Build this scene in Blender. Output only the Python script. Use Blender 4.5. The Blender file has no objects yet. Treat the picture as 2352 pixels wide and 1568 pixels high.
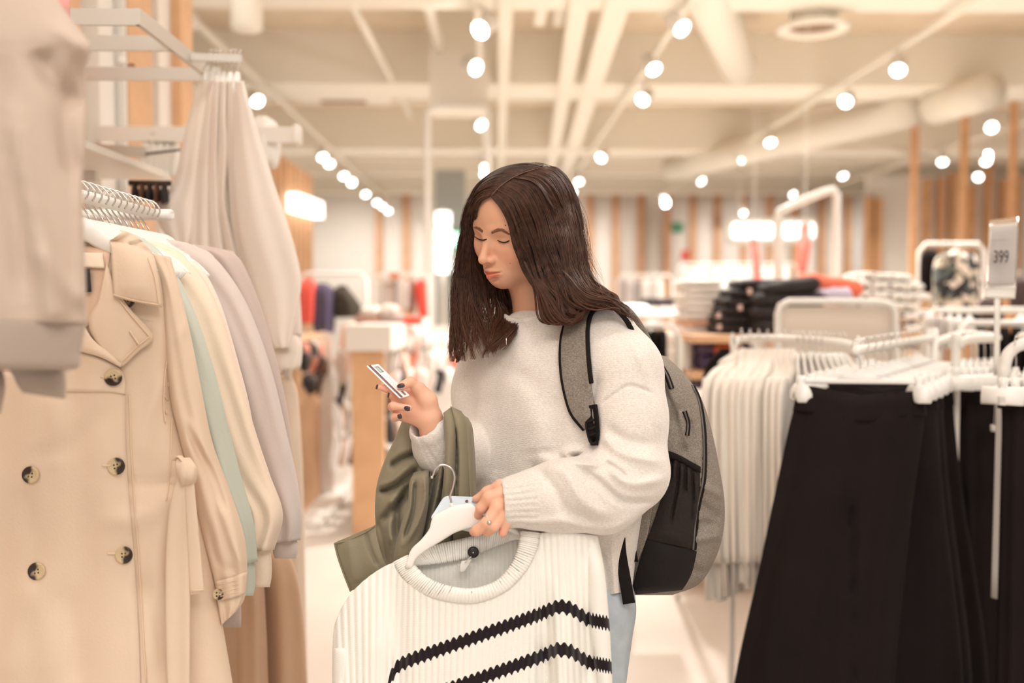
import bpy, math, random
import numpy as np
from mathutils import Vector, Matrix
from mathutils.bvhtree import BVHTree
random.seed(7); rng = np.random.default_rng(11)
sc = bpy.context.scene
COL = sc.collection

# ---------------------------------------------------------------- camera
FPX = 2287.0                       # 35 mm lens on a 36 mm wide sensor, 2352 px wide frame
CAM = np.array([0.0, 0.0, 1.40])
PITCH, YAW = math.atan(97/FPX), math.atan(43/FPX)
Fd = np.array([math.sin(YAW)*math.cos(PITCH), math.cos(YAW)*math.cos(PITCH), -math.sin(PITCH)])
Rt = np.array([math.cos(YAW), -math.sin(YAW), 0.0])
Up = np.cross(Rt, Fd)
cam = bpy.data.cameras.new('camera'); camo = bpy.data.objects.new('camera', cam); COL.objects.link(camo)
cam.lens = 35; cam.sensor_width = 36; cam.clip_end = 100; cam.clip_start = .05
camo.matrix_world = Matrix(((Rt[0], Up[0], -Fd[0], CAM[0]), (Rt[1], Up[1], -Fd[1], CAM[1]), (Rt[2], Up[2], -Fd[2], CAM[2]), (0, 0, 0, 1)))
cam.dof.use_dof = True; cam.dof.focus_distance = 1.74; cam.dof.aperture_fstop = 1.9
sc.camera = camo
def W(px, py, d):
    px = np.asarray(px, float); py = np.asarray(py, float); d = np.asarray(d, float)
    return CAM + d[..., None]*(Fd + Rt*((px-1176)/FPX)[..., None] - Up*((py-784)/FPX)[..., None])
def PX(V):
    q = V-CAM; d = q@Fd
    return 1176+(q@Rt)/d*FPX, 784-(q@Up)/d*FPX, d

# ---------------------------------------------------------------- world, lights, exposure
wd = bpy.data.worlds.new('world'); sc.world = wd; wd.use_nodes = True
wd.node_tree.nodes['Background'].inputs[0].default_value = (1.0, .975, .95, 1)
wd.node_tree.nodes['Background'].inputs[1].default_value = WORLD_S = .84
sc.view_settings.view_transform = 'Standard'; sc.view_settings.look = 'None'
sc.view_settings.gamma = 1; sc.view_settings.use_curve_mapping = False
sc.view_settings.exposure = 0.07
sc.cycles.use_denoising = True
def area(name, loc, size, power, rot=(0, 0, 0), col=(1, .965, .93)):
    l = bpy.data.lights.new(name, 'AREA'); l.shape = 'RECTANGLE'; l.size, l.size_y = size; l.energy = power; l.color = col
    o = bpy.data.objects.new(name, l); COL.objects.link(o); o.location = loc; o.rotation_euler = rot; return o
def spot(name, loc, power, target=None, cone=110, col=(1, .965, .93), rad=.06):
    l = bpy.data.lights.new(name, 'SPOT'); l.energy = power; l.color = col; l.spot_size = math.radians(cone); l.spot_blend = 1; l.shadow_soft_size = rad
    o = bpy.data.objects.new(name, l); COL.objects.link(o); o.location = loc
    if target is not None:
        dv = Vector(target)-Vector(loc); o.rotation_euler = dv.to_track_quat('-Z', 'Y').to_euler()
    return o
# unseen area lights added near the ceiling, standing in for out-of-view track rows
area('unseen_fill_light', (0.4, -2.6, 4.3), (5.0, 1.6), 195)
area('unseen_fill_light', (-.6, 1.0, 4.3), (2.6, 1.0), 60)
area('unseen_fill_light', (2.2, 6.2, 4.3), (4.0, 1.2), 110)
area('unseen_fill_light', (-2.4, 6.2, 4.3), (2.0, 1.2), 35)
area('unseen_fill_light', (3.6, 3.4, 4.35), (2.0, 1.0), 80)
# the track spots over the aisle that light the two people-height racks
spot('track_spot', (.35, -.35, 3.5), 36, (-.2, 1.7, 1.1), 75, rad=.09)
spot('track_spot', (-1.1, .1, 3.6), 14, (-.7, 1.8, 1.2), 70, rad=.07)
spot('track_spot', (1.9, .4, 3.6), 50, (.9, 2.9, .9), 80, rad=.07)

# ---------------------------------------------------------------- materials
def lin(c):
    c = np.array(c, float)/255
    return tuple(np.where(c <= .04045, c/12.92, ((c+.055)/1.055)**2.4))+(1,)
MATS = {}
def M(name, col, rough=.7, metal=0, bump=None, var=None, sheen=0, emit=None, alpha=1, uvw=None, spec=.5, trans=0, sss=0):
    """bump=(scale,strength) noise bump; var=(scale,amount) value mottling; uvw=(scale_u,strength) rib bump across UV u"""
    if name in MATS: return MATS[name]
    m = bpy.data.materials.new(name); m.use_nodes = True; nt = m.node_tree; N = nt.nodes; L = nt.links
    p = N['Principled BSDF']; c = lin(col); p.inputs['Base Color'].default_value = c
    p.inputs['Roughness'].default_value = rough; p.inputs['Metallic'].default_value = metal
    p.inputs['Specular IOR Level'].default_value = spec
    if sheen: p.inputs['Sheen Weight'].default_value = sheen
    if alpha < 1: p.inputs['Alpha'].default_value = alpha
    if trans: p.inputs['Transmission Weight'].default_value = trans
    if sss:
        p.inputs['Subsurface Weight'].default_value = sss; p.inputs['Subsurface Radius'].default_value = (.01, .004, .002); p.inputs['Subsurface Scale'].default_value = 1
    if emit:
        p.inputs['Emission Color'].default_value = c; p.inputs['Emission Strength'].default_value = emit
        m.cycles.emission_sampling = 'NONE'
    tc = N.new('ShaderNodeTexCoord')
    if var:
        n = N.new('ShaderNodeTexNoise'); n.inputs['Scale'].default_value = var[0]; n.inputs['Detail'].default_value = 4
        L.new(tc.outputs['Object'], n.inputs['Vector'])
        r = N.new('ShaderNodeValToRGB'); a = var[1]
        r.color_ramp.elements[0].position = .3; r.color_ramp.elements[1].position = .7
        r.color_ramp.elements[0].color = tuple(x*(1-a) for x in c[:3])+(1,)
        r.color_ramp.elements[1].color = tuple(min(1, x*(1+a)) for x in c[:3])+(1,)
        L.new(n.outputs['Fac'], r.inputs['Fac']); L.new(r.outputs['Color'], p.inputs['Base Color'])
    last = None
    if uvw:
        w = N.new('ShaderNodeTexWave'); w.wave_type = 'BANDS'; w.bands_direction = 'X'; w.inputs['Scale'].default_value = uvw[0]
        w.inputs['Distortion'].default_value = .4
        L.new(tc.outputs['UV'], w.inputs['Vector'])
        b = N.new('ShaderNodeBump'); b.inputs['Strength'].default_value = uvw[1]; b.inputs['Distance'].default_value = .003
        L.new(w.outputs['Fac'], b.inputs['Height']); last = b
    if bump:
        n2 = N.new('ShaderNodeTexNoise'); n2.inputs['Scale'].default_value = bump[0]; n2.inputs['Detail'].default_value = 5
        L.new(tc.outputs['Object'], n2.inputs['Vector'])
        b2 = N.new('ShaderNodeBump'); b2.inputs['Strength'].default_value = bump[1]; b2.inputs['Distance'].default_value = .004
        L.new(n2.outputs['Fac'], b2.inputs['Height'])
        if last: L.new(last.outputs['Normal'], b2.inputs['Normal'])
        last = b2
    if last: L.new(last.outputs['Normal'], p.inputs['Normal'])
    MATS[name] = m; return m

# ---------------------------------------------------------------- object helpers
def props(o, label=None, cat=None, group=None, kind=None):
    if label: o['label'] = label
    if cat: o['category'] = cat
    if group: o['group'] = group
    if kind: o['kind'] = kind
    return o
def thing(name, label, cat, loc=(0, 0, 0), group=None):
    o = bpy.data.objects.new(name, None); COL.objects.link(o); o.location = tuple(float(x) for x in loc); o.empty_display_size = .05
    return props(o, label, cat, group)
def wloc(o):
    l = np.zeros(3)
    while o is not None: l = l+np.array(o.location); o = o.parent
    return l
def mk(name, mesh, mat, parent=None, smooth=True, label=None, cat=None, group=None, kind=None, solid=0, base=None):
    """mesh=(V,F[,UV per loop-vertex]) in world metres; links ONE object"""
    V = np.asarray(mesh[0], float); F = mesh[1]
    if parent is not None: org = wloc(parent)
    elif base is not None: org = np.array(base, float)
    else: org = np.array([(V[:, 0].min()+V[:, 0].max())/2, (V[:, 1].min()+V[:, 1].max())/2, V[:, 2].min()])
    me = bpy.data.meshes.new(name)
    if isinstance(F, np.ndarray):
        k = F.shape[1]; n = len(F)
        me.vertices.add(len(V)); me.vertices.foreach_set('co', (V-org).ravel())
        me.loops.add(n*k); me.loops.foreach_set('vertex_index', F.ravel().astype(np.int32))
        me.polygons.add(n); me.polygons.foreach_set('loop_start', np.arange(0, n*k, k, dtype=np.int32))
        me.update(calc_edges=True); me.validate()
    else:
        me.from_pydata([tuple(v) for v in (V-org)], [], [tuple(f) for f in F])
    if len(mesh) > 2 and mesh[2] is not None:
        uv = np.asarray(mesh[2]); lay = me.uv_layers.new(name='UVMap')
        vi = np.empty(len(me.loops), dtype=np.int32); me.loops.foreach_get('vertex_index', vi)
        lay.data.foreach_set('uv', uv[vi].ravel())
    if smooth is True or smooth == 1: me.polygons.foreach_set('use_smooth', [True]*len(me.polygons))
    me.materials.append(mat)
    o = bpy.data.objects.new(name, me); COL.objects.link(o)
    if parent is not None: o.parent = parent
    else: o.location = org
    if solid:
        s = o.modifiers.new('s', 'SOLIDIFY'); s.thickness = solid; s.offset = 0
    return props(o, label, cat, group, kind)
def join(*ms):
    Vs = []; Fs = []; n = 0; U = []; hasuv = all(len(m) > 2 and m[2] is not None for m in ms)
    for m in ms:
        Vs.append(np.asarray(m[0], float)); Fs += [tuple(int(i)+n for i in f) for f in m[1]]
        if hasuv: U.append(m[2])
        n += len(m[0])
    return np.vstack(Vs), Fs, (np.vstack(U) if hasuv else None)
def move(m, t=(0, 0, 0), rz=0, sc_=1, R=None):
    V = np.asarray(m[0], float)*sc_
    if R is not None: V = V@np.asarray(R).T
    c, s = math.cos(rz), math.sin(rz)
    V = np.stack([V[:, 0]*c-V[:, 1]*s, V[:, 0]*s+V[:, 1]*c, V[:, 2]], 1)+np.array(t)
    return (V, m[1])+tuple(m[2:])
def box(x0, x1, y0, y1, z0, z1, bev=0):
    if not bev:
        V = [(x, y, z) for z in (z0, z1) for y in (y0, y1) for x in (x0, x1)]
        return np.array(V, float), [(0, 2, 3, 1), (4, 5, 7, 6), (0, 1, 5, 4), (2, 6, 7, 3), (0, 4, 6, 2), (1, 3, 7, 5)]
    # rounded in plan and edges: stacked rounded rectangles
    def rr(ins, z):
        P = []; r = bev
        for cx, cy, a0 in ((x1-r, y1-r, 0), (x0+r, y1-r, 90), (x0+r, y0+r, 180), (x1-r, y0+r, 270)):
            for k in range(4):
                a = math.radians(a0+30*k); P.append((cx+(r-ins)*math.cos(a), cy+(r-ins)*math.sin(a), z))
        return P
    b = min(bev, (z1-z0)/2.01); R = []
    for k in range(4):
        a = math.radians(30*k); R.append(rr(b*(1-math.sin(a)), z0+b*(1-math.cos(a))))
    for k in range(4):
        a = math.radians(90-30*k); R.append(rr(b*(1-math.sin(a)), z1-b*(1-math.cos(a))))
    return loftrings(R)
def loftrings(R, cap=True, closed=True, uv=None):
    n = len(R[0]); V = np.array([p for r in R for p in r], float); F = []
    for i in range(len(R)-1):
        for j in range(n if closed else n-1):
            k = (j+1) % n; F.append((i*n+j, i*n+k, (i+1)*n+k, (i+1)*n+j))
    if cap and closed:
        F.append(tuple(range(n))[::-1]); F.append(tuple((len(R)-1)*n+j for j in range(n)))
    return V, F, uv
def cr(P, n):
    """Catmull-Rom through rows of P, n samples"""
    P = np.asarray(P, float); m = len(P)
    if m == 1: return np.repeat(P, n, 0)
    Q = np.vstack([2*P[0]-P[1], P, 2*P[-1]-P[-2]])
    t = np.linspace(0, m-1, n); i = np.minimum(t.astype(int), m-2); f = (t-i)[:, None]
    a, b, c, d = Q[i], Q[i+1], Q[i+2], Q[i+3]
    return .5*((2*b)+(-a+c)*f+(2*a-5*b+4*c-d)*f**2+(-a+3*b-3*c+d)*f**3)
def tube(P, r, nseg=8, n=None, flat=1, up=None, cap=True):
    """round (or flattened) bar along points P; r scalar or per point"""
    P = np.asarray(P, float); R = np.full(len(P), r, float) if np.isscalar(r) else np.asarray(r, float)
    if n: PR = cr(np.column_stack([P, R]), n); P, R = PR[:, :3], PR[:, 3]
    T = np.gradient(P, axis=0); T /= np.linalg.norm(T, axis=1)[:, None]+1e-9
    u = np.array([0, 0, 1.]) if up is None else np.array(up, float)
    if up is None and abs(T[0]@u) > .9: u = np.array([0, 1., 0])
    rings = []; a = np.linspace(0, 2*math.pi, nseg, endpoint=False)+(math.pi/4 if nseg == 4 else 0)
    s = np.cross(T[0], u); s /= np.linalg.norm(s)
    for p, t, rr in zip(P, T, R):
        s = s-t*(s@t); s /= np.linalg.norm(s); b = np.cross(s, t)
        rings.append([p+rr*(math.cos(x)*s+math.sin(x)*flat*b) for x in a])
    return loftrings(rings, cap)
def tpx(pts, rpx, nseg=8, n=None, **k):
    """tube given by (px,py,depth) points; rpx radius in mm"""
    q = np.array(pts, float); return tube(W(q[:, 0], q[:, 1], q[:, 2]), np.asarray(rpx, float)/1000 if not np.isscalar(rpx) else rpx/1000, nseg, n, **k)
def lathe(prof, n=16, axis_loc=(0, 0, 0)):
    R = [[(r*math.cos(2*math.pi*k/n)+axis_loc[0], r*math.sin(2*math.pi*k/n)+axis_loc[1], z+axis_loc[2]) for k in range(n)] for r, z in prof]
    return loftrings(R)
def rot_to(d):
    return np.array(Vector((0, 0, 1)).rotation_difference(Vector(tuple(d))).to_matrix())
def copy_tree(o, parent=None, loc=None, rz=None, label=None, sc_=None, mat=None):
    c = o.copy(); COL.objects.link(c); c.parent = parent
    if loc is not None: c.location = loc
    if rz is not None: c.rotation_euler = (0, 0, rz)
    if sc_ is not None: c.scale = (sc_,)*3
    if label: c['label'] = label
    if mat is not None and c.type == 'MESH':
        c.data = o.data.copy(); c.data.materials.clear(); c.data.materials.append(mat)
    for ch in list(o.children): copy_tree(ch, c, mat=mat if (mat is not None and ch.name.split('.')[0] in ('body', 'sleeve', 'collar', 'leg', 'waistband', 'cuff')) else None)
    return c
def grid(P):
    """P[i][j] array of points -> open sheet; UV in metres"""
    P = np.asarray(P, float); a, b = P.shape[:2]
    F = [(i*b+j, i*b+j+1, (i+1)*b+j+1, (i+1)*b+j) for i in range(a-1) for j in range(b-1)]
    du = np.concatenate([np.zeros((a, 1)), np.cumsum(np.linalg.norm(np.diff(P, axis=1), axis=2), 1)], 1)
    dv = np.concatenate([np.zeros((1, b)), np.cumsum(np.linalg.norm(np.diff(P, axis=0), axis=2), 0)], 0)
    return P.reshape(-1, 3), F, np.stack([du, dv], 2).reshape(-1, 2)
def gauss(x, c, w): return np.exp(-((x-c)/w)**2)
def loftpx(rows, na=56, nt=60, fold=None, pw=.8, power=.5, cap=True):
    """closed cloth body: rows (Lx,Ly,Rx,Ry,dL,dR,T): both edges of the outline with their distances, T = half thickness (m)"""
    Q = cr(rows, nt); a = np.linspace(0, 2*math.pi, na, endpoint=False)
    s = (1-np.cos(a))/2; sa = np.sin(a); th = np.sign(sa)*np.abs(sa)**pw
    Lx, Ly, Rx, Ry, dL, dR, T = [Q[:, k:k+1] for k in range(7)]
    t = np.linspace(0, 1, nt)[:, None]
    X = Lx+(Rx-Lx)*s; Y = Ly+(Ry-Ly)*s; D = dL+(dR-dL)*s-T*th
    if fold is not None: D = D-fold(s[None, :]+0*t, t+0*s[None, :])*np.clip(np.abs(sa)*4, 0, 1)*np.where(sa >= 0, 1, -.6)
    P = W(X, Y, D); dv = np.concatenate([np.zeros((1, na)), np.cumsum(np.linalg.norm(np.diff(P, axis=0), axis=2), 0)], 0)
    wd_ = np.linalg.norm(P[:, na//2]-P[:, 0], axis=1)[:, None]
    uv = np.stack([wd_.mean()*s[None, :]+0*t, dv], 2).reshape(-1, 2)
    V, F, _ = loftrings(P, cap=False)
    n = len(V)
    if cap:
        V = np.vstack([V, P[0].mean(0), P[-1].mean(0)]); uv = np.vstack([uv, [0, 0], [0, 0]])
        F += [(n, (j+1) % na, j) for j in range(na)] + [(n+1, (nt-1)*na+j, (nt-1)*na+(j+1) % na) for j in range(na)]
    return V, F, uv
def bvh(*ms):
    V = []; F = []
    for m in ms:
        if isinstance(m, bpy.types.Object):
            l = wloc(m); n = len(V); V += [tuple(np.array(v.co)+l) for v in m.data.vertices]; F += [tuple(i+n for i in p.vertices) for p in m.data.polygons]
        else:
            n = len(V); V += [tuple(v) for v in m[0]]; F += [tuple(int(i)+n for i in f) for f in m[1]]
    return BVHTree.FromPolygons(V, F)
def hit(tree, px, py, dfl=None):
    d = W(px, py, 1.0)-CAM; dn = d/np.linalg.norm(d)
    loc, no, i, di = tree.ray_cast(Vector(CAM), Vector(dn))
    if loc is None: return (None if dfl is None else W(px, py, dfl)), None
    no = np.array(no)
    if no@dn > 0: no = -no
    return np.array(loc), no
def patch(tree, A, B, nu=20, nv=8, off=.001, dfl=1.7, th=0, tmid=0):
    """sheet lying on a surface between two outlines A, B (px,py lists), lifted by off (m)"""
    A = cr(A, nu); B = cr(B, nu); P = np.zeros((nu, nv, 3)); last = dfl
    for i in range(nu):
        for j in range(nv):
            f = j/(nv-1); q = A[i]*(1-f)+B[i]*f; p, no = hit(tree, q[0], q[1], last)
            if no is not None: last = float((p-CAM)@Fd)
            dd = W(q[0], q[1], 1.0)-CAM
            o = off+tmid*math.sin(math.pi*f)*min(1, 3*math.sin(math.pi*i/(nu-1)))
            P[i, j] = p-dd/np.linalg.norm(dd)*o
    return grid(P)
def line_on(tree, pts, r, off=0, n=24, dfl=1.7, nseg=6, flat=1):
    q = cr(pts, n); P = []; last = dfl
    for a in q:
        p, no = hit(tree, a[0], a[1], last)
        if no is not None: last = float((p-CAM)@Fd)
        dd = W(a[0], a[1], 1.0)-CAM; P.append(p-dd/np.linalg.norm(dd)*off)
    P = np.array(P)
    for _ in range(2): P[1:-1] = (P[:-2]+2*P[1:-1]+P[2:])/4
    return tube(P, r, nseg, flat=flat)
def stroke(V, pts, width, amp, near=None, taper=True):
    """sculpt: push vertices toward the camera by amp (m) along a px polyline, gaussian of given px width"""
    px, py, d = PX(V); q = cr(pts, 40); best = np.full(len(V), 1e9); tt = np.zeros(len(V))
    for i, a in enumerate(q):
        D = (px-a[0])**2+(py-a[1])**2; m = D < best; best[m] = D[m]; tt[m] = i/39
    w = np.exp(-best/width**2)
    if taper: w = w*np.clip(np.minimum(tt, 1-tt)*6+.25, 0, 1)
    if near is not None: w = w*np.clip((near-d)/.01, 0, 1)
    dv = CAM-V; dv /= np.linalg.norm(dv, axis=1)[:, None]
    return V+dv*(w*amp)[:, None]
# implicit surfaces for bodies and knitwear
def sdf_cap(p0, p1, r0, r1):
    p0 = np.array(p0, float); p1 = np.array(p1, float); ba = p1-p0; L2 = ba@ba
    def f(P):
        h = np.clip((P-p0)@ba/L2, 0, 1); return np.linalg.norm(P-p0-h[:, None]*ba, axis=1)-(r0+(r1-r0)*h)
    return f
def sdf_ell(c, r, R=np.eye(3)):
    c = np.array(c, float); r = np.array(r, float); R = np.asarray(R)
    def f(P):
        q = (P-c)@R; k0 = np.linalg.norm(q/r, axis=1); k1 = np.linalg.norm(q/r**2, axis=1)+1e-9
        return k0*(k0-1)/k1
    return f
def union(prims):
    def f(P):
        d = None
        for g, k in prims:
            e = g(P)
            if d is None: d = e; continue
            if k < 0:   # smooth subtract
                kk = -k; h = np.clip(.5-.5*(d+e)/kk, 0, 1); d = d*(1-h)-e*h+kk*h*(1-h)
            else:
                h = np.clip(.5+.5*(e-d)/k, 0, 1); d = e*(1-h)+d*h-k*h*(1-h)
        return d
    return f
def surfnet(fn, lo, hi, h):
    lo = np.array(lo, float); hi = np.array(hi, float); B = 4
    nb = np.ceil((hi-lo)/(h*B)).astype(int)
    ax = [lo[i]+(np.arange(nb[i])*B+B/2)*h for i in range(3)]
    G = np.stack(np.meshgrid(*ax, indexing='ij'), -1).reshape(-1, 3)
    Fc = fn(G).reshape(nb).astype(np.float32)
    act = np.abs(Fc) < h*B*1.9
    F = np.repeat(np.repeat(np.repeat(Fc, B, 0), B, 1), B, 2)
    ijk = np.argwhere(act)
    off = np.stack(np.meshgrid(*[np.arange(B)]*3, indexing='ij'), -1).reshape(-1, 3)
    for s in range(0, len(ijk), 12000):
        idx = (ijk[s:s+12000, None, :]*B+off[None]).reshape(-1, 3)
        F[idx[:, 0], idx[:, 1], idx[:, 2]] = fn(lo+idx*h)
    sg = F < 0; shp = np.array(F.shape); cs = shp-1
    ids = []; pts = []; quads = []
    for a in range(3):
        s0 = [slice(None)]*3; s1 = [slice(None)]*3; s0[a] = slice(0, -1); s1[a] = slice(1, None)
        e = np.argwhere(sg[tuple(s0)] != sg[tuple(s1)])
        b, c = (a+1) % 3, (a+2) % 3
        ok = (e[:, b] > 0) & (e[:, c] > 0) & (e[:, b] < cs[b]) & (e[:, c] < cs[c]); e = e[ok]
        e1 = e.copy(); e1[:, a] += 1
        f0 = F[e[:, 0], e[:, 1], e[:, 2]]; f1 = F[e1[:, 0], e1[:, 1], e1[:, 2]]
        P = e.astype(float); P[:, a] += f0/(f0-f1)
        q = []
        for (ob, oc) in ((0, 0), (-1, 0), (-1, -1), (0, -1)):
            cl = e.copy(); cl[:, b] += ob; cl[:, c] += oc
            cid = (cl[:, 0]*cs[1]+cl[:, 1])*cs[2]+cl[:, 2]; q.append(cid); ids.append(cid); pts.append(P)
        q = np.stack(q, 1); flip = f0 > 0; q[flip] = q[flip][:, ::-1]; quads.append(q)
    ids = np.concatenate(ids); pts = np.concatenate(pts); quads = np.concatenate(quads)
    u, inv = np.unique(ids, return_inverse=True); n = len(u)
    cnt = np.bincount(inv, minlength=n); V = np.stack([np.bincount(inv, pts[:, k], n)/cnt for k in range(3)], 1)
    return lo+V*h, np.searchsorted(u, quads).astype(np.int32)
def relax(V, F, it=1, lam=.5):
    E = np.concatenate([F[:, [0, 1]], F[:, [1, 2]], F[:, [2, 3]], F[:, [3, 0]]]); n = len(V)
    i = np.concatenate([E[:, 0], E[:, 1]]); j = np.concatenate([E[:, 1], E[:, 0]]); cnt = np.maximum(np.bincount(i, minlength=n), 1)
    for _ in range(it):
        A = np.stack([np.bincount(i, V[j, k], n) for k in range(3)], 1)/cnt[:, None]; V = V+lam*(A-V)
    return V
def chain(pts, ks, r_mm):
    """list of capsules along (px,py,d) points"""
    q = np.array(pts, float); P = W(q[:, 0], q[:, 1], q[:, 2]); r = np.array(r_mm, float)/1000
    return [(sdf_cap(P[i], P[i+1], r[i], r[i+1]), ks) for i in range(len(P)-1)]
# ================================================================ the shop itself
m_floor = M('floor_boards', (216, 206, 195), .38, var=(1.3, .07), bump=(9, .03))
m_wall = M('wall_paint', (234, 227, 218), .8, var=(.8, .03))
m_ceil = M('ceiling_slab', (226, 207, 182), .9, var=(3, .05))
m_beam = M('beam_paint', (242, 235, 221), .8)
m_wood = M('pale_wood', (222, 176, 134), .55, var=(6, .10), bump=(30, .05))
m_wood2 = M('slat_wood', (214, 164, 120), .55, var=(5, .12))
m_white = M('white_metal', (238, 232, 224), .4)
m_lens = M('lamp_glow', (255, 252, 248), .5, emit=9)
m_chrome = M('chrome', (215, 212, 208), .22, metal=1)
m_steel = M('brushed_steel', (206, 200, 192), .42, metal=.75)
S = dict(kind='structure')
mk('floor', box(-5, 13, -7, 26.5, -.1, 0), m_floor, smooth=False, **S)
mk('ceiling', box(-5, 13, -7, 26.5, 4.5, 4.6), m_ceil, smooth=False, **S)
mk('wall_back', box(-5, 13, 26, 26.3, 0, 4.5), m_wall, smooth=False, **S)
mk('wall_left', box(-5.2, -5, -7, 26.3, 0, 4.5), m_wall, smooth=False, **S)
mk('wall_right', box(13, 13.2, -7, 26.3, 0, 4.5), m_wall, smooth=False, **S)
k = 0
for y, w_, zb in ((-3.5, .4, 3.9), (.6, .4, 3.9), (4.6, .4, 3.9), (8.3, .5, 3.92), (11.7, .9, 3.9), (16.4, .7, 3.85), (20.3, .45, 3.95), (23.4, .5, 3.9)):
    k += 1; mk('trim_%d' % k, box(-5, 13, y, y+w_, zb, 4.5), m_beam, smooth=False, **S)
for y, z, w_ in ((9.35, 4.22, .10), (14.3, 4.2, .12), (18.2, 3.95, .16), (19.2, 3.98, .1), (22.3, 4.0, .14), (24.8, 4.02, .14)):
    k += 1; mk('trim_%d' % k, box(-5, 13, y, y+w_, z, z+.12), m_beam, smooth=False, **S)
# cable trays and pipes running away along the ceiling
def pipe(name, x0, y0, x1, y1, z, w_, label, cat, h_=None, round_=False, group=None):
    if round_: m = tube([(x0, y0, z), (x1, y1, z)], w_/2, 14)
    else:
        d = np.array([x1-x0, y1-y0]); d = d/np.linalg.norm(d); n = np.array([-d[1], d[0]])*w_/2; hh = h_ or w_
        A = [(x0+n[0], y0+n[1]), (x0-n[0], y0-n[1]), (x1-n[0], y1-n[1]), (x1+n[0], y1+n[1])]
        m = loftrings([[(a, b, z) for a, b in A], [(a, b, z+hh) for a, b in A]])
    return mk(name, m, m_beam, smooth=round_, label=label, cat=cat, group=group)
pipe('cable_tray', .62, 5.4, 1.20, 22, 3.86, .17, 'wide white cable tray under the ceiling, left one of the close pair', 'cable tray', .06)
pipe('cable_tray', .95, 5.4, 1.50, 22, 3.88, .22, 'wide white cable tray under the ceiling, right one of the close pair', 'cable tray', .06)
pipe('air_duct', 2.75, 11.2, 1.35, 7.2, 4.02, .42, 'fat round air duct slanting across the ceiling near the air vent', 'air duct', round_=True)
pipe('air_duct', 5.2, 12.4, 3.2, 18, 3.75, .42, 'long slanting air duct below the ceiling beside the wooden posts', 'air duct', round_=True)
pipe('air_duct', 5.40, 12.2, 5.6, 11.2, 3.75, .42, 'short air duct elbow beside the wooden posts', 'air duct', round_=True)
for (x0, y0, x1, y1, z, w_, rd, lb) in ((-1.25, 6.5, -1.15, 14, 3.95, .07, 1, 'thin white pipe along the ceiling left of the square column'),
        (-.62, 6.5, -.55, 10.5, 4.0, .10, 1, 'white pipe with bend next to the square column'),
        (.1, 6.5, .16, 21, 3.86, .12, 0, 'white ceiling conduit right of the square column'),
        (.42, 6.5, .44, 9.6, 4.0, .1, 0, 'short thin conduit, left of the pair of conduits near the frame top'), (.6, 6.5, .62, 9.6, 4.0, .1, 0, 'short thin conduit, right of the pair of conduits near the frame top'),
        (5.0, 6.4, 8.6, 9.0, 4.0, .05, 1, 'thin slanting pipe under the ceiling at the upper right'), (4.6, 14.2, 7.5, 17.0, 3.8, .05, 1, 'thin slanting pipe behind the wooden posts')):
    pipe('ceiling_pipe', x0, y0, x1, y1, z, w_, lb, 'pipe', round_=bool(rd))
# ceiling cassette with a dark slot, and round ceiling speakers
t = thing('ceiling_air_unit', 'square white air conditioning cassette with a dark slot in the ceiling, above left', 'air conditioner', W(780, 215, 12.9))
c0 = np.array(t.location); mk('casing', move(box(-.62, .62, -.6, .6, -.03, .12, .03), c0), m_beam, t)
mk('slot', move(box(-.3, .3, -.45, -.3, -.045, -.028), c0), M('slot_dark', (150, 122, 100), .8), t, smooth=False)
mk('slot', move(box(-.3, .3, .3, .45, -.045, -.028), c0), M('slot_dark', (150, 122, 100), .8), t, smooth=False)
t = thing('ceiling_vent', 'round white ceiling diffuser hanging beside the fat duct', 'vent', W(1868, 60, 8.9)); c0 = np.array(t.location)
mk('vent_ring', move(lathe([(.30, 0), (.33, -.03), (.27, -.05), (.22, -.02), (.2, .02), (.22, .3), (.30, .3)], 28), c0), m_beam, t)
mk('grille', move(lathe([(.01, -.01), (.2, -.012), (.2, 0), (.01, .001)], 24), c0), M('slot_dark', (150, 122, 100), .8), t)
t = thing('pendant_downlight', 'white drum shaped ceiling fitting, unlit, at the upper left', 'ceiling light', W(566, 36, 7.6)); c0 = np.array(t.location)
mk('drum', move(lathe([(.105, -.11), (.118, -.1), (.12, .3), (.1, .31)], 28), c0), m_beam, t)
mk('stem', move(lathe([(.02, .3), (.02, 4.5-c0[2]-.0)], 10), c0), m_beam, t)

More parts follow.
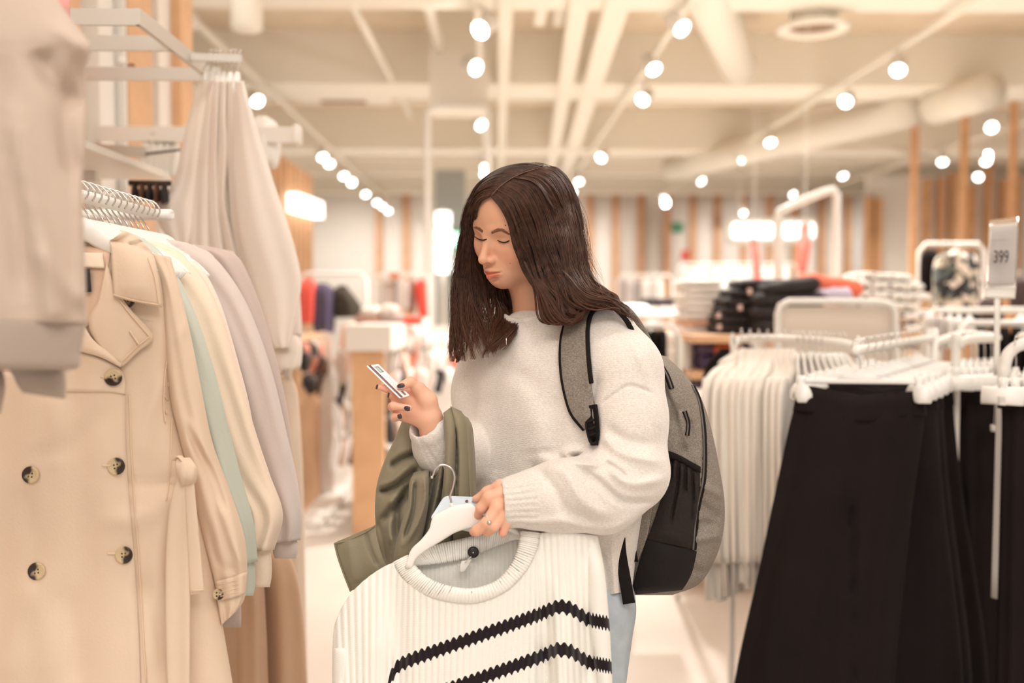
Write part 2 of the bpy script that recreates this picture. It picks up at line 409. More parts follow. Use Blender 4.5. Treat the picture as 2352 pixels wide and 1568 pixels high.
# light tracks (run away from the photographer) and their spot heads
for x, y0, y1, lb in ((-2.60, 5.5, 25.6, 'white lighting track along the left side of the shop'), (-.13, 6.5, 19, 'white lighting track passing in front of the square column'),
                  (1.6, 5.5, 22, 'white lighting track right of the cable trays'), (3.92, 5.5, 25, 'white lighting track running to the back wall right of the middle'), (7.3, 8, 24, 'white lighting track behind the wooden posts')):
    mk('lighting_track', box(x-.025, x+.025, y0, y1, 3.80, 3.84), m_beam, smooth=False, label=lb, cat='lighting track')
def lamp_head():
    t = thing('track_lamp', '-', 'lamp')
    hs = lathe([(.001, .20), (.05, .20), (.068, .19), (.072, .02), (.072, 0), (.066, 0), (.064, .012), (.001, .013)], 20)
    mk('housing', hs, m_white, t); mk('lens', lathe([(.0005, .0095), (.063, .0095), (.063, .0115), (.0005, .0118)], 20), m_lens, t); return t
lamps = [(410, 68, -.5, -.7, 'beside the steel bracket at the upper left'), (592, 233, .55, -.6, 'right of the fan of hanging cream sweatshirts'), (742, 362, .35, -.8, 'first of the row along the left track'),
 (757, 377, .3, -.8, 'just below the first of the row along the left track'), (790, 405, .3, -.8, 'third of the left track row'), (808, 419, .2, -.3, 'dim one, fourth of the left track row'), (840, 447, .2, -.8, 'fifth of the left track row'),
 (866, 466, .2, -.9, 'upper of the cluster at the end of the left track'), (879, 475, .1, -.9, 'middle of the cluster at the end of the left track'), (892, 485, .2, -.9, 'lowest of the cluster at the end of the left track'),
 (1103, 68, -.6, -.6, 'at the top right edge of the square column'), (1094, 155, .55, -.45, 'halfway down the square column'), (1106, 288, .5, -.6, 'just under the square column'), (1115, 385, .1, -.9, 'upper of two to the left of her hair parting'), (1114, 400, .1, -.5, 'lower of two to the left of her hair parting'),
 (1568, 66, .45, -.8, 'large one at the top middle right with visible housing'), (1503, 160, .3, -.8, 'second down the track right of the cable trays'), (1475, 230, -.5, -.6, 'third down the track right of the cable trays'), (1380, 363, -.5, -.6, 'fourth down the track right of the cable trays'), (1330, 418, .1, -.9, 'right above her head'), (1315, 441, -.1, -.9, 'touching the back of her hair'),
 (2063, 162, -.35, -.8, 'left of the tall wooden posts, nearest on its track'), (1942, 234, -.5, -.5, 'second on the track left of the tall wooden posts'), (1770, 328, 0, -.9, 'bright round one in the middle of the right ceiling'), (1708, 365, .5, -.6, 'just below the bright round one'), (1612, 417, .5, -.7, 'above the green exit sign'), (1529, 470, 0, -.9, 'left of the green exit sign'),
 (1937, 405, .1, -.9, 'above the tubular rack top'), (1822, 447, .4, -.7, 'above the glowing shop sign'), (1708, 490, .2, -.8, 'directly over the left end of the glowing sign'), (2008, 468, -.4, -.8, 'left of two side by side near the right wall'), (2036, 460, -.5, -.7, 'right of two side by side near the right wall'),
 (2165, 373, -.3, -.9, 'between the first two wooden posts, upper'), (2166, 428, -.6, -.5, 'between the first two wooden posts, lower'), (2265, 372, -.3, -.9, 'between the second and third wooden posts, upper'), (2247, 407, -.5, -.5, 'between the second and third wooden posts, lower'), (2290, 480, .2, -.9, 'above the 399 price sign'), (2278, 293, -.2, -.4, 'dim one high between the right posts'), (2350, 508, -.2, -.9, 'at the right edge beside the price sign'), (2350, 467, -.2, -.9, 'at the right edge above the price sign')]
proto = lamp_head(); first = True
for i, (px, py, ax, az, lb) in enumerate(lamps):
    d = 2.2*FPX/(687-py); 
    if py > 465: d = min(d, 24.5)
    p = W(px, py, d)
    o = proto if first else copy_tree(proto); first = False
    aim = np.array([ax, -.75, az]); trk = min((-2.6, -.13, 1.6, 3.92, 7.3), key=lambda q: abs(q-p[0])); aim /= np.linalg.norm(aim)
    o.location = p; o.rotation_euler = Vector((0, 0, 1)).rotation_difference(Vector(tuple(-aim))).to_euler()
    o['label'] = 'spotlight '+lb; o['group'] = 'track spotlights under the ceiling'
    top = p-aim*.1; zt = 3.82
    if top[2] < zt-.02:
        st = tube([(top[0], top[1], top[2]), (top[0], top[1], zt-.03), (top[0] if abs(trk-top[0]) > .45 else trk, top[1], zt if abs(trk-top[0]) <= .45 else 4.5)], .012, 6)
        Ro = np.array(o.rotation_euler.to_matrix()); s_ = mk('stem', ((st[0]-p)@Ro, st[1]), m_white, None, base=(0, 0, 0)); s_.parent = o
    if i in (0, 2, 7, 11, 15, 19, 21, 23, 27, 34):
        l = spot('track_spot', tuple(p+aim*.03), 150, tuple(p+np.array([ax*.5, -.15, -1.0])), 130)
for x, y in ((3, 12), (2.5, 17), (-1.5, 17), (8, 16), (1, 7), (4.5, 7)):
    spot('track_spot', (x, y, 3.75), 700, (x, y+.2, 0), 150)
spot('track_spot', tuple(W(1103, 68, 8.05)), 60, (-.38, 10.5, 3.7), 90, rad=.03)
for x in (-3.5, -1, 1.5, 4, 6.5, 9.5):
    spot('wall_washer', (x, 23.0, 3.75), 300, (x, 26, .9), 110)

# square column and tall frame
mk('trim_90', box(*(lambda a, b: (a[0], b[0], 10.5, 11.1))(W(988, 100, 10.5), W(1121, 100, 10.5)), W(0, 250, 10.5)[2], 4.5), m_beam, smooth=False, **S)
a = W(983, 250, 10.4); b = W(1122, 250, 10.4)
mk('tall_frame', tube([(a[0], 10.4, 0), (a[0], 10.4, a[2]-.08), (a[0]+.03, 10.4, a[2]-.02), (a[0]+.1, 10.4, a[2]), (b[0]-.03, 10.4, a[2]), (b[0], 10.4, a[2]-.03), (b[0], 10.4, 0)], .03, 10), m_white,
   label='tall slim white frame standing under the square column', cat='frame')
mk('partition_panel', box(W(1000, 0, 16)[0], W(1068, 0, 16)[0], 16, 16.2, 0, W(0, 392, 16)[2]), M('grey_blue', (168, 170, 166), .8), smooth=False, label='grey blue panel seen through the tall white frame', cat='panel')

# back wall posts
k = 0
for px in (872, 935, 1355, 1414, 1472, 1532, 1591, 1648, 1708, 1768, 1828, 1890, 1950):
    x = W(px, 600, 25.9)[0]; k += 1
    mk('trim_%d' % (30+k), box(x-.075, x+.075, 25.8, 26, .0, 4.17), m_wood2, smooth=False, **S)
# left partition with boards
def slat_wall(name, x, y0, y1, z1, lab, step=.22, w_=.13, dep=.05, back=m_wall, z0=0, wd_=m_wood):
    t = thing(name, lab, 'wall panel', (x, y0, z0))
    mk('backing_panel', box(x-.12, x-.02, y0, y1, z0, z1), back, t, smooth=False)
    y = y0+.06
    while y+w_ < y1:
        mk('wooden_board', box(x-.02, x+dep, y, y+w_, z0, z1), wd_, t, smooth=False); y += step
    return t
slat_wall('slatted_partition', -2.2, 9.4, 12.0, 2.86, 'partition of vertical wooden boards behind the hanging sweatshirts', .26, .15)
# near wall bay on the left with upright boards and slotted steel posts
t = thing('wall_display_bay', 'wall bay of upright wooden boards and white slotted posts holding the steel brackets', 'wall display', (-1.35, 2.0, 0))
mk('backing_panel', box(-1.50, -1.42, 1.0, 4.33, 0, 3.1), m_wall, t, smooth=False)
for y, w_, mm, dx in ((1.15, .3, m_wood, .0), (1.6, .22, m_white, 0), (1.95, .25, m_wood, 0), (2.3, .12, m_white, 0), (2.52, .3, m_wood, .0), (3.02, .14, m_white, .02), (3.24, .16, m_wood, -.02), (3.5, .14, m_white, 0), (3.72, .26, m_wood, .02), (4.12, .16, m_white, 0)):
    mk('wooden_board' if mm is m_wood else 'slotted_post', box(-1.42, -1.36+dx, y, y+w_, 0, 3.1), mm, t, smooth=False)
for y in (2.5, 2.88, 3.66):
    mk('edge_strip', box(-1.42, -1.33, y, y+.02, 0, 3.1), m_white, t, smooth=False)
mk('wall_stub', box(-1.5, -1.32, 4.28, 4.45, 0, 3.1), m_wood, t, smooth=False)

# tall wooden posts on the right, and the slatted wall behind them
for px, lb in ((2103, 'left one of the three tall wooden posts at the right'), (2218, 'middle one of the three tall wooden posts at the right'), (2331, 'right one of the three tall wooden posts at the right')):
    p = W(px, 190, 12.7); 
    t = thing('wooden_post', lb, 'post', (p[0], p[1], 0), group='tall wooden posts')
    mk('shaft', box(p[0]-.04, p[0]+.04, p[1]-.04, p[1]+.04, 0, p[2]), m_wood2, t, smooth=False)
    mk('steel_rod', tube([(p[0], p[1], p[2]-.01), (p[0], p[1], 4.5)], .012, 8), m_steel, t)
t = thing('slatted_partition', 'tall partition of orange wooden slats behind the posts at the right', 'wall panel', (W(2150, 600, 19)[0], 19, 0))
x0, x1 = W(1995, 500, 19)[0], W(2352, 500, 19)[0]+3
mk('backing_panel', box(x0, x1, 19.05, 19.15, 0, 3.75), m_wall, t, smooth=False)
for px, tp in ((2000, 450), (2022, 455), (2135, 410), (2168, 405), (2196, 395), (2240, 425), (2278, 370), (2312, 410), (2345, 400)):
    x = W(px, 600, 18.9)[0]; mk('wooden_slat', box(x-.065, x+.065, 18.9, 19.05, 0, W(0, tp, 18.9)[2]), m_wood2, t, smooth=False)

# signs
def glow_blocks(name, lab, quad, d, cols, mat, thick=.05, gap=.15):
    """backlit letters: blurred rounded blocks on one line"""
    (xa, ya), (xb, yb), h = quad; t = thing(name, lab, 'sign', W((xa+xb)/2, (ya+yb)/2+h/2, d))
    return t
m_glow = M('sign_glow', (255, 253, 248), .5, emit=2.6)
t = thing('shop_sign', 'long glowing white lettered sign on the far wall', 'sign', W(1775, 545, 20))
letters = [(1683, 20, 'C'), (1705, 22, 'O'), (1729, 22, 'S'), (1753, 22, 'O'), (1785, 12, 'I'), (1803, 22, 'B'), (1829, 18, 'E'), (1852, 20, 'S')]
for i, (px, w_, ch) in enumerate(letters):
    a = W(px, 545, 20); b = W(px+w_, 513, 20); mk('letter_block', box(a[0], b[0], 19.95, 20.03, a[2], b[2], .05), m_glow, t)
    mk('letter_block', box(a[0]+.05, a[0]+.07, 19.93, 19.951, a[2]+.08, b[2]-.08), m_white, t, smooth=False)
mk('sign_board', box(W(1672, 0, 20)[0], W(1880, 0, 20)[0], 20.04, 20.1, W(0, 560, 20)[2], W(0, 500, 20)[2]), m_white, t, smooth=False)
for xx in (1700, 1850):
    x = W(xx, 0, 20)[0]; mk('hanger_rod', tube([(x, 20.07, W(0, 502, 20)[2]), (x, 20.07, 4.5)], .02, 6), m_white, t)
t = thing('light_box', 'slanting glowing light box sign fixed to the wooden board partition', 'sign', (-2.1, 10.2, 2.2))
a = W(686, 484, 10.25); b = W(746, 508, 11.6)
mk('glowing_face', loftrings([[(-2.13, 10.4, 2.31), (-2.13, 11.95, 2.36), (-2.13, 11.95, 2.55), (-2.13, 10.4, 2.50)], [(-2.02, 10.4, 2.31), (-2.02, 11.95, 2.36), (-2.02, 11.95, 2.55), (-2.02, 10.4, 2.50)]]), m_glow, t, smooth=False)
t = thing('vertical_light_sign', 'stack of glowing white panels seen through the tall frame', 'sign', W(1018, 650, 15.2))
for i in range(4):
    a = W(1001, 518+i*36, 15.2); b = W(1036, 486+i*36, 15.2); mk('glowing_panel', box(a[0], b[0], 15.2, 15.28, a[2], b[2], .03), m_glow, t)
mk('sign_post', tube([tuple(W(1018, 655, 15.35)[:2])+(0,), tuple(W(1018, 480, 15.35))], .04, 8), m_white, t)
t = thing('green_glow_sign', 'small glowing pale green sign left of her hair', 'sign', W(1052, 565, 15.8)); a = W(1036, 564, 15.8); b = W(1072, 534, 15.8)
mk('glowing_panel', box(a[0], b[0], 15.84, 15.95, a[2], b[2], .03), M('green_glow', (190, 245, 225), .5, emit=1.8), t)
mk('rim', box(a[0]-.03, b[0]+.03, 15.95, 16.0, a[2]-.04, b[2]+.04), M('green_rim', (70, 170, 110), .5), t, smooth=False)
mk('exit_sign', box(W(1556, 0, 25)[0], W(1585, 0, 25)[0], 25.9, 25.99, W(0, 528, 25)[2], W(0, 504, 25)[2], .03), M('exit_green', (80, 150, 110), .5), label='small green emergency exit sign on the far wall', cat='sign')
m_red = M('sale_red', (236, 96, 82), .6, var=(4, .05))
mk('sale_card', box(W(1565, 0, 26)[0], W(1584, 0, 26)[0], 25.96, 25.99, W(0, 598, 26)[2], W(0, 575, 26)[2]), m_red, label='small square red sale card on the far wall', cat='sign', smooth=False)
def banner(pts, d, lab, rod):
    A = cr([p[:2] for p in pts], 12); B = cr([p[2:] for p in pts], 12)
    P = [[W(a[0]+(b[0]-a[0])*f, a[1]+(b[1]-a[1])*f, d+.02*math.sin(3*f+i*.5)) for f in np.linspace(0, 1, 5)] for i, (a, b) in enumerate(zip(A, B))]
    t = thing('sale_banner', lab, 'banner', P[-1][2]); mk('cloth', grid(P), m_red, t, solid=.006)
    if rod: 
        q = np.array(P[0][2]); mk('hanging_cord', tube([q, (q[0], q[1], 4.5)], .0025, 5), m_white, t)
banner([(1724, 546, 1739, 546), (1728, 590, 1744, 590), (1734, 645, 1749, 645)], 9, 'narrow red sale banner over the black folded stack', 1)
banner([(1840, 514, 1860, 512), (1834, 560, 1861, 560), (1832, 626, 1852, 626)], 8.5, 'wider red sale banner hanging in front of the glowing sign', 1)
p = W(95, 52, 1.9)
t = thing('sale_card', 'pinkish red sale card with handwriting at the top left corner', 'sign', W(100, 70, 1.9))
mk('card', grid([[W(x, y, 1.9) for x in (40, 100, 160)] for y in (-60, 0, 55)]), M('pink_card', (246, 178, 168), .6), t, solid=.003)
mk('ink_mark', tpx([(134, 12, 1.893), (137, 22, 1.893), (141, 30, 1.893), (142, 24, 1.893)], 1.2), M('ink', (60, 55, 60), .6), t)
mk('card_stem', tpx([(100, 50, 1.91), (100, 130, 1.91), (100, 200, 2.1)], 4), m_white, t)
# ================================================================ left side: wall brackets, rack and hanging clothes
m_hang = M('hanger_white', (246, 242, 236), .35)
m_wire = M('hook_wire', (214, 212, 208), .2, metal=1)
def hanger_proto(name, lab, kind='shirt', w_=.205):
    t = thing(name, lab, 'hanger')
    hk = [(.016, 0, -.014), (.021, 0, -.002), (.014, 0, .012), (0, 0, .019), (-.014, 0, .013), (-.02, 0, 0), (-.016, 0, -.016), (-.004, 0, -.032), (0, 0, -.045), (0, 0, -.07)]
    mk('hook', tube(hk, .0016, 6, 24), m_wire, t)
    if kind == 'shirt':
        a = [(-w_, 0, -.135), (-w_*.8, 0, -.112), (-w_*.4, 0, -.083), (-.03, 0, -.066), (0, 0, -.064), (.03, 0, -.066), (w_*.4, 0, -.083), (w_*.8, 0, -.112), (w_, 0, -.135)]
        mk('arms', tube(a, [.008, .011, .014, .018, .019, .018, .014, .011, .008], 8, 30, flat=.35, up=(0, 1, 0)), m_hang, t)
    else:
        mk('arms', join(box(-w_, w_, -.006, .006, -.098, -.084, .004), loftrings([[(x*k_, y, z) for x, y in ((-.04, -.005), (.04, -.005), (.04, .005), (-.04, .005))] for k_, z in ((1.5, -.086), (.9, -.076), (.35, -.066), (.3, -.06))])), m_hang, t)
        for s_ in (-1, 1):
            x = s_*(w_-.012)
            mk('clip', join(loftrings([[(x+a*k_, b, z) for a, b in ((-1, -.009), (1, -.009), (1, .009), (-1, .009))] for k_, z in ((.010, -.078), (.012, -.09), (.009, -.104), (.014, -.112), (.018, -.122), (.018, -.140), (.016, -.143))]), loftrings([[(x+a*k_, b, z) for a, b in ((-1, -.046), (1, -.046), (1, .046), (-1, .046))] for k_, z in ((.007, -.100), (.013, -.108), (.018, -.120), (.018, -.136), (.015, -.142))]),), m_hang, t)
    return t
R_X, R_Z = -.675, 1.575
t = thing('garment_rail', 'white garment rail carrying the trench coat and pastel jackets, fixed to the wall bay', 'rail', (-1.35, 2.18, R_Z))
mk('rail', tube([(R_X, 1.50, R_Z-.006), (R_X, 2.0, R_Z-.006)], .011, 12), m_hang, t)
mk('arm', tube([(R_X, 2.0, R_Z-.006), (R_X, 2.01, R_Z-.006), (R_X-.03, 2.02, R_Z-.006), (-1.37, 2.02, R_Z-.006)], .011, 12, 20), m_hang, t)
mk('wall_plate', box(-1.37, -1.35, 1.97, 2.07, R_Z-.06, R_Z+.05), m_white, t, smooth=False)
ys = list(np.linspace(1.60, 1.975, 14))
hp = None
hl = ['holding the beige trench coat', 'directly behind the trench coat hanger', 'holding the mint sweatshirt', 'right behind the mint sweatshirt', 'in front of the cream jacket', 'holding the cream jacket', 'holding the pale peach shirt',
      'behind the pale peach shirt', 'in front of the lavender jacket', 'holding the lavender grey jacket', 'right behind the lavender grey jacket', 'holding the darker mauve jacket', 'last but one on the rail', 'last on the rail']
for i, y in enumerate(ys):
    rz = math.radians(rng.uniform(-14, 14))
    if hp is None: hp = hanger_proto('clothes_hanger', '-', w_=.135); o = hp
    else: o = copy_tree(hp)
    o.location = (R_X, y, R_Z); o.rotation_euler = (0, 0, rz*.5+.08); o['group'] = 'wire hooked hangers on the left rail'
    o['label'] = 'white hanger with wire hook on the left rail, '+hl[i]
    if i in (0, 2, 5, 6, 9, 11): o.rotation_euler = (0, 0, 0.03)

def cloth(name, col, **k):
    return M(name, col, .85, bump=k.get('bump', (160, .12)), var=k.get('var', (9, .03)), sheen=k.get('sheen', .15))
def folds(amps):
    """amps: list of (freq, phase, amp m, drift) vertical folds growing downwards"""
    def f(s, t):
        o = 0
        for fr, ph, am, dr in amps: o = o+am*(.25+.75*t)*np.sin(2*np.pi*fr*(s+dr*t)+ph)
        return o
    return f
def rack_garment(name, lab, cat, cx, d, C, sw, mat, hem, T=.035, cuff=None, seed=0, neck=55, sd=.0):
    """C: outer right contour of body+sleeve (px). body narrower, sleeve follows the contour; left side mirrored about cx"""
    r = np.random.default_rng(seed); C = np.array(C, float); t = thing(name, lab, cat, W(cx, hem, d), group=None)
    sh = C[0]
    rows = [(cx-neck, sh[1]-14, cx+neck, sh[1]-14, d, d, .012)]
    for k_, (x, y) in enumerate(C[:2]): rows.append((2*cx-x+6, y, x-6, y, d, d, T*.7))
    n = 6
    for k_ in range(1, n+1):
        y = C[1][1]+(hem-C[1][1])*k_/n; x = C[1][0]-8+10*k_/n; rows.append((2*cx-x, y, x, y, d, d, T))
    mk('body', loftpx(rows, 64, 60, folds([(2.2, r.uniform(0, 6), .007, .1), (4.3, r.uniform(0, 6), .004, -.1)])), mat, t)
    for sgn in (1, -1):
        rw = []
        for k_, (x, y) in enumerate(C):
            w_ = sw*(.55 if k_ == 0 else 1)
            if k_ > len(C)-3: w_ *= .8
            a, b = (x-w_, y+8), (x, y)
            if sgn < 0: a, b = (2*cx-x, y), (2*cx-x+w_, y+8)
            rw.append((a[0], a[1], b[0], b[1], d-sd-.004, d-sd-.004, .03 if k_ else .015))
        mk('sleeve', loftpx(rw, 36, 50, folds([(1.3, r.uniform(0, 6), .006, .4), (2.1, r.uniform(0, 6), .004, -.6)])), mat, t)
        if cuff:
            x, y = C[-1]; w_ = sw*.62; xa, xb = (x-w_-6, x-6) if sgn > 0 else (2*cx-x+6, 2*cx-x+w_+6)
            mk('cuff', loftpx([(xa+4, y-10, xb-4, y-10, d-sd, d-sd, .02), (xa, y+cuff*.3, xb, y+cuff*.3, d-sd, d-sd, .022), (xa, y+cuff*.7, xb, y+cuff*.7, d-sd, d-sd, .021), (xa+4, y+cuff, xb-4, y+cuff, d-sd, d-sd, .018)], 28, 10), mat, t)
    return t
m_mint = cloth('mint_fleece', (202, 208, 195)); m_cream = cloth('cream_cotton', (244, 224, 202)); m_peach = cloth('pale_peach', (246, 226, 210))
m_lav = cloth('lavender_grey', (216, 203, 196)); m_mauve = cloth('mauve_grey', (200, 182, 174))
rack_garment('sweatshirt', 'pale mint green sweatshirt hanging right behind the trench coat', 'sweatshirt', 229, 1.72, [(330, 546), (385, 598), (441, 700), (491, 845), (530, 1000), (556, 1100), (583, 1200), (592, 1290)], 88, m_mint, 1450, cuff=78, seed=1)
rack_garment('jacket', 'cream jacket with blouson sleeve, hanging behind the mint sweatshirt', 'jacket', 269, 1.79, [(385, 562), (440, 606), (497, 700), (544, 845), (590, 1000), (620, 1090), (650, 1180), (630, 1262)], 96, m_cream, 1500, cuff=86, seed=2)
rack_garment('shirt', 'pale peach shirt, narrow edge visible between the cream jacket and the lavender one', 'shirt', 292, 1.86, [(428, 598), (464, 616), (508, 700), (550, 840), (575, 940), (590, 1040), (605, 1120), (610, 1180)], 70, m_peach, 1500, cuff=50, seed=3)
rack_garment('jacket', 'lavender grey jacket hanging with its smooth sleeve turned to the aisle', 'jacket', 327, 1.93, [(446, 562), (505, 604), (568, 700), (622, 845), (660, 1000), (682, 1100), (694, 1190), (690, 1240)], 92, m_lav, 1480, cuff=42, seed=4)
rack_garment('jacket', 'darker mauve grey jacket at the far end of the left rail', 'jacket', 352, 2.02, [(505, 570), (552, 596), (594, 690), (628, 800), (652, 900), (668, 1000), (676, 1100), (676, 1180)], 76, m_mauve, 1440, cuff=50, seed=5)

# ---- the beige trench coat
m_tr = M('trench_cotton', (232, 208, 184), .8, bump=(240, .10), var=(5, .035), sheen=.1)
m_tr_in = M('trench_lining', (228, 196, 170), .8, bump=(200, .1))
m_stitch = M('stitching', (232, 206, 178), .8)
D0 = 1.62
t = thing('trench_coat', 'beige double breasted trench coat with horn buttons and tied belt, front of the left rail', 'coat', W(180, 1900, D0))
tb = loftpx([(118, 566, 262, 552, D0, D0, .02), (40, 590, 330, 574, D0, D0, .035), (-50, 640, 396, 628, D0, D0, .045), (-78, 760, 402, 740, D0, D0, .055), (-78, 900, 396, 900, D0, D0, .06), (-84, 1060, 428, 1050, D0, D0, .06),
            (-100, 1250, 478, 1250, D0, D0, .06), (-130, 1450, 514, 1450, D0, D0, .062), (-160, 1640, 545, 1640, D0, D0, .065), (-180, 1900, 575, 1900, D0, D0, .07)], 110, 120,
            folds([(1.5, 1.0, .006, .05), (3.1, 2.2, .004, -.05), (6.3, .6, .0016, .1)]))
V = tb[0]
for pts, w_, am in (([(400, 1130), (340, 1180), (250, 1200)], 22, .006), ([(410, 1120), (370, 1230), (350, 1400), (345, 1568)], 20, .007), ([(420, 1100), (330, 1110), (260, 1095)], 14, -.004), ([(89, 1300), (70, 1200), (60, 1130)], 16, -.005), ([(89, 1320), (40, 1420), (20, 1568)], 26, .006),
                    ([(150, 1350), (170, 1480), (175, 1568)], 22, -.006), ([(320, 1320), (360, 1420), (400, 1568)], 24, -.006), ([(240, 930), (180, 1010), (60, 1060)], 20, -.004), ([(390, 850), (340, 960), (330, 1060)], 18, .005), ([(120, 900), (130, 1000), (110, 1080)], 24, .005), ([(60, 1350), (100, 1440), (110, 1568)], 18, .004)):
    V = stroke(V, pts, w_, am*1.5)
tb = (V, tb[1], tb[2]); body = mk('body', tb, m_tr, t)
ts = loftpx([(330, 578, 392, 590, D0, D0, .02), (362, 640, 412, 662, D0, D0, .035), (374, 760, 436, 760, D0, D0, .042), (386, 900, 462, 890, D0, D0, .045), (412, 1010, 488, 1015, D0, D0, .045), (436, 1100, 526, 1120, D0, D0, .045), (462, 1220, 560, 1225, D0, D0, .046), (492, 1335, 568, 1305, D0, D0, .04), (500, 1390, 562, 1372, D0, D0, .036), (508, 1436, 542, 1404, D0, D0, .03)], 50, 90,
            folds([(1.2, 0, .006, .3), (2.3, 1.5, .004, -.5)]))
V = ts[0]
for pts, w_, am in (([(440, 1000), (490, 1090), (520, 1180)], 9, -.012), ([(430, 960), (455, 1010), (480, 1060)], 8, .006), ([(500, 1150), (530, 1240), (560, 1300)], 8, .006), ([(455, 700), (420, 760), (400, 790)], 9, .004), ([(480, 1200), (500, 1290), (555, 1312)], 8, -.006)): V = stroke(V, pts, w_, am)
ts = (V, ts[1], ts[2]); slv = mk('sleeve', ts, m_tr, t)
mk('sleeve', loftpx([(-50, 590, 20, 578, D0, D0, .02), (-90, 662, -30, 640, D0, D0, .035), (-130, 900, -40, 900, D0, D0, .045), (-190, 1120, -90, 1100, D0, D0, .045), (-215, 1305, -140, 1335, D0, D0, .04), (-190, 1404, -150, 1436, D0, D0, .03)], 30, 40), m_tr, t)
bt = bvh(body); bs = bvh(slv)
# front panel that overlaps and ends in the buttoned edge
pnl = patch(bt, [(-60, 850), (-75, 1000), (-95, 1200), (-120, 1400), (-150, 1600), (-160, 1750)], [(288, 868), (288, 1010), (297, 1150), (308, 1280), (318, 1450), (327, 1750)], 60, 26, .004)
mk('front_panel', pnl, m_tr, t, solid=.003)
pnl2 = patch(bt, [(150, 805), (60, 830), (-30, 850), (-60, 856)], [(286, 862), (150, 880), (20, 890), (-60, 872)], 24, 8, .006)
mk('front_edge', patch(bt, [(150, 806), (200, 812), (245, 828), (278, 850), (288, 880)], [(130, 900), (170, 900), (210, 900), (250, 900), (288, 905)], 24, 10, .007), m_tr, t, solid=.003)
ln = patch(bt, [(130, 556), (128, 640), (150, 760)], [(256, 552), (242, 640), (200, 750)], 20, 12, .003); mk('lining', ln, m_tr_in, t)
mk('back_collar', patch(bt, [(120, 580), (130, 610)], [(236, 582), (240, 616)], 8, 12, .008), M('trench_light', (246, 228, 206), .8, bump=(240, .1)), t, solid=.004)
mk('brand_label', patch(bt, [(172, 618), (176, 672)], [(206, 618), (210, 670)], 6, 6, .012), M('label_black', (34, 28, 28), .6), t, solid=.001)
mk('lapel', patch(bt, [(246, 604), (226, 690), (204, 742), (236, 806), (276, 838)], [(262, 664), (300, 712), (352, 772), (318, 806), (281, 840)], 34, 14, .010, tmid=.006), m_tr, t, solid=.0035)
mk('lapel', patch(bt, [(120, 650), (110, 760), (170, 800), (230, 818), (278, 842)], [(150, 650), (196, 752), (222, 788), (252, 812), (280, 838)], 26, 10, .013, tmid=.004), m_tr, t, solid=.0035)
mk('collar', patch(bt, [(236, 548), (254, 562), (258, 610), (262, 682)], [(262, 526), (310, 542), (352, 590), (372, 706)], 30, 16, .022, tmid=.010), m_tr, t, solid=.004)
mk('collar', patch(bt, [(60, 700), (80, 610), (110, 560)], [(90, 690), (110, 620), (130, 560)], 14, 8, .022, tmid=.01), m_tr, t, solid=.004)
st = [([(258, 676), (310, 690), (366, 700)], .030), ([(366, 700), (356, 640), (340, 592)], .030), ([(344, 772), (312, 798), (282, 828)], .018), ([(262, 672), (300, 722), (344, 772)], .018), ([(412, 668), (404, 740), (392, 790), (380, 850), (376, 930), (380, 970)], .003), ([(297, 905), (300, 1010), (308, 1150), (318, 1280), (328, 1450), (336, 1568)], .003), ([(440, 1110), (480, 1240), (505, 1330)], .003),
      ([(395, 960), (392, 1050), (388, 1100), (382, 1150)], .003)]
for pts, off in st: mk('seam', line_on(bt, pts, .0011, off, 40), m_stitch, t)
for k_ in range(9):
    f = k_/8; mk('seam', line_on(bt, [(402-24*f+(-3 if k_ % 2 else 3), 690+250*f), (406-24*f, 700+250*f)], .0016, .002, 4), m_tr, t)
m_horn = bpy.data.materials.new('horn_button'); m_horn.use_nodes = True; _n = m_horn.node_tree; _p = _n.nodes['Principled BSDF']; _p.inputs['Roughness'].default_value = .22
_tc = _n.nodes.new('ShaderNodeTexCoord'); _no = _n.nodes.new('ShaderNodeTexNoise'); _no.inputs['Scale'].default_value = 45; _cr = _n.nodes.new('ShaderNodeValToRGB')
_ge = _n.nodes.new('ShaderNodeSeparateXYZ'); _ma = _n.nodes.new('ShaderNodeMath'); _ma.operation = 'MULTIPLY_ADD'; _ma.inputs[1].default_value = 26
_n.links.new(_tc.outputs['Object'], _no.inputs['Vector']); _n.links.new(_tc.outputs['Object'], _ge.inputs[0]); _n.links.new(_ge.outputs['X'], _ma.inputs[0]); _n.links.new(_no.outputs['Fac'], _ma.inputs[2]); _n.links.new(_ma.outputs[0], _cr.inputs['Fac'])
e = _cr.color_ramp.elements; e[0].position = .44; e[0].color = lin((214, 190, 150)); e[1].position = .62; e[1].color = lin((48, 32, 24)); _n.links.new(_cr.outputs['Color'], _p.inputs['Base Color'])
m_dark = M('dark_hole', (60, 40, 30), .7)
def button(par, px, py, off, tree, r=.0135, rot=0, mat=None):
    p, no = hit(tree, px, py, 1.57); 
    if no is None: no = -Fd
    no = no*.5-Fd*.5; no /= np.linalg.norm(no); p = p+no*off; R = rot_to(no); c, s = math.cos(rot), math.sin(rot); R = R@np.array([[c, -s, 0], [s, c, 0], [0, 0, 1]])
    o = mk('button', lathe([(.0004, 0), (r*.8, 0), (r, .0012), (r, .0032), (r*.9, .0042), (r*.72, .0034), (r*.55, .0028), (.0004, .0026)], 28), mat or m_horn, None, base=(0, 0, 0)); o.parent = par
    o.location = tuple(p-wloc(par)); o.rotation_euler = Matrix(R.tolist()).to_euler()
    h = [move(lathe([(.0003, .0027), (.0014, .003), (.0014, .0032), (.0003, .0033)], 8), (a*.0026, b*.0026, 0)) for a, b in ((-1, -1), (1, -1), (1, 1), (-1, 1))]
    q = mk('thread_hole', join(*h), m_dark, None, base=(0, 0, 0)); q.parent = o; return o
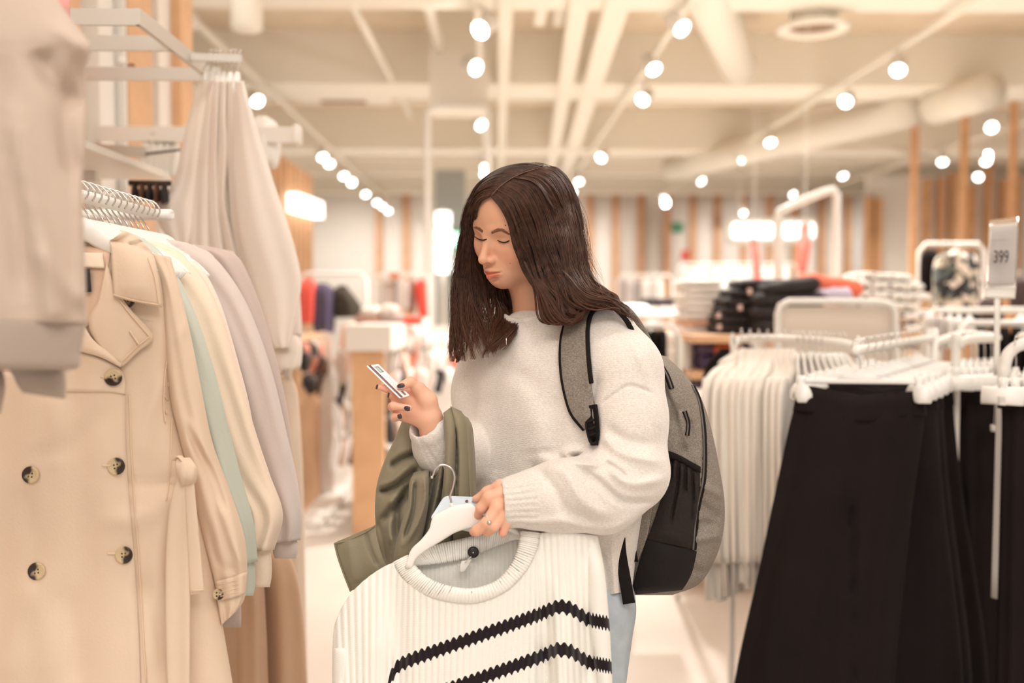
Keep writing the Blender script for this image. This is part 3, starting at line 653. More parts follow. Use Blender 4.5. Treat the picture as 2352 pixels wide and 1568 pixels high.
for px, py, rot in ((265, 866, -1.2), (270, 1069, .3), (288, 1272, .1), (76, 1089, 3.0), (89, 1310, 3.3)): button(t, px, py, .006 if py > 900 else .010, bt, rot=rot)
button(t, 292, 689, .004, bt, rot=-1.4)
for px, py in ((243, 1069), (255, 1271), (240, 866)): mk('buttonhole', line_on(bt, [(px-9, py), (px+10, py)], .0014, .009, 6), m_stitch, t)
mk('buttonhole', line_on(bt, [(298, 760), (308, 775), (320, 792)], .0016, .020, 8), m_stitch, t)
# belt with knot and two hanging ends
mk('belt_loop', tpx([(372+30, 1056, 1.548), (412, 1048, 1.540), (424, 1062, 1.538), (430, 1084, 1.540)], 5.5, 8, 14, flat=.3), m_tr, t)
mk('belt_knot', loftpx([(404, 1052, 436, 1050, 1.545, 1.55, .008), (402, 1074, 452, 1072, 1.54, 1.545, .016), (408, 1096, 452, 1100, 1.54, 1.545, .018), (416, 1116, 446, 1112, 1.545, 1.55, .008)], 24, 18, folds([(2, 1, .004, .5)])), m_tr, t)
mk('belt_end', loftpx([(410, 1092, 432, 1090, 1.548, 1.548, .004), (392, 1150, 434, 1150, 1.546, 1.546, .004), (381, 1260, 437, 1250, 1.545, 1.545, .004), (380, 1420, 437, 1420, 1.545, 1.545, .004), (384, 1568, 436, 1568, 1.545, 1.545, .004), (388, 1640, 434, 1640, 1.545, 1.545, .004)], 24, 50, folds([(1.2, .5, .003, .1)])), m_tr, t)
mk('belt_end', loftpx([(424, 1112, 446, 1108, 1.544, 1.544, .003), (427, 1180, 452, 1172, 1.540, 1.540, .003), (432, 1270, 461, 1265, 1.540, 1.540, .003), (437, 1366, 469, 1362, 1.54, 1.54, .003)], 18, 30), m_tr, t)
mk('seam', tpx([(437, 1357, 1.534), (468, 1354, 1.534)], .9), m_stitch, t)
mk('cuff_strap', patch(bs, [(497, 1334), (530, 1326), (568, 1312)], [(505, 1378), (534, 1372), (562, 1362)], 16, 8, .006), m_tr, t, solid=.003)
for f in (.2, .4, .6, .8): mk('seam', line_on(bs, [(500+8*f, 1334+44*f), (532+2*f, 1326+46*f), (566-5*f, 1314+48*f)], .0008, .0085, 12), m_stitch, t)
button(t, 504, 1362, .004, bs, r=.009)
hl_ = thing('trench_hanger', 'white plastic hanger shoulder showing inside the trench coat collar', 'hanger', W(200, 520, 1.60)); mk('arm', tpx([(120, 530, 1.60), (185, 506, 1.60), (215, 535, 1.60), (255, 562, 1.595), (300, 582, 1.60)], [10, 13, 13, 11, 6], 10, 24, flat=.5), m_hang, hl_)

# ---- greige sweatshirt close to the lens
m_gre = M('greige_fleece', (204, 184, 168), .9, bump=(180, .08), var=(6, .02), sheen=.2)
m_rib = M('greige_rib', (205, 186, 171), .9, uvw=(260, .6), sheen=.2)
G = 1.12
t = thing('sweatshirt', 'greige sweatshirt hanging out of focus at the left edge, ribbed hem turned up', 'sweatshirt', W(20, 900, G))
gb = loftpx([(-300, -160, 60, -120, G, G, .03), (-300, -30, 118, -20, G, G, .05), (-300, 60, 190, 78, G, G, .055), (-300, 110, 209, 112, G, G, .055), (-300, 160, 196, 170, G, G, .055), (-300, 300, 200, 290, G, G, .055), (-300, 420, 190, 420, G, G, .055), (-300, 560, 194, 560, G, G, .055), (-300, 680, 198, 680, G, G, .052), (-300, 728, 200, 742, G, G, .048)], 70, 90)
V = gb[0]
for pts, w_, am in (([(0, 200), (60, 420), (110, 640), (130, 760)], 26, .022), ([(130, 60), (190, 110), (205, 120)], 20, .015), ([(90, 110), (130, 190), (196, 250)], 26, -.022), ([(205, 120), (150, 260), (170, 420)], 24, -.016), ([(-20, 120), (30, 420), (60, 700)], 26, -.018), ([(195, 300), (185, 480), (192, 700)], 14, .010), ([(80, 560), (140, 640), (195, 700)], 20, .010)): V = stroke(V, pts, w_, am)
mk('body', (V, gb[1], gb[2]), m_gre, t)
mk('hem_band', loftpx([(-300, 718, 198, 738, G, G, .045), (-300, 734, 197, 750, G, G, .05), (-300, 800, 186, 810, G, G, .05), (-300, 838, 178, 846, G, G, .045), (-300, 850, 120, 850, G, G, .02)], 60, 24, folds([(1.6, 2, .006, 0)])), m_rib, t)
mk('sleeve', loftpx([(-40, 800, 150, 812, G+.05, G+.05, .02), (20, 850, 152, 856, G+.04, G+.04, .03), (40, 885, 152, 905, G+.04, G+.04, .03), (52, 902, 148, 916, G+.04, G+.04, .02)], 40, 20), m_rib, t)
mk('sleeve', loftpx([(-60, 800, -6, 812, G+.05, G+.05, .02), (-40, 900, 12, 880, G+.04, G+.04, .03), (-40, 950, 2, 950, G+.04, G+.04, .02)], 24, 16), m_rib, t)
mk('neck_loop', tube([W(-100, -150, G), (W(-100, -150, G)[0], G, 2.0)], .012, 8), m_gre, t)
t = thing('wall_bracket', 'steel bracket above the frame holding the greige sweatshirt', 'bracket', (-1.36, 1.12, 2.0))
mk('arm', tube([(-1.42, G, 2.0), (-.45, G, 2.0)], .012, 8), m_steel, t)

# ---- steel display frame with straight arms
Z = 2.06
t = thing('wall_rack', 'flat steel bar frame and arms projecting from the wall bay at the upper left', 'rack', (-1.36, 2.4, Z))
def bar(a, b, h_=.038, w_=.012):
    a = np.array(a, float); b = np.array(b, float); d = (b-a)/np.linalg.norm(b-a); n = np.array([-d[1], d[0], 0])*w_/2
    return loftrings([[p+n*s_+np.array([0, 0, z]) for s_, z in ((1, -h_/2), (-1, -h_/2), (-1, h_/2), (1, h_/2))] for p in (a, b)])
mk('front_bar', bar((-1.42, 2.38, Z), (-.83, 2.38, Z)), m_steel, t, smooth=False)
mk('side_bar', bar((-.83, 2.37, Z), (-.83, 2.80, Z)), m_steel, t, smooth=False)
mk('hanging_arm', bar((-.84, 2.76, Z), (-.685, 2.76, Z-.005), .020), m_steel, t, smooth=False)
mk('rear_bar', bar((-1.42, 2.62, Z), (-.83, 2.62, Z)), m_steel, t, smooth=False)
mk('rear_bar', bar((-1.42, 2.97, Z), (-.80, 2.97, Z)), m_steel, t, smooth=False)
mk('side_bar', bar((-.83, 2.80, Z), (-.83, 2.98, Z)), m_steel, t, smooth=False)
t = thing('wall_bracket', 'short grey steel arm with small hook, right of the upright wooden boards', 'bracket', (-1.36, 3.3, 1.9))
mk('arm', bar((-1.37, 3.35, 1.90), (-1.10, 3.2, 1.865), .035), m_steel, t, smooth=False)
mk('hook', tube([(-1.10, 3.2, 1.86), (-1.02, 3.19, 1.868), (-.98, 3.2, 1.875)], .004, 6), m_dark, t)
# shelf
t = thing('wall_shelf', 'white shelf seen from below, cantilevered from the wall bay', 'shelf', (-1.36, 2.3, 1.77))
mk('board', box(-1.42, -1.0, 1.8, 3.12, 1.771, 1.789), m_white, t, smooth=False)
mk('support', box(-1.42, -1.15, 2.92, 2.95, 1.74, 1.771), m_white, t, smooth=False); mk('support', box(-1.42, -1.15, 2.0, 2.03, 1.74, 1.771), m_white, t, smooth=False)
p = W(278, 143, 3.1); t = thing('wall_hook', 'small round white knob with copper screw on the wooden board', 'hook', p)
mk('knob', move(lathe([(.001, 0), (.014, 0), (.014, .02), (.001, .024)], 14), p, R=rot_to((.5, -.8, 0))), m_white, t); mk('screw', move(lathe([(.001, 0), (.012, 0), (.01, .02), (.001, .02)], 12), p+np.array([.022, .02, -.012]), R=rot_to((.5, -.8, 0))), M('copper', (150, 96, 70), .4, metal=.6), t)

# ---- fan of cream sweatshirts on the steel arm
m_crm = M('cream_fleece', (238, 226, 214), .9, bump=(150, .08), var=(7, .02), sheen=.2)
fan = [
 ('leftmost of the fan, its sleeve folded to a point', [(458, 186, 480, 186), (440, 240, 474, 240), (418, 330, 462, 320), (396, 420, 452, 420), (352, 470, 446, 480), (368, 520, 440, 540), (392, 560, 430, 590)], 2.84),
 ('second from the left of the fan', [(474, 186, 492, 186), (464, 260, 486, 260), (448, 360, 480, 360), (436, 480, 478, 480), (430, 560, 480, 590), (440, 600, 478, 640)], 2.81),
 ('third from the left of the fan', [(488, 186, 504, 186), (482, 260, 502, 260), (472, 380, 500, 380), (466, 500, 506, 500), (470, 600, 520, 600), (490, 720, 540, 720)], 2.78),
 ('fourth from the left of the fan', [(503, 186, 520, 186), (500, 260, 520, 260), (496, 350, 524, 350), (492, 460, 520, 460), (500, 520, 530, 520), (520, 640, 560, 640), (540, 760, 590, 760)], 2.75),
 ('fifth of the fan', [(519, 186, 538, 186), (518, 260, 542, 260), (520, 400, 560, 400), (530, 540, 600, 540), (560, 700, 640, 700), (600, 780, 660, 780)], 2.72),
 ('rightmost of the fan, big smooth sleeve reaching low', [(537, 186, 560, 186), (536, 230, 575, 240), (534, 320, 602, 330), (536, 430, 636, 440), (548, 540, 668, 535), (572, 640, 691, 630), (594, 720, 688, 690), (610, 775, 672, 760), (625, 800, 664, 800)], 2.62)]
for i, (lb, rows, d) in enumerate(fan):
    t = thing('sweatshirt', 'cream sweatshirt on the steel arm, '+lb, 'sweatshirt', W(rows[0][0], rows[-1][1], d), group='fan of cream sweatshirts')
    mk('body', loftpx([r+(d, d-.05, .022 if k_ == 0 else .035) for k_, r in enumerate(rows)], 44, 70, folds([(1.1, i, .006, .2), (2.3, 2*i, .003, -.3)])), m_crm, t)
    if i in (2, 5):
        b = rows[-1]
        mk('cuff', loftpx([(b[0]-6, b[1]-30, b[2]+18, b[3]-30, d, d, .03), (b[0]-4, b[1], b[2]+30, b[3]-10, d, d, .036), (b[0], b[1]+40, b[2]+28, b[3]+36, d, d, .036), (b[0]+6, b[1]+52, b[2]+20, b[3]+48, d, d, .03)], 36, 16, folds([(2, 1, .004, .3)])), m_crm, t)
    h = thing('clothes_hanger', 'white hanger on the steel arm, '+lb.split(',')[0].replace('fan', 'six'), 'hanger', W(470+i*17, 120, 2.76), group='hangers on the steel arm')
    x = 466+i*15.5; y = 182; dd = d-.005; sx = x+(14 if i < 3 else 20); hz = 126
    xx = [482, 492, 503, 528, 538, 549][i]
    mk('hook', tpx([(xx+7, hz-6, 2.775), (xx+2, hz-11, 2.765), (xx-5, hz+6, 2.745), (xx-6, hz+20, 2.74), (x+(2), 158, 2.75), (x+2, 172, dd)], 2.2, 6, 20), m_wire, h)
    mk('neck', tpx([(x+2, 166, dd), (x+1, 176, dd), (x-1, 200, dd), (x-6 if i < 4 else x+6, 226, dd)], [6, 9, 13, 14], 10, 14), m_hang, h)
t = thing('sweatshirt', 'cream sweatshirt with ribbed cuff hanging behind the fan, near the aisle', 'sweatshirt', W(655, 850, 2.9))
mk('body', loftpx([(600, 500, 640, 500, 2.9, 2.9, .03), (610, 620, 680, 600, 2.9, 2.9, .04), (625, 700, 690, 690, 2.9, 2.9, .045), (640, 770, 694, 770, 2.9, 2.9, .04)], 30, 30, folds([(1.5, 2, .005, .4)])), m_crm, t)
mk('cuff', loftpx([(640, 765, 694, 762, 2.9, 2.9, .036), (634, 800, 692, 790, 2.9, 2.9, .04), (636, 850, 690, 842, 2.9, 2.9, .036)], 30, 14), m_crm, t)
# beige trousers on a clip hanger below
t = thing('clothes_hanger', 'white clip hanger above the beige trousers beside the aisle', 'hanger', W(655, 850, 2.95))
mk('arms', tpx([(560, 860, 3.0), (660, 858, 2.95)], 6, 8), m_hang, t); mk('clip', loftpx([(650, 846, 672, 846, 2.95, 2.95, .006), (654, 862, 668, 862, 2.95, 2.95, .005), (650, 884, 674, 884, 2.95, 2.95, .008)], 12, 10), m_hang, t)
mk('hook', tube([W(650, 856, 2.95), W(652, 840, 2.95), (W(652, 840, 2.95)[0], 3.0, 1.3), (W(652, 840, 2.95)[0]-.5, 3.0, 1.3), (-1.4, 3.0, 1.3)], .004, 6), m_steel, t)
m_bt = cloth('beige_trouser', (228, 208, 188)); m_tan = cloth('tan_trouser', (206, 172, 142))
t = thing('trousers', 'pale beige trousers hanging from the clip hanger beside the aisle', 'trousers', W(670, 1700, 2.95))
mk('leg', loftpx([(560, 866, 672, 866, 2.95, 2.95, .02), (560, 920, 684, 910, 2.95, 2.95, .04), (570, 1050, 694, 1050, 2.95, 2.95, .045), (580, 1250, 700, 1250, 2.95, 2.95, .045), (590, 1500, 706, 1500, 2.95, 2.95, .045), (600, 1750, 712, 1750, 2.95, 2.95, .045)], 50, 60, folds([(2, 1, .008, .1), (4, 0, .004, 0)])), m_bt, t)
t = thing('trousers', 'tan trousers with wide legs below the lavender jacket', 'trousers', W(600, 1800, 2.3))
mk('leg', loftpx([(430, 1230, 560, 1230, 2.3, 2.3, .03), (440, 1330, 600, 1300, 2.3, 2.3, .05), (440, 1450, 612, 1450, 2.3, 2.3, .05), (440, 1568, 616, 1568, 2.3, 2.3, .05), (440, 1800, 630, 1800, 2.3, 2.3, .05)], 60, 50, folds([(2.4, 1, .014, .1), (5, 0, .006, 0)])), m_tan, t)
mk('leg', loftpx([(560, 1240, 640, 1255, 2.36, 2.36, .03), (590, 1300, 672, 1290, 2.36, 2.36, .045), (604, 1400, 694, 1390, 2.36, 2.36, .045), (612, 1568, 706, 1568, 2.36, 2.36, .045), (620, 1800, 712, 1800, 2.36, 2.36, .045)], 50, 50, folds([(1.6, 3, .010, .1)])), m_tan, t)
t['label'] = 'tan trousers with wide legs hanging below the lavender jacket'
# white hoodie / cap and label on the far bracket
t = thing('sun_hat', 'soft white fabric hat hanging behind the cream sweatshirts', 'hat', W(610, 380, 3.3))
mk('crown', loftpx([(588, 266, 612, 266, 3.3, 3.3, .03), (578, 290, 636, 284, 3.3, 3.3, .06), (580, 330, 646, 320, 3.3, 3.3, .07), (590, 370, 642, 368, 3.3, 3.3, .06), (604, 388, 636, 386, 3.3, 3.3, .03)], 36, 30, folds([(2, 0, .01, .5)])), M('white_cotton', (244, 238, 230), .9, bump=(120, .1)), t)
t = thing('wall_bracket', 'pale steel bracket end holding the white hat', 'bracket', W(665, 305, 3.3)); a = W(625, 296, 3.35); b = W(684, 310, 3.2)
mk('arm', bar((-1.37, 3.5, a[2]), tuple(b), .05, .02), m_white, t, smooth=False)
mk('end_plate', box(b[0]-.01, b[0]+.01, b[1]-.03, b[1]+.03, b[2]-.03, b[2]+.03, .004), m_white, t)
wf = M('white_fleece', (240, 234, 226), .95, bump=(60, .5))
for i in range(5):
    x = 318+i*17; t = thing('hanging_top', '%s of the white knitted tops bunched above the shelf' % ['leftmost', 'second from the left', 'middle', 'second from the right', 'rightmost'][i], 'top', W(x, 410, 3.4-.03*i), group='white knitted tops above the shelf')
    mk('body', loftpx([(x+14, 322-3*i, x+22, 322-3*i, 3.4, 3.4, .01), (x+4, 340, x+26, 336, 3.4, 3.4, .05), (x-6, 372, x+28, 366, 3.4, 3.4, .06), (x-4, 405, x+28, 405, 3.4, 3.4, .05)], 24, 24, folds([(2, i, .01, .3)])), wf, t)
    mk('hanging_loop', tpx([(x+18, 325-3*i, 3.4), (x+20, 312, 3.38), (352+2*i, 306, 3.36)], 2.5, 6, 8), m_wire, t)
blk = M('black_clothes', (44, 36, 34), .8, var=(9, .3))
for i in range(5):
    x = 303+i*17; t = thing('trousers', '%s of the dark brown folded trousers under the shelf' % ['leftmost', 'second from the left', 'middle', 'second from the right', 'rightmost'][i], 'trousers', W(x, 465, 2.75), group='dark trousers under the shelf')
    mk('body', loftpx([(x, 424, x+12, 422, 2.75, 2.8, .012), (x-2, 444, x+16, 440, 2.75, 2.8, .03), (x, 462+i*2, x+18, 456+i*2, 2.75, 2.8, .02)], 20, 14), blk if i % 2 == 0 else M('brown_clothes', (96, 62, 46), .8), t)
mk('dark_shelf_rail', tube([W(296, 420, 2.78), W(392, 421, 2.78)], .008, 8), m_dark, label='dark rail just under the white shelf carrying brown trousers', cat='rail')
# ================================================================ right side: blouses, black trousers, price sign, stacks
m_blk = M('black_jersey', (30, 23, 22), .9, bump=(160, .12), var=(6, .15), spec=.15)
m_blouse = M('ivory_blouse', (246, 238, 228), .75, bump=(40, .1), sheen=.1)
t = thing('garment_rail', 'rounded white tube rail carrying the ivory blouses', 'rail', W(1840, 1400, 3.15)*np.array([1, 1, 0]))
r0 = W(1700, 768, 3.34); r1 = W(1950, 772, 3.0); zt = r0[2]-.012
mk('rail', tube([(r0[0]-.02, r0[1], 0), (r0[0]-.02, r0[1], zt-.1), (r0[0]-.02, r0[1], zt-.03), (r0[0]+.03, r0[1], zt), (r1[0]-.03, r1[1], zt), (r1[0]+.02, r1[1]-.005, zt-.03), (r1[0]+.03, r1[1]-.01, zt-.1), (r1[0]+.03, r1[1]-.01, 0)], .012, 10, 60), m_white, t)
mk('foot', tube([(r0[0]-.02, r0[1]-.2, .012), (r0[0]-.02, r0[1]+.2, .012)], .012, 8), m_white, t); mk('foot', tube([(r1[0]+.03, r1[1]-.2, .012), (r1[0]+.03, r1[1]+.2, .012)], .012, 8), m_white, t)
names = ['leftmost, its collar showing', 'second from the left', 'third from the left', 'fourth from the left', 'fifth from the left', 'sixth from the left', 'seventh from the left', 'eighth from the left', 'ninth from the left', 'tenth, rightmost beside the black trousers']
hp2 = hanger_proto('clothes_hanger', '-', w_=.15)
for i, nm in enumerate(names):
    f = i/9; tx = 1702+13*i; d = 3.34-.22*f; hx = 1705+20*i
    le = 1614+19.5*i+rng.uniform(-5, 5); w_ = 46+rng.uniform(-6, 10)
    t = thing('blouse', 'long ivory blouse on the white tube rail, '+nm, 'blouse', W(le, 1370, d), group='long ivory blouses')
    rr = np.random.default_rng(40+i)
    bt_ = 1372-4*i+rr.uniform(-18, 18)
    rows = [(tx-4, 800, tx+9, 800, d, d, .01), (tx-20+i*.4, 822, tx+14, 822, d, d-.02, .02), (le+24, 850, tx+22, 850, d-.05, d, .03), (le+2, 890, le+w_, 880, d-.1, d, .035), (le-2, 960, le+w_, 950, d-.1, d, .035), (le+2-i, 1150, le+w_-3, 1150, d-.1, d, .035), (le+8-i*1.5, bt_-60, le+w_-8, bt_-60, d-.1, d, .035), (le+10-i*1.6, bt_, le+w_-12, bt_-8, d-.1, d, .03)]
    mk('body', loftpx(rows, 30, 50, folds([(rr.uniform(.8, 1.8), rr.uniform(0, 6), .02, .25), (3.1, rr.uniform(0, 6), .010, -.2)])), m_blouse, t)
    mk('sleeve', loftpx([(le+4, 868, le+26, 862, d-.12, d-.1, .01), (le-2, 930, le+24, 930, d-.13, d-.11, .022), (le, 1100, le+22, 1100, d-.13, d-.11, .024), (le+4, 1290, le+22, 1296, d-.13, d-.11, .018)], 18, 26, folds([(1.2, rr.uniform(0, 6), .006, .2)])), m_blouse, t)
    if i == 0: mk('collar', loftpx([(1686, 808, 1712, 796, d, d, .01), (1655, 826, 1700, 824, d-.02, d, .02), (1648, 836, 1690, 842, d-.02, d, .008)], 16, 10), m_blouse, t)
    h = copy_tree(hp2) if i else hp2
    h.location = W(hx-2, 770, d) - np.array([0, 0, .0]); h.location[2] = zt+.012; h.rotation_euler = (0, 0, 1.25); h['label'] = 'white hanger of an ivory blouse, '+nm.split(',')[0].replace('tenth', 'rightmost'); h['group'] = 'hangers of the ivory blouses'
for i in range(9):
    h = copy_tree(hp2); f = i/8; p = W(1832+13*i, 768, 3.1-.08*f); h.location = (p[0], p[1], zt+.012); h.rotation_euler = (0, 0, 1.3+.05*i)
    h['group'] = 'bare hangers on the white tube rail'; h['label'] = 'bare white hanger on the tube rail, %s of the row' % ['first', 'second', 'third', 'fourth', 'fifth', 'sixth', 'seventh', 'eighth', 'last'][i]
t = thing('blouse', 'dark blouse edge showing behind the leftmost ivory blouse', 'blouse', W(1615, 1150, 3.5))
mk('body', loftpx([(1655, 800, 1680, 800, 3.5, 3.5, .02), (1622, 840, 1670, 830, 3.5, 3.5, .03), (1610, 900, 1660, 900, 3.5, 3.5, .04), (1618, 1000, 1660, 1000, 3.5, 3.5, .04)], 24, 24), m_blk, t)

# black trousers on the diagonal arm of the rack
post = np.array([1.46, 3.28]); armz = W(1975, 792, 2.52)[2]
t = thing('garment_rack', 'white four way clothes rack carrying the black trousers', 'rack', (post[0], post[1], 0))
a0 = np.array([.905, 2.46]); a1 = post
mk('post', tube([(post[0], post[1], 0), (post[0], post[1], armz+.02)], .018, 10), m_white, t)
mk('arm', tube([(a0[0]-.01, a0[1]-.01, armz-.02), (a0[0], a0[1], armz-.012), (post[0], post[1], armz-.012)], .012, 10), m_white, t)
b0 = W(2196, 790, 2.9); b1 = W(2290, 775, 3.05)
mk('arm', tube([(b0[0], b0[1], .2), (b0[0], b0[1], b0[2]-.06), (b0[0]+.005, b0[1], b0[2]-.01), (b0[0]+.04, b0[1]+.02, b0[2]+.012), tuple(b1), (post[0]+.1, post[1], b1[2]), (post[0], post[1], b1[2]-.03)], .014, 10, 40), m_white, t)
c0_ = W(2300, 920, 2.5); c1_ = W(2352, 782, 2.5)
mk('arm', tube([(c0_[0], c0_[1], c0_[2]-.5), tuple(W(2304, 920, 2.5)), tuple(W(2308, 840, 2.5)), tuple(W(2322, 806, 2.5)), tuple(W(2360, 788, 2.5)), tuple(W(2440, 782, 2.6)), (post[0]+.3, post[1], c1_[2]-.02)], .015, 10, 50), m_white, t)
mk('base_foot', box(post[0]-.3, post[0]+.35, post[1]-.02, post[1]+.02, 0, .03), m_white, t, smooth=False); mk('base_foot', box(post[0]-.02, post[0]+.02, post[1]-.3, post[1]+.3, 0, .03), m_white, t, smooth=False)
hp3 = hanger_proto('clip_hanger', '-', 'clip', .157)
order = ['front', 'second', 'third', 'fourth', 'fifth', 'sixth', 'seventh', 'eighth', 'ninth', 'tenth', 'rearmost']
def black_trousers(c, y0, d, s, L, R, lab, seed, grp, sag=.02):
    rr = np.random.default_rng(seed); t = thing('trousers', lab, 'trousers', W(c, 1800, d), group=grp); hw = 142*s
    rows = [(c-hw+4, y0, c+hw, y0+14, d, d, .02), (c-hw-4, y0+28, c+hw+8, y0+44, d, d, .035), (c-hw-L*.13, y0+100, c+hw+R*.06+6, y0+108, d, d, .05), (c-hw-L*.32, y0+260, c+hw+R*.3, y0+270, d, d, .055), (c-hw-L*.52, y0+430, c+hw+R*.55, y0+430, d, d, .055), (c-hw-L*.78, y0+640, c+hw+R*.85, y0+640, d, d, .055), (c-hw-L, y0+880, c+hw+R, y0+880, d, d, .055)]
    m = loftpx(rows, 70, 80, folds([(2.1, rr.uniform(0, 6), .010, .05), (4.3, rr.uniform(0, 6), .006, .04), (7, 1, .002, 0)]))
    V = m[0]; px, py, _ = PX(V); w_ = np.clip(1-(py-y0)/120, 0, 1); V[:, 2] -= sag*np.exp(-((px-c)/(hw*.55))**2)*w_
    V = stroke(V, [(c-25, y0+240), (c-20, y0+440), (c-14, y0+880)], 7, -.03)
    mk('leg', (V, m[1], m[2]), m_blk, t)
    wb = loftpx([(c-hw+2, y0-2, c+hw+2, y0+13, d, d, .022), (c-hw-6, y0+20, c+hw+8, y0+34, d, d, .039), (c-hw-14, y0+58, c+hw+12, y0+70, d, d, .046)], 90, 14, lambda s_, t_: .0022*np.sin(2*np.pi*46*s_))
    V = wb[0]; px, py, _ = PX(V); V[:, 2] -= sag*np.exp(-((px-c)/(hw*.55))**2); mk('waistband', (V, wb[1], wb[2]), m_blk, t)
    return t
for i in range(10):
    f = i/9; x = a0[0]+.02+(post[0]-.12-a0[0])*f; y = a0[1]+.03+(post[1]-.15-a0[1])*f
    pxc, pyc, dd = PX(np.array([[x, y, armz]])); pxc = float(pxc[0]); pyc = float(pyc[0]); dd = float(dd[0])
    h = copy_tree(hp3) if i else hp3
    h.location = (x, y, armz+.0); h.rotation_euler = (0, 0, -.10+.05*math.sin(i*2.1)); h['group'] = 'clip hangers on the diagonal arm'; h['label'] = 'white clip hanger carrying black trousers, %s on the diagonal arm' % order[i]
    if i % 3 == 1: continue
    L = 180 if i == 0 else (215 if i == 2 else 120); R = -70 if i == 0 else (60+8*i)
    black_trousers(pxc, pyc+93/dd*2.5, dd, 2.5/dd, L, R, 'black wide leg trousers, %s pair on the diagonal rack arm' % order[i], i, 'black trousers on the diagonal arm')
for i in range(5):
    x = b0[0]+.05+.06*i; p = W(2215+16*i, 776, 2.92+.03*i); h = copy_tree(hp3); h.location = p; h.rotation_euler = (0, 0, 1.0); h['group'] = 'clip hangers on the second arm'; h['label'] = 'white clip hanger left of the price sign stem, %s from the left' % ['first', 'second', 'third', 'fourth', 'fifth'][i]
    if i in (0, 2, 4): black_trousers(2232+24*i, 868-4*i, 3.0+.03*i, .62, 10, 40, 'black trousers on the second rack arm, %s pair' % {0: 'left', 2: 'middle', 4: 'right'}[i], 30+i, 'black trousers on the second arm')
for i in range(3):
    h = copy_tree(hp3); h.location = W(2335+26*i, 788, 2.5+.02*i); h.rotation_euler = (0, 0, .9); h['group'] = 'clip hangers on the third arm'; h['label'] = 'white clip hanger on the curved rack arm at the right edge, %s' % ['outer', 'middle', 'inner'][i]
black_trousers(2400, 878, 2.45, .68, 20, 20, 'black trousers at the right edge of the frame', 51, None)
wt = thing('folded_label', 'small white card tag between the black trousers at the right', 'tag', W(2283, 990, 3.1)); mk('card', loftpx([(2275, 974, 2292, 978, 2.75, 2.75, .004), (2275, 990, 2292, 992, 2.75, 2.75, .004)], 10, 4), m_white, wt); mk('thread', tube([W(2283, 978, 2.75), W(2290, 880, 2.75)], .0012, 5), m_white, wt)

# price sign 399
m_acr = M('sign_paper', (238, 230, 224), .35); m_ink = M('price_ink', (44, 36, 34), .6)
t = thing('price_sign', 'white 399 price sign on a thin stem above the black trousers', 'sign', W(2290, 860, 2.6)); S_ = 2.6
mk('stem', loftpx([(2284, 684, 2298, 684, S_, S_, .006), (2283, 780, 2297, 780, S_, S_, .006), (2282, 862, 2296, 862, S_, S_, .006)], 10, 6), m_white, t)
mk('holder_base', loftpx([(2264, 660, 2334, 658, S_, S_, .006), (2262, 684, 2332, 686, S_, S_, .006)], 16, 5), m_white, t)
mk('card', loftpx([(2274, 508, 2340, 500, S_+.02, S_+.02, .0015), (2272, 580, 2338, 576, S_+.01, S_+.01, .0015), (2268, 662, 2333, 660, S_, S_, .0015)], 12, 10), m_acr, t)
mk('clear_cover', loftpx([(2272, 506, 2342, 498, S_+.010, S_+.010, .001), (2268, 600, 2338, 596, S_, S_, .001), (2266, 662, 2335, 660, S_-.01, S_-.01, .001)], 12, 8), M('clear_acrylic', (255, 255, 255), .08, trans=1, spec=.6), t)
mk('printed_rule', tpx([(2275, 552, S_-.0), (2330, 549, S_-.0)], .7, 5), M('pale_ink', (190, 182, 176), .6), t)
def text(body, px, py, d, size, mat, parent, name='lettering'):
    c = bpy.data.curves.new(name, 'FONT'); c.body = body; c.size = size; c.extrude = .0004; c.align_x = 'LEFT'
    o = bpy.data.objects.new(name, c); COL.objects.link(o); dg = bpy.context.evaluated_depsgraph_get(); me = bpy.data.meshes.new_from_object(o.evaluated_get(dg)); bpy.data.objects.remove(o)
    V = np.array([v.co for v in me.vertices]); F = [tuple(p.vertices) for p in me.polygons]; P = W(px, py, d)
    if name == 'lettering': V[:, 0] *= .6
    V = P+V[:, :1]*Rt+V[:, 1:2]*np.array([0, 0, 1])-V[:, 2:]*Fd
    return mk(name, (V, F), mat, parent, smooth=False)
text('399', 2281, 603, S_-.014, .046, m_ink, t); text('.-', 2312, 600, S_-.012, .02, M('pale_ink', (190, 182, 176), .6), t)

# white mesh back panel with rounded frame
t = thing('mesh_panel', 'beige mesh panel with rounded white tube frame behind the blouses', 'panel', W(1920, 900, 3.9)*np.array([1, 1, 0])); D = 3.9
q = [(1792, 900), (1787, 800), (1786, 722), (1792, 702), (1812, 692), (1900, 692), (2020, 694), (2046, 700), (2056, 716), (2058, 800), (2058, 900)]
P = [W(a, b, D) for a, b in q]; P = [(P[0][0], P[0][1], 0)]+P+[(P[-1][0], P[-1][1], 0)]
mk('frame', tube(P, .014, 10), m_white, t)
mk('mesh_sheet', grid([[W(x, y, D) for x in np.linspace(1790, 2054, 12)] for y in (704, 760, 820, 960)]), M('mesh_beige', (222, 206, 190), .8, bump=(300, .5)), t, solid=.004)
for x in (1830, 1880, 1930, 1980, 2020): pass
# tubular rack arch
t = thing('tube_arch', 'tall thin white tube arch rising above the folded stacks', 'rack', W(1922, 700, 5.4)*np.array([1, 1, 0]))
P = [W(a, b, 5.4) for a, b in ((1788, 500), (1790, 486), (1850, 458), (1896, 440), (1914, 436), (1922, 446), (1920, 560), (1916, 700))]; mk('tube', tube([(P[0][0], P[0][1], 0)]+P+[(P[-1][0], P[-1][1], 0)], .022, 10), m_white, t)

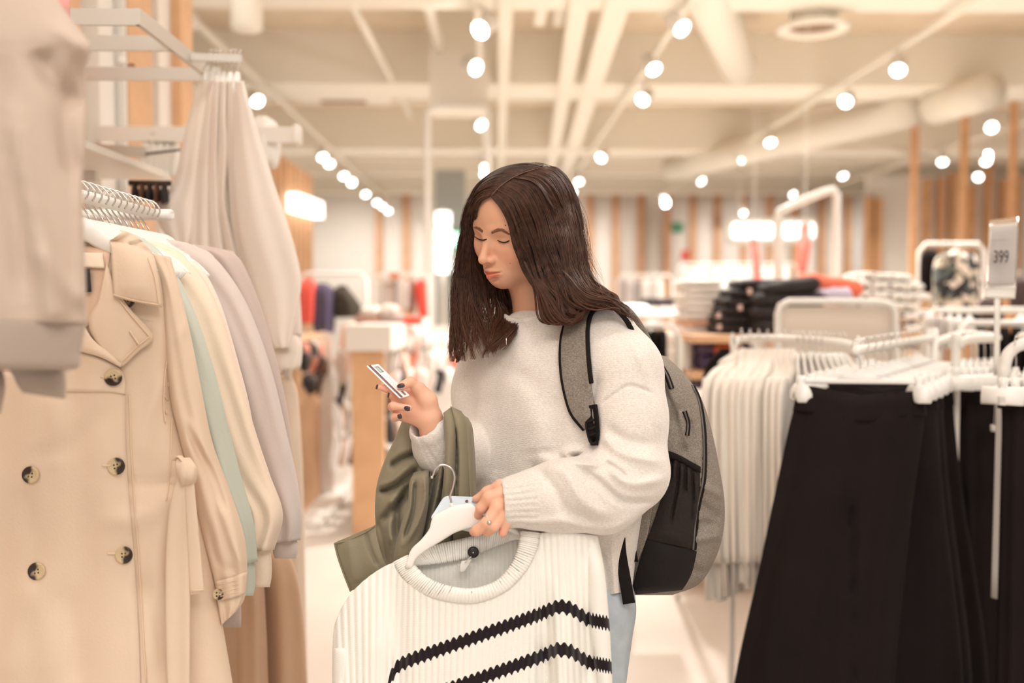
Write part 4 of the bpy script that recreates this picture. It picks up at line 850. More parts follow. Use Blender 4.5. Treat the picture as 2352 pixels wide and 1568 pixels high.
# shelf unit with folded stacks
def folded(name, lab, cat, xy, d, th, mat, grp, seed, tilt=0):
    """folded garment seen from the front: px box (x0,y0,x1,y1)"""
    x0, y0, x1, y1 = xy; r = np.random.default_rng(seed); c = (y0+y1)/2; h = (y1-y0)/2
    rows = [(x0+r.uniform(0, 5), c+tilt, x0+r.uniform(0, 5)+1, c+tilt, d, d, th*.2), (x0, y0+h, x0+6, y1-h, d, d, th)]
    A = W(x0, c, d); B = W(x1, c, d); hh = h*d/FPX
    R = []
    n = 14
    for i in range(n):
        f = i/(n-1); e = min(1, 8*min(f, 1-f)+.5); ring = []
        for k in range(20):
            a = 2*math.pi*k/20; ca, sa = math.cos(a), math.sin(a)
            ring.append((A[0]+(B[0]-A[0])*f, A[1]+th*np.sign(ca)*abs(ca)**.5*(.85+.15*e), A[2]-tilt*(f-.5)*d/FPX+hh*np.sign(sa)*abs(sa)**.55*e*(1.08+.10*math.sin(5*f+seed)+.07*math.sin(13*f+2*seed))))
        R.append(ring)
    return mk(name, loftrings(R), mat, label=lab, cat=cat, group=grp)
t = thing('shelf_unit', 'pale wooden shelf unit under the black and white folded stacks', 'shelf', W(1740, 900, 4.9)*np.array([1, 1, 0]))
zA = W(0, 768, 4.75)[2]; zB = W(0, 850, 4.75)[2]; xl, xr = W(1555, 0, 5.0)[0], W(1890, 0, 5.0)[0]
for z in (zA, zB, .55, .2): mk('shelf_board', box(xl, W(1700, 0, 4.7)[0] if z > .6 else xr, 4.6, 5.6, z-.035, z), m_wood, t, smooth=False)
mk('shelf_board', box(W(1700, 0, 4.7)[0]-.0, xr+.6, 4.75, 5.6, zA-.035, zA), m_wood, t, smooth=False)
for x in (xl, xr+.5): mk('upright', box(x, x+.03, 5.5, 5.56, 0, zA), m_white, t, smooth=False); mk('upright', box(x, x+.03, 4.8, 4.86, 0, zA-.035), m_white, t, smooth=False)
m_bk = M('black_denim', (46, 38, 38), .85, bump=(90, .2), var=(8, .2)); m_ws = M('white_knit_stack', (240, 232, 224), .9, bump=(120, .2))
words = ['bottom', 'second from the bottom', 'third from the bottom', 'fourth from the bottom', 'fifth from the bottom', 'sixth from the bottom', 'seventh from the bottom', 'eighth from the bottom', 'top']
JN = []
for i in range(6):
    y1 = 764-20*i; JN.append(folded('folded_jeans', 'black folded jeans in the dark stack, '+words[i], 'jeans', ((1632, 1636, 1646, 1650, 1664, 1684)[i], y1-21, (1790, 1800, 1790, 1806, 1790, 1800)[i], y1), 4.95, .15, m_bk, 'stack of black folded jeans', i))
for i in range(4):
    y1 = 762-29*i; JN.append(folded('folded_jeans', 'thick black folded garment in front of the jeans stack, '+words[i], 'jeans', ((1722, 1716, 1720, 1736)[i], y1-31, (1890, 1884, 1880, 1862)[i], y1), 4.8, .17, m_bk, 'front black folded garments', 20+i, tilt=-14 if i == 3 else 0))
for i in range(4): mk('size_sticker', loftpx([((1652, 1700, 1650, 1722)[i]-5, (745, 700, 718, 662)[i], (1652, 1700, 1650, 1722)[i]+5, (745, 700, 718, 662)[i], 4.6, 4.6, .003), ((1652, 1700, 1650, 1722)[i]-5, (757, 712, 730, 676)[i], (1652, 1700, 1650, 1722)[i]+5, (757, 712, 730, 676)[i], 4.6, 4.6, .003)], 10, 4), M('sticker', (226, 190, 176), .5), JN[(0, 7, 2, 9)[i]])
for i in range(8):
    y1 = 764-15*i; folded('folded_knit', 'white folded knit in the pale stack left of the black jeans, '+words[i], 'folded knit', (1552+(i*7) % 11, y1-16, 1652-(i*5) % 9, y1), 5.2, .16, m_ws if i not in (1,) else M('peach_knit', (236, 190, 160), .9), 'white folded stack', 40+i)
for i in range(5):
    y1 = 846-16*i; folded('folded_knit', 'white folded knit on the lower shelf, '+words[i], 'folded knit', (1536+(i*5) % 9, y1-17, 1606, y1), 5.1, .16, m_ws, 'lower white stack', 60+i)
for i, (c_, x0, x1, y0, y1, lb) in enumerate([((206, 104, 66), 1624, 1690, 788, 812, 'orange folded sweater upper of the two below the board'), ((200, 96, 60), 1626, 1692, 816, 846, 'orange folded sweater lower of the two below the board'), ((92, 78, 104), 1600, 1630, 786, 812, 'dusky purple folded sweater upper'), ((78, 66, 92), 1600, 1630, 814, 846, 'dusky purple folded sweater lower'), ((60, 44, 44), 1690, 1720, 790, 846, 'dark brown folded sweater beside the orange ones'), ((84, 72, 96), 1590, 1650, 868, 890, 'purple folded sweater under the second board')]):
    folded('folded_sweater', lb, 'sweater', (x0, y0, x1, y1), 4.85, .12, M('fold_%d' % i, c_, .9, bump=(90, .3)), None, 80+i)
m_or = M('coral_cloth', (244, 124, 92), .8)
folded('folded_shirt', 'coral orange shirt lying on top behind the black stack', 'shirt', (1842, 636, 1965, 672), 5.0, .12, m_or, None, 91, tilt=20)
folded('folded_shirt', 'pale lilac shirt under the coral one', 'shirt', (1866, 662, 1940, 694), 4.95, .12, M('lilac_cloth', (208, 196, 214), .8), None, 92)
# printed white fabrics: dots/dashes pattern in the surface
def printed(name, base, ink, scale, thr):
    m = M(name, base, .85); nt = m.node_tree; p = nt.nodes['Principled BSDF']; tc = nt.nodes.new('ShaderNodeTexCoord'); v = nt.nodes.new('ShaderNodeTexVoronoi'); v.inputs['Scale'].default_value = scale
    r = nt.nodes.new('ShaderNodeValToRGB'); r.color_ramp.interpolation = 'CONSTANT'; r.color_ramp.elements[0].color = lin(ink); r.color_ramp.elements[1].position = thr; r.color_ramp.elements[1].color = lin(base)
    nt.links.new(tc.outputs['Object'], v.inputs['Vector']); nt.links.new(v.outputs['Distance'], r.inputs['Fac']); nt.links.new(r.outputs['Color'], p.inputs['Base Color']); return m
m_dot = printed('dotted_print', (240, 234, 226), (80, 72, 74), 26, .27); m_flo = bpy.data.materials.new('floral_print'); m_flo.use_nodes = True
nt = m_flo.node_tree; v = nt.nodes.new('ShaderNodeTexVoronoi'); v.inputs['Scale'].default_value = 27; tc = nt.nodes.new('ShaderNodeTexCoord'); r = nt.nodes.new('ShaderNodeValToRGB'); r.color_ramp.interpolation = 'CONSTANT'; sx = nt.nodes.new('ShaderNodeSeparateColor')
nt.links.new(tc.outputs['Object'], v.inputs['Vector']); nt.links.new(v.outputs['Color'], sx.inputs[0]); nt.links.new(sx.outputs[0], r.inputs['Fac'])
e = r.color_ramp.elements; e[0].color = lin((42, 40, 40)); e[1].position = .42; e[1].color = lin((150, 140, 120)); 
for pos, c_ in ((.56, (88, 96, 92)), (.68, (206, 192, 170)), (.86, (232, 214, 200))): x_ = e.new(pos); x_.color = lin(c_)
nt.links.new(r.outputs['Color'], nt.nodes['Principled BSDF'].inputs['Base Color']); nt.nodes['Principled BSDF'].inputs['Roughness'].default_value = .85
for i, (x0, y0, x1, y1) in enumerate([(1905, 690, 2080, 712), (1910, 666, 2110, 692), (1925, 644, 2095, 668), (1960, 628, 2070, 646), (2040, 712, 2118, 740), (2046, 740, 2116, 766), (2044, 766, 2112, 792)]):
    folded('folded_shirt', 'white shirt with small dark dashes, %s of the printed pile' % ['fourth from top', 'third from top', 'second from top', 'top', 'fifth from top', 'sixth from top', 'bottom'][i], 'shirt', (x0, y0, x1, y1), 5.1, .17, m_dot, 'printed white shirts', 100+i, tilt=6 if i < 4 else 0)
t = thing('display_table', 'white table under the printed shirts', 'table', W(2010, 900, 5.1)*np.array([1, 1, 0])); za = W(0, 793, 5.1)[2]
mk('tabletop', box(W(1900, 0, 5)[0], W(2130, 0, 5)[0], 4.9, 5.6, za-.03, za, .01), m_white, t)
for x in (W(1905, 0, 5)[0], W(2115, 0, 5)[0]): mk('leg', box(x, x+.03, 5.2, 5.23, 0, za-.03), m_white, t, smooth=False)

def hung(name, lab, cat, rows, d, mat, T=.06, grp=None, seed=0, hook=None, amp=.012):
    t = thing(name, lab, cat, W((rows[-1][0]+rows[-1][2])/2, rows[-1][1], d), group=grp)
    mk('body', loftpx([r_+(d, d, T*(.35 if k_ == 0 else 1)) for k_, r_ in enumerate(rows)], 28, 28, folds([(1.6, seed, amp, .1), (3.3, 2*seed, amp*.5, -.1)])), mat, t)
    if hook is not None:
        c = ((rows[0][0]+rows[0][2])/2, rows[0][1]); mk('hanger_hook', tpx([(c[0], c[1]+3, d), (c[0], c[1]-hook*.6, d), (c[0]+3, c[1]-hook, d)], 4, 6), m_white, t)
    return t
def rail(lab, x0, x1, y, d, w_=.014, legs=True):
    a = W(x0, y, d); b = W(x1, y, d); t = thing('garment_rail', lab, 'rail', ((a[0]+b[0])/2, (a[1]+b[1])/2, 0))
    mk('rail', tube([(a[0], a[1], 0), (a[0], a[1], a[2]-.05), (a[0]+.04, a[1], a[2]), (b[0]-.04, b[1], b[2]), (b[0], b[1], b[2]-.05), (b[0], b[1], 0)], w_, 8), m_white, t); return t
# floral and black tops on a far rail
rail('white rail carrying the black and the floral tops', 2112, 2262, 560, 6.4)
hung('hanging_top', 'black top hanging left of the floral one', 'top', [(2128, 572, 2146, 572), (2114, 590, 2158, 588), (2112, 640, 2160, 640), (2116, 672, 2160, 672)], 6.4, m_blk, hook=10)
hung('hanging_top', 'black floral printed blouse on the far rail at the right', 'blouse', [(2190, 572, 2210, 572), (2150, 592, 2246, 590), (2142, 640, 2256, 636), (2146, 700, 2262, 700), (2150, 712, 2258, 712)], 6.2, m_flo, T=.09, hook=10)
hung('hanging_top', 'dark garment hanging under the floral blouse rail', 'top', [(2170, 700, 2240, 700), (2160, 716, 2262, 714), (2166, 760, 2262, 760)], 6.5, m_blk)
m_gr1 = M('grey_white_cloth', (214, 204, 198), .85, bump=(60, .2)); m_wh = M('white_cloth', (244, 238, 231), .85, bump=(60, .2)); m_brn = M('dark_brown_cloth', (76, 58, 54), .85)
rail('upper white rail at the right with pale folded tops', 2126, 2400, 712, 4.4)
rail('lower white rail at the right with black skirts', 2200, 2420, 742, 4.0)
for i, (x0, x1, y0, y1, mm, lb) in enumerate([(2128, 2152, 722, 800, m_gr1, 'leftmost pale grey'), (2150, 2172, 722, 806, m_gr1, 'second pale grey'), (2170, 2194, 724, 800, m_wh, 'third, white'), (2192, 2214, 724, 786, m_wh, 'fourth, white'), (2214, 2240, 724, 770, m_wh, 'fifth, white'), (2330, 2360, 722, 780, m_wh, 'rightmost, white')]):
    hung('hanging_top', lb+' top on the upper white rail at the right', 'top', [((x0+x1)/2-3, y0, (x0+x1)/2+3, y0), (x0, y0+14, x1, y0+14), (x0, y1-10, x1, y1-10), (x0+2, y1, x1-2, y1)], 4.35, mm, seed=i, hook=8, grp='pale tops on the upper rail')
for i, (x0, x1) in enumerate([(2246, 2272), (2268, 2296), (2294, 2322), (2320, 2352), (2350, 2380)]):
    hung('skirt', 'black skirt on the lower white rail, %s' % ['leftmost', 'second', 'third', 'fourth', 'rightmost at the frame edge'][i], 'skirt', [(x0+4, 752, x1-4, 752), (x0, 780, x1, 780), (x0-2, 860, x1+2, 860), (x0-4, 980, x1+4, 980)], 4.0, m_blk, seed=i, hook=9, grp='black skirts on the lower rail')
hung('hanging_top', 'dark brown jacket behind the price sign', 'jacket', [(2330, 636, 2350, 636), (2318, 656, 2372, 650), (2318, 705, 2380, 705)], 5.6, m_brn, hook=14)
hung('hanging_top', 'dark brown jacket left of the price sign', 'jacket', [(2258, 684, 2282, 684), (2246, 700, 2300, 700), (2250, 735, 2310, 735)], 5.0, m_brn, hook=14)
rail('far rail behind the price sign', 2262, 2440, 664, 5.6)
# behind her shoulder: counters, black garments, striped clothes
t = thing('display_table', 'low white table with pale folded clothes behind her shoulder', 'table', W(1490, 900, 7)*np.array([1, 1, 0])); za = W(0, 716, 7)[2]
mk('tabletop', box(W(1400, 0, 7)[0], W(1560, 0, 7)[0], 6.9, 8.2, za-.04, za, .015), m_white, t)
for px in (1404, 1545): x = W(px, 0, 7)[0]; mk('leg', box(x, x+.05, 6.95, 7.0, 0, za-.04), m_white, t, smooth=False); mk('leg', box(x, x+.05, 8.1, 8.15, 0, za-.04), m_white, t, smooth=False)
for i, (x0, y0, x1, y1, mm) in enumerate([(1448, 700, 1500, 716, m_wh), (1478, 684, 1545, 701, m_bk), (1500, 700, 1552, 716, m_gr1), (1410, 700, 1446, 716, m_gr1)]):
    folded('folded_shirt', 'folded %s garment on the low white table, %s' % (['white', 'dark', 'grey', 'grey'][i], ['middle', 'upper', 'right', 'left'][i]), 'shirt', (x0, y0, x1, y1), 7.3, .2, mm, None, 120+i)
rail('rail with black garments directly behind her shoulder', 1452, 1560, 748, 4.6)
for i in range(4):
    x0 = 1456+18*i; hung('skirt', 'black skirt behind her shoulder, %s' % ['nearest to her', 'second from her', 'third from her', 'farthest from her'][i], 'skirt', [(x0+4, 758, x0+18, 758), (x0, 775, x0+22, 775), (x0, 850, x0+22, 850), (x0, 930, x0+22, 930)], 4.6, m_blk, seed=i, hook=8, grp='black skirts behind her shoulder')
m_str = M('grey_melange', (170, 160, 154), .85, bump=(30, .4))
rail('far rail with grey clothes right of her hair', 1418, 1545, 632, 11)
for i, (x0, x1, mm) in enumerate([(1424, 1440, m_str), (1440, 1456, m_gr1), (1455, 1472, m_str), (1474, 1490, m_wh), (1492, 1506, m_gr1), (1508, 1524, m_wh)]):
    hung('hanging_top', 'far %s garment on the rail right of her hair, %s' % ('grey' if mm is m_str else 'pale', ['first', 'second', 'third', 'fourth', 'fifth', 'sixth'][i]), 'top', [((x0+x1)/2-2, 640, (x0+x1)/2+2, 640), (x0, 650, x1, 650), (x0-1, 715, x1+1, 715)], 11, mm, T=.12, seed=i, hook=5, grp='far clothes right of her hair', amp=.02)
rail('far rail with white clothes under the glowing sign', 1560, 1830, 606, 14)
for i in range(14):
    x0 = 1566+18*i; hung('hanging_top', 'pale top on the far rail under the glowing sign, %s' % ['first from left', 'second', 'third', 'fourth', 'fifth', 'sixth', 'seventh', 'eighth', 'ninth', 'tenth', 'eleventh', 'twelfth', 'thirteenth', 'last'][i], 'top', [(x0+6, 614, x0+10, 614), (x0, 624, x0+16, 624), (x0, 690, x0+17, 690)], 14, m_wh if i % 3 else m_gr1, T=.14, seed=i, hook=6, grp='white tops under the glowing sign', amp=.02)
# ================================================================ centre left: gondola, far racks, hanging small goods
t = thing('gondola_table', 'white topped gondola with a pale wooden end panel, left of the woman', 'display table', W(846, 1230, 5.9)*np.array([1, 1, 0]))
a = W(808, 805, 5.85); b = W(881, 805, 5.85)
mk('end_panel', box(a[0], b[0], 5.85, 5.93, 0, a[2]), m_wood, t, smooth=False)
mk('end_panel', box(W(925, 0, 7.9)[0], W(975, 0, 7.9)[0], 7.9, 7.98, 0, a[2]), m_wood, t, smooth=False)
mk('top', loftrings([[(a[0]-.03, 5.8, z), (b[0]+.05, 5.8, z), (b[0]+.14, 8.1, z), (a[0]+.1, 8.1, z)] for z in (a[2], a[2]+.15)]), m_white, t, smooth=False)
mk('base', loftrings([[(a[0]+.02, 5.93, z), (b[0]-.06, 5.93, z), (b[0]-.0, 7.9, z), (a[0]+.1, 7.9, z)] for z in (.02, .3)]), m_white, t, smooth=False)
pw = thing('peg_wall', 'white peg wall full of small pale goods, right of the gondola', 'display wall', W(990, 1100, 7.3)*np.array([1, 1, 0])); a2 = W(898, 0, 7.3); b2 = W(1110, 0, 7.3)
mk('panel', box(a2[0], b2[0], 7.3, 7.34, .25, W(0, 748, 7.3)[2]), m_white, pw, smooth=False); mk('foot', box(a2[0]+.05, b2[0]-.05, 7.1, 7.5, 0, .25), m_white, pw, smooth=False)
for i, (x0, x1, y0, y1, c_) in enumerate([(822, 880, 722, 745, (190, 150, 134)), (880, 930, 722, 742, (170, 148, 140)), (928, 968, 726, 744, (214, 84, 66)), (834, 870, 704, 724, (226, 212, 200)), (880, 912, 700, 724, (214, 196, 184))]):
    folded('folded_garment', ['terracotta brown', 'taupe', 'red', 'pale beige', 'sand'][i]+' folded garment on top of the gondola', 'folded garment', (x0, y0, x1, y1), 6.6, .16, M('gond_%d' % i, c_, .9, bump=(60, .3)), None, 140+i)
rail('far rail with red, navy and olive garments at the left', 690, 842, 628, 7.6)
for i, (rows, c_, lb) in enumerate([([(700, 640, 712, 640), (684, 660, 728, 656), (682, 720, 728, 720), (686, 742, 724, 742)], (232, 92, 78), 'bright red top at the left of the far rail'),
        ([(730, 650, 748, 650), (716, 670, 768, 668), (716, 730, 770, 730), (726, 780, 766, 780)], (84, 74, 96), 'dark navy purple top on the far rail'),
        ([(778, 655, 794, 655), (764, 672, 822, 690), (768, 718, 836, 716), (772, 730, 830, 728)], (62, 54, 42), 'dark olive jacket with spread sleeve on the far rail')]):
    hung('hanging_top', lb, 'top', rows, 7.6, M('rack_%d' % i, c_, .85, bump=(30, .2)), T=.1, seed=i, hook=9)
hung('trousers', 'navy trousers below the purple top', 'trousers', [(734, 770, 764, 770), (732, 790, 766, 790), (736, 830, 762, 830)], 7.7, M('rack_1', (84, 74, 96)), T=.07)
hung('dress', 'peach beige dress hanging left of the gondola top', 'dress', [(800, 740, 816, 740), (784, 756, 832, 760), (778, 800, 812, 800), (760, 840, 815, 840)], 7.2, M('peach_dress', (226, 188, 162), .85), T=.1, seed=3)
hung('dress', 'bright red dress on the far rail left of her hair', 'dress', [(964, 640, 972, 640), (952, 656, 978, 656), (956, 690, 980, 690), (962, 728, 984, 728)], 9.5, M('far_red', (226, 70, 54), .8), T=.1, seed=2, hook=10)
hung('dress', 'faded brown dress beside the red one', 'dress', [(944, 640, 952, 640), (936, 656, 956, 656), (934, 720, 956, 720)], 9.7, M('far_brown', (176, 136, 116), .8), T=.1, seed=1, hook=10)
rl9 = rail('far rail behind the gondola with the red dress', 860, 985, 630, 9.5)
cols = [(232, 224, 214), (214, 196, 182), (240, 232, 226), (198, 170, 150), (226, 206, 196), (120, 100, 90)]
for i in range(9):
    x0 = 866+8*i; hung('hanging_top', 'pale blurred top on the rail behind the gondola, %s' % ['first', 'second', 'third', 'fourth', 'fifth', 'sixth', 'seventh', 'eighth', 'ninth'][i], 'top', [(x0+2, 642, x0+6, 642), (x0-2, 654, x0+9, 654), (x0-2, 706+(i*7) % 13, x0+9, 706)], 9.6, M('bt_%d' % (i % 6), cols[i % 6], .85), T=.08, seed=i, hook=8, grp='pale tops behind the gondola')
mk('sign_plate', box(W(892, 0, 9.4)[0], W(916, 0, 9.4)[0], 9.46, 9.5, W(0, 641, 9.4)[2], W(0, 626, 9.4)[2]), M('orange_plate', (196, 120, 74), .6), rl9, smooth=False)
# small goods on pegs, both flanks of the gondola
peg_cols = [((238, 230, 224), 'white'), ((240, 206, 190), 'pale pink'), ((228, 150, 128), 'coral'), ((54, 48, 48), 'black'), ((214, 192, 176), 'beige'), ((208, 214, 206), 'pale green'), ((120, 96, 84), 'brown'), ((246, 240, 236), 'bright white')]
rg = np.random.default_rng(5)
def small_goods(n, xr_, yr_, d, grp, where, idx, w=26, hgt=40):
    for i in range(n):
        f = i/(n-1); cx = xr_[0]+(xr_[1]-xr_[0])*f+rg.uniform(-5, 5); y = rg.uniform(*yr_) if len(yr_) == 2 else yr_[i % len(yr_)]; ci, cn = peg_cols[idx[i % len(idx)]]
        dd = d[0]+(d[1]-d[0])*f; lean = rg.uniform(-12, 12); ww = w*rg.uniform(.6, 1.1); hh = hgt*rg.uniform(.8, 1.3)
        hung('small_garment', 'small %s garment, %s, %s' % (cn, where, NTH[i]), 'small garment', [(cx-3, y, cx+3, y), (cx-ww/2+lean*.3, y+hh*.25, cx+ww/2+lean*.3, y+hh*.25), (cx-ww*.45+lean, y+hh*.7, cx+ww*.4+lean, y+hh*.75), (cx-ww*.2+lean, y+hh, cx+ww*.25+lean, y+hh)], dd, M('peg_%d' % idx[i % len(idx)], ci, .8), T=.04, seed=i, hook=6, grp=grp)
NTH = ['first', 'second', 'third', 'fourth', 'fifth', 'sixth', 'seventh', 'eighth', 'ninth', 'tenth', 'eleventh', 'twelfth', 'thirteenth', 'fourteenth', 'fifteenth', 'sixteenth', 'seventeenth', 'eighteenth']
for k_, (y, ix) in enumerate([(762, [7, 0, 4, 7, 1]), (800, [0, 7, 1, 4, 2, 0, 5]), (846, [1, 0, 3, 7, 2, 5, 0])]):
    small_goods(16, (896, 1090), (y-8, y+8), (6.6, 7.1), 'goods right of the gondola, row %s' % 'abc'[k_], 'right flank of the gondola, %s row' % ['upper', 'middle', 'lower'][k_], ix, 30, 48)
for k_, (y, ix) in enumerate([(905, [6, 3, 4]), (960, [3, 6, 4]), (1030, [3, 4])]):
    small_goods(5, (888, 935), (y-8, y+8), (6.1, 6.9), 'dark goods by the wooden panel, row %s' % 'abc'[k_], 'just right of the wooden end panel, %s row' % ['upper', 'middle', 'lower'][k_], ix, 30, 56)
for k_, (y, ix, xx) in enumerate([(778, [6, 2, 3, 4], (694, 740)), (812, [3, 6, 3, 2], (694, 745)), (856, [3, 3, 6], (700, 740))]):
    small_goods(7, xx, (y-8, y+8), (5.9, 7.0), 'dark goods beside the aisle, row %s' % 'abc'[k_], 'near the sweatshirt cuff, %s row' % ['upper', 'middle', 'lower'][k_], ix, 34, 46)
for k_, (y, ix) in enumerate([(800, [4, 0, 1]), (850, [0, 3, 7]), (930, [7, 4, 3]), (1000, [7, 4, 0, 6])]):
    small_goods(4, (775, 808), (y-8, y+8), (6.0, 6.5), 'goods left of the wooden panel, row %s' % 'abcd'[k_], 'left of the wooden panel, %s row' % ['top', 'second', 'third', 'lowest'][k_], ix, 26, 66)
t = thing('peg_stand', 'low white peg stand left of the gondola near the aisle', 'stand', W(725, 1000, 6.4)*np.array([1, 1, 0]))
zz = W(0, 770, 6.4)[2]; a = W(692, 0, 6.4); mk('panel', box(a[0], a[0]+.03, 6.1, 7.2, .05, zz), m_wood, t, smooth=False); mk('panel', box(a[0]-.2, a[0]+.12, 6.9, 6.93, .05, zz), m_white, t, smooth=False); mk('foot', box(a[0]-.1, a[0]+.2, 6.0, 7.2, 0, .05), m_white, t, smooth=False)
# ================================================================ the woman
def nrm(a): a = np.array(a, float); return a/np.linalg.norm(a)
f0 = nrm((-.77, -.64, 0)); l0 = np.cross([0, 0, 1.], f0)
pt, rl = math.radians(20), math.radians(7)
hf = f0*math.cos(pt)-np.array([0, 0, 1.])*math.sin(pt); hu = f0*math.sin(pt)+np.array([0, 0, 1.])*math.cos(pt)
hl = l0*math.cos(rl)-hu*math.sin(rl); hu = np.cross(hf, hl)
HS = .97; HR = np.stack([hl, hf, hu], 1); HO = W(1116, 547, 1.755)-HS*(hf*.0835+hu*.006)
f0 = nrm((-.68, -.733, 0)); l0 = np.cross([0, 0, 1.], f0)   # the trunk is turned a little less than the head
def H(x, y, z): return HO+HS*(hl*x+hf*y+hu*(z*.86 if z < 0 else z))
def he(c, r, k): return (sdf_ell(H(*c), np.array(r)*HS, HR), k)
def hc(a, b, ra, rb, k): return (sdf_cap(H(*a), H(*b), ra*HS, rb*HS), k)
prims = [he((0, -.020, .032), (.072, .090, .077), 0), he((0, .034, .042), (.058, .046, .05), .03), he((0, .030, -.025), (.060, .050, .066), .03),
         he((0, .024, -.066), (.053, .050, .038), .025), he((0, .062, -.094), (.019, .017, .015), .025), he((0, .066, -.066), (.027, .021, .026), .02)]
for s in (-1, 1):
    prims += [he((s*.038, .050, -.026), (.026, .024, .026), .02), he((s*.046, .008, -.058), (.014, .034, .020), .02)]
    prims += [hc((s*.048, .056, .019), (s*.014, .0745, .018), .007, .006, .014)]
    prims += [(sdf_ell(H(s*.032, .090, .002), np.array((.017, .0150, .011))*HS, HR), -.014)]
    prims += [he((s*.031, .0580, -.001), (.0150, .0135, .0120), .004)]
prims += [hc((0, .0775, .010), (0, .0975, -.030), .0055, .0075, .012), he((0, .0995, -.0355), (.0092, .0088, .0082), .006)]
for s in (-1, 1): prims += [he((s*.0115, .0885, -.0390), (.0062, .0085, .0068), .005)]
for s in (-1, 1): prims += [(sdf_ell(H(s*.0062, .0935, -.0450), np.array((.0032, .0046, .0026))*HS, HR), -.003)]
for s in (-1, 1): prims += [hc((s*.021, .0815, -.0665), (s*.004, .0905, -.0625), .0032, .0056, .005), hc((s*.019, .0815, -.0705), (0, .0895, -.0750), .0034, .0072, .005)]
prims += [he((0, .0865, -.083), (.012, .004, .0035), -.008)]
for s in (-1, 1): prims += [(sdf_cap(H(s*.0235, .0835, -.0662), H(0, .0985, -.0684), .0010, .0012), -.0035)]
NB = W(1252, 745, 1.86)
prims += [(sdf_cap(H(0, -.030, -.055), NB, .046, .050), .018), (sdf_cap(H(0, .012, -.080), NB+f0*.012, .030, .040), .02), (sdf_cap(NB, NB-np.array([0, 0, .06]), .05, .09), .03)]
lo = np.minimum(H(-.1, -.12, -.13), H(.1, .13, .13)); c = HO
headV, headF = surfnet(union(prims), np.array([c[0]-.16, c[1]-.17, c[2]-.26]), np.array([c[0]+.19, c[1]+.19, c[2]+.15]), .00135)
headV = relax(headV, headF, 2, .5)
# hands
rh = chain([(993, 1000, 1.715), (985, 960, 1.705)], .010, [19, 21])+chain([(1000, 985, 1.71), (982, 920, 1.70), (962, 893, 1.695)], .010, [16, 15, 12])
for tgt, rr_ in (((938, 905, 1.71), 11), ((928, 920, 1.71), 11), ((924, 937, 1.71), 11), ((928, 955, 1.71), 10)): rh += chain([(985, 960, 1.71), tgt], .010, [17, rr_])
rh += chain([(962, 894, 1.695), (943, 876, 1.685), (930, 883, 1.678), (917, 887, 1.675)], .006, [10.5, 7.6, 6.6, 4.8])
rh += chain([(938, 905, 1.71), (912, 897, 1.70), (888, 892, 1.695), (869, 889, 1.69)], .005, [8.5, 6.8, 6.2, 4.6])
rh += chain([(926, 922, 1.71), (908, 916, 1.702), (898, 908, 1.695)], .004, [8.2, 6.8, 5.4])
rh += chain([(924, 937, 1.71), (901, 934, 1.695), (904, 932, 1.68), (940, 937, 1.668)], .004, [8, 7.4, 7, 5.4])
rh += chain([(926, 954, 1.71), (908, 957, 1.695), (908, 957, 1.685), (918, 956, 1.674)], .004, [8, 7.2, 6.6, 5.6])
rh += chain([(993, 1000, 1.715), (1010, 1030, 1.74), (1060, 1050, 1.80), (1110, 1030, 1.90)], .01, [19, 21, 28, 34])
rV, rF = surfnet(union(rh), W(850, 1120, 1.62)-.02, W(1140, 840, 1.95)+.02, .0014); rV = relax(rV, rF, 2, .5)
lh = chain([(1230, 1155, 1.61), (1190, 1145, 1.60), (1165, 1138, 1.597)], .012, [24, 22, 15])+chain([(1190, 1160, 1.60), (1168, 1175, 1.597)], .012, [20, 15])
lh += chain([(1190, 1125, 1.605), (1150, 1116, 1.605), (1120, 1130, 1.612), (1094, 1146, 1.622)], .008, [14, 10, 8.5, 7])
lh += chain([(1165, 1130, 1.592), (1124, 1142, 1.583), (1106, 1166, 1.588), (1099, 1182, 1.602)], .005, [13, 10.5, 8.6, 7.6])
lh += chain([(1165, 1152, 1.590), (1142, 1165, 1.575), (1119, 1200, 1.567), (1096, 1218, 1.576), (1088, 1221, 1.584)], .004, [12, 10.8, 9.2, 8.6, 7.2])
lh += chain([(1168, 1172, 1.590), (1154, 1182, 1.577), (1134, 1208, 1.569), (1120, 1222, 1.580)], .004, [11, 10, 8.8, 7.4])
lh += chain([(1172, 1188, 1.592), (1164, 1197, 1.580), (1155, 1223, 1.580)], .004, [10.5, 9, 7])
lh += chain([(1230, 1155, 1.61), (1330, 1140, 1.64), (1450, 1105, 1.68)], .012, [26, 32, 38])+chain([(1450, 1105, 1.68), (1440, 920, 1.70), (1405, 800, 1.745)], .012, [38, 40, 38])
lV, lF = surfnet(union(lh), W(1060, 1280, 1.54)-.02, W(1500, 720, 1.78)+.04, .0015); lV = relax(lV, lF, 2, .5)
# core of the body under the clothes, joined to neck and arms
NBz = NB-np.array([0, 0, .02])
core = [(sdf_cap(NBz, W(1275, 1000, 1.83), .055, .085), 0), (sdf_cap(W(1275, 1000, 1.83), W(1258, 1330, 1.83), .085, .085), .04), (sdf_cap(W(1385, 800, 1.755), W(1130, 820, 1.93), .035, .035), .04),
        (sdf_cap(W(1130, 820, 1.93), W(1112, 1030, 1.90), .036, .034), .03), (sdf_cap(W(1400, 800, 1.74), W(1400, 820, 1.735), .036, .036), .03)]
cV, cF = surfnet(union(core), W(1000, 1500, 1.6)-.1, W(1500, 700, 2.0)+.08, .006); cV = relax(cV, cF, 2)
allV = []; allF = []; off = 0; tag_ = []
for i, (v, f) in enumerate(((headV, headF), (rV, rF), (lV, lF), (cV, cF))): allV.append(v); allF.append(f+off); off += len(v); tag_.append(np.full(len(v), i))
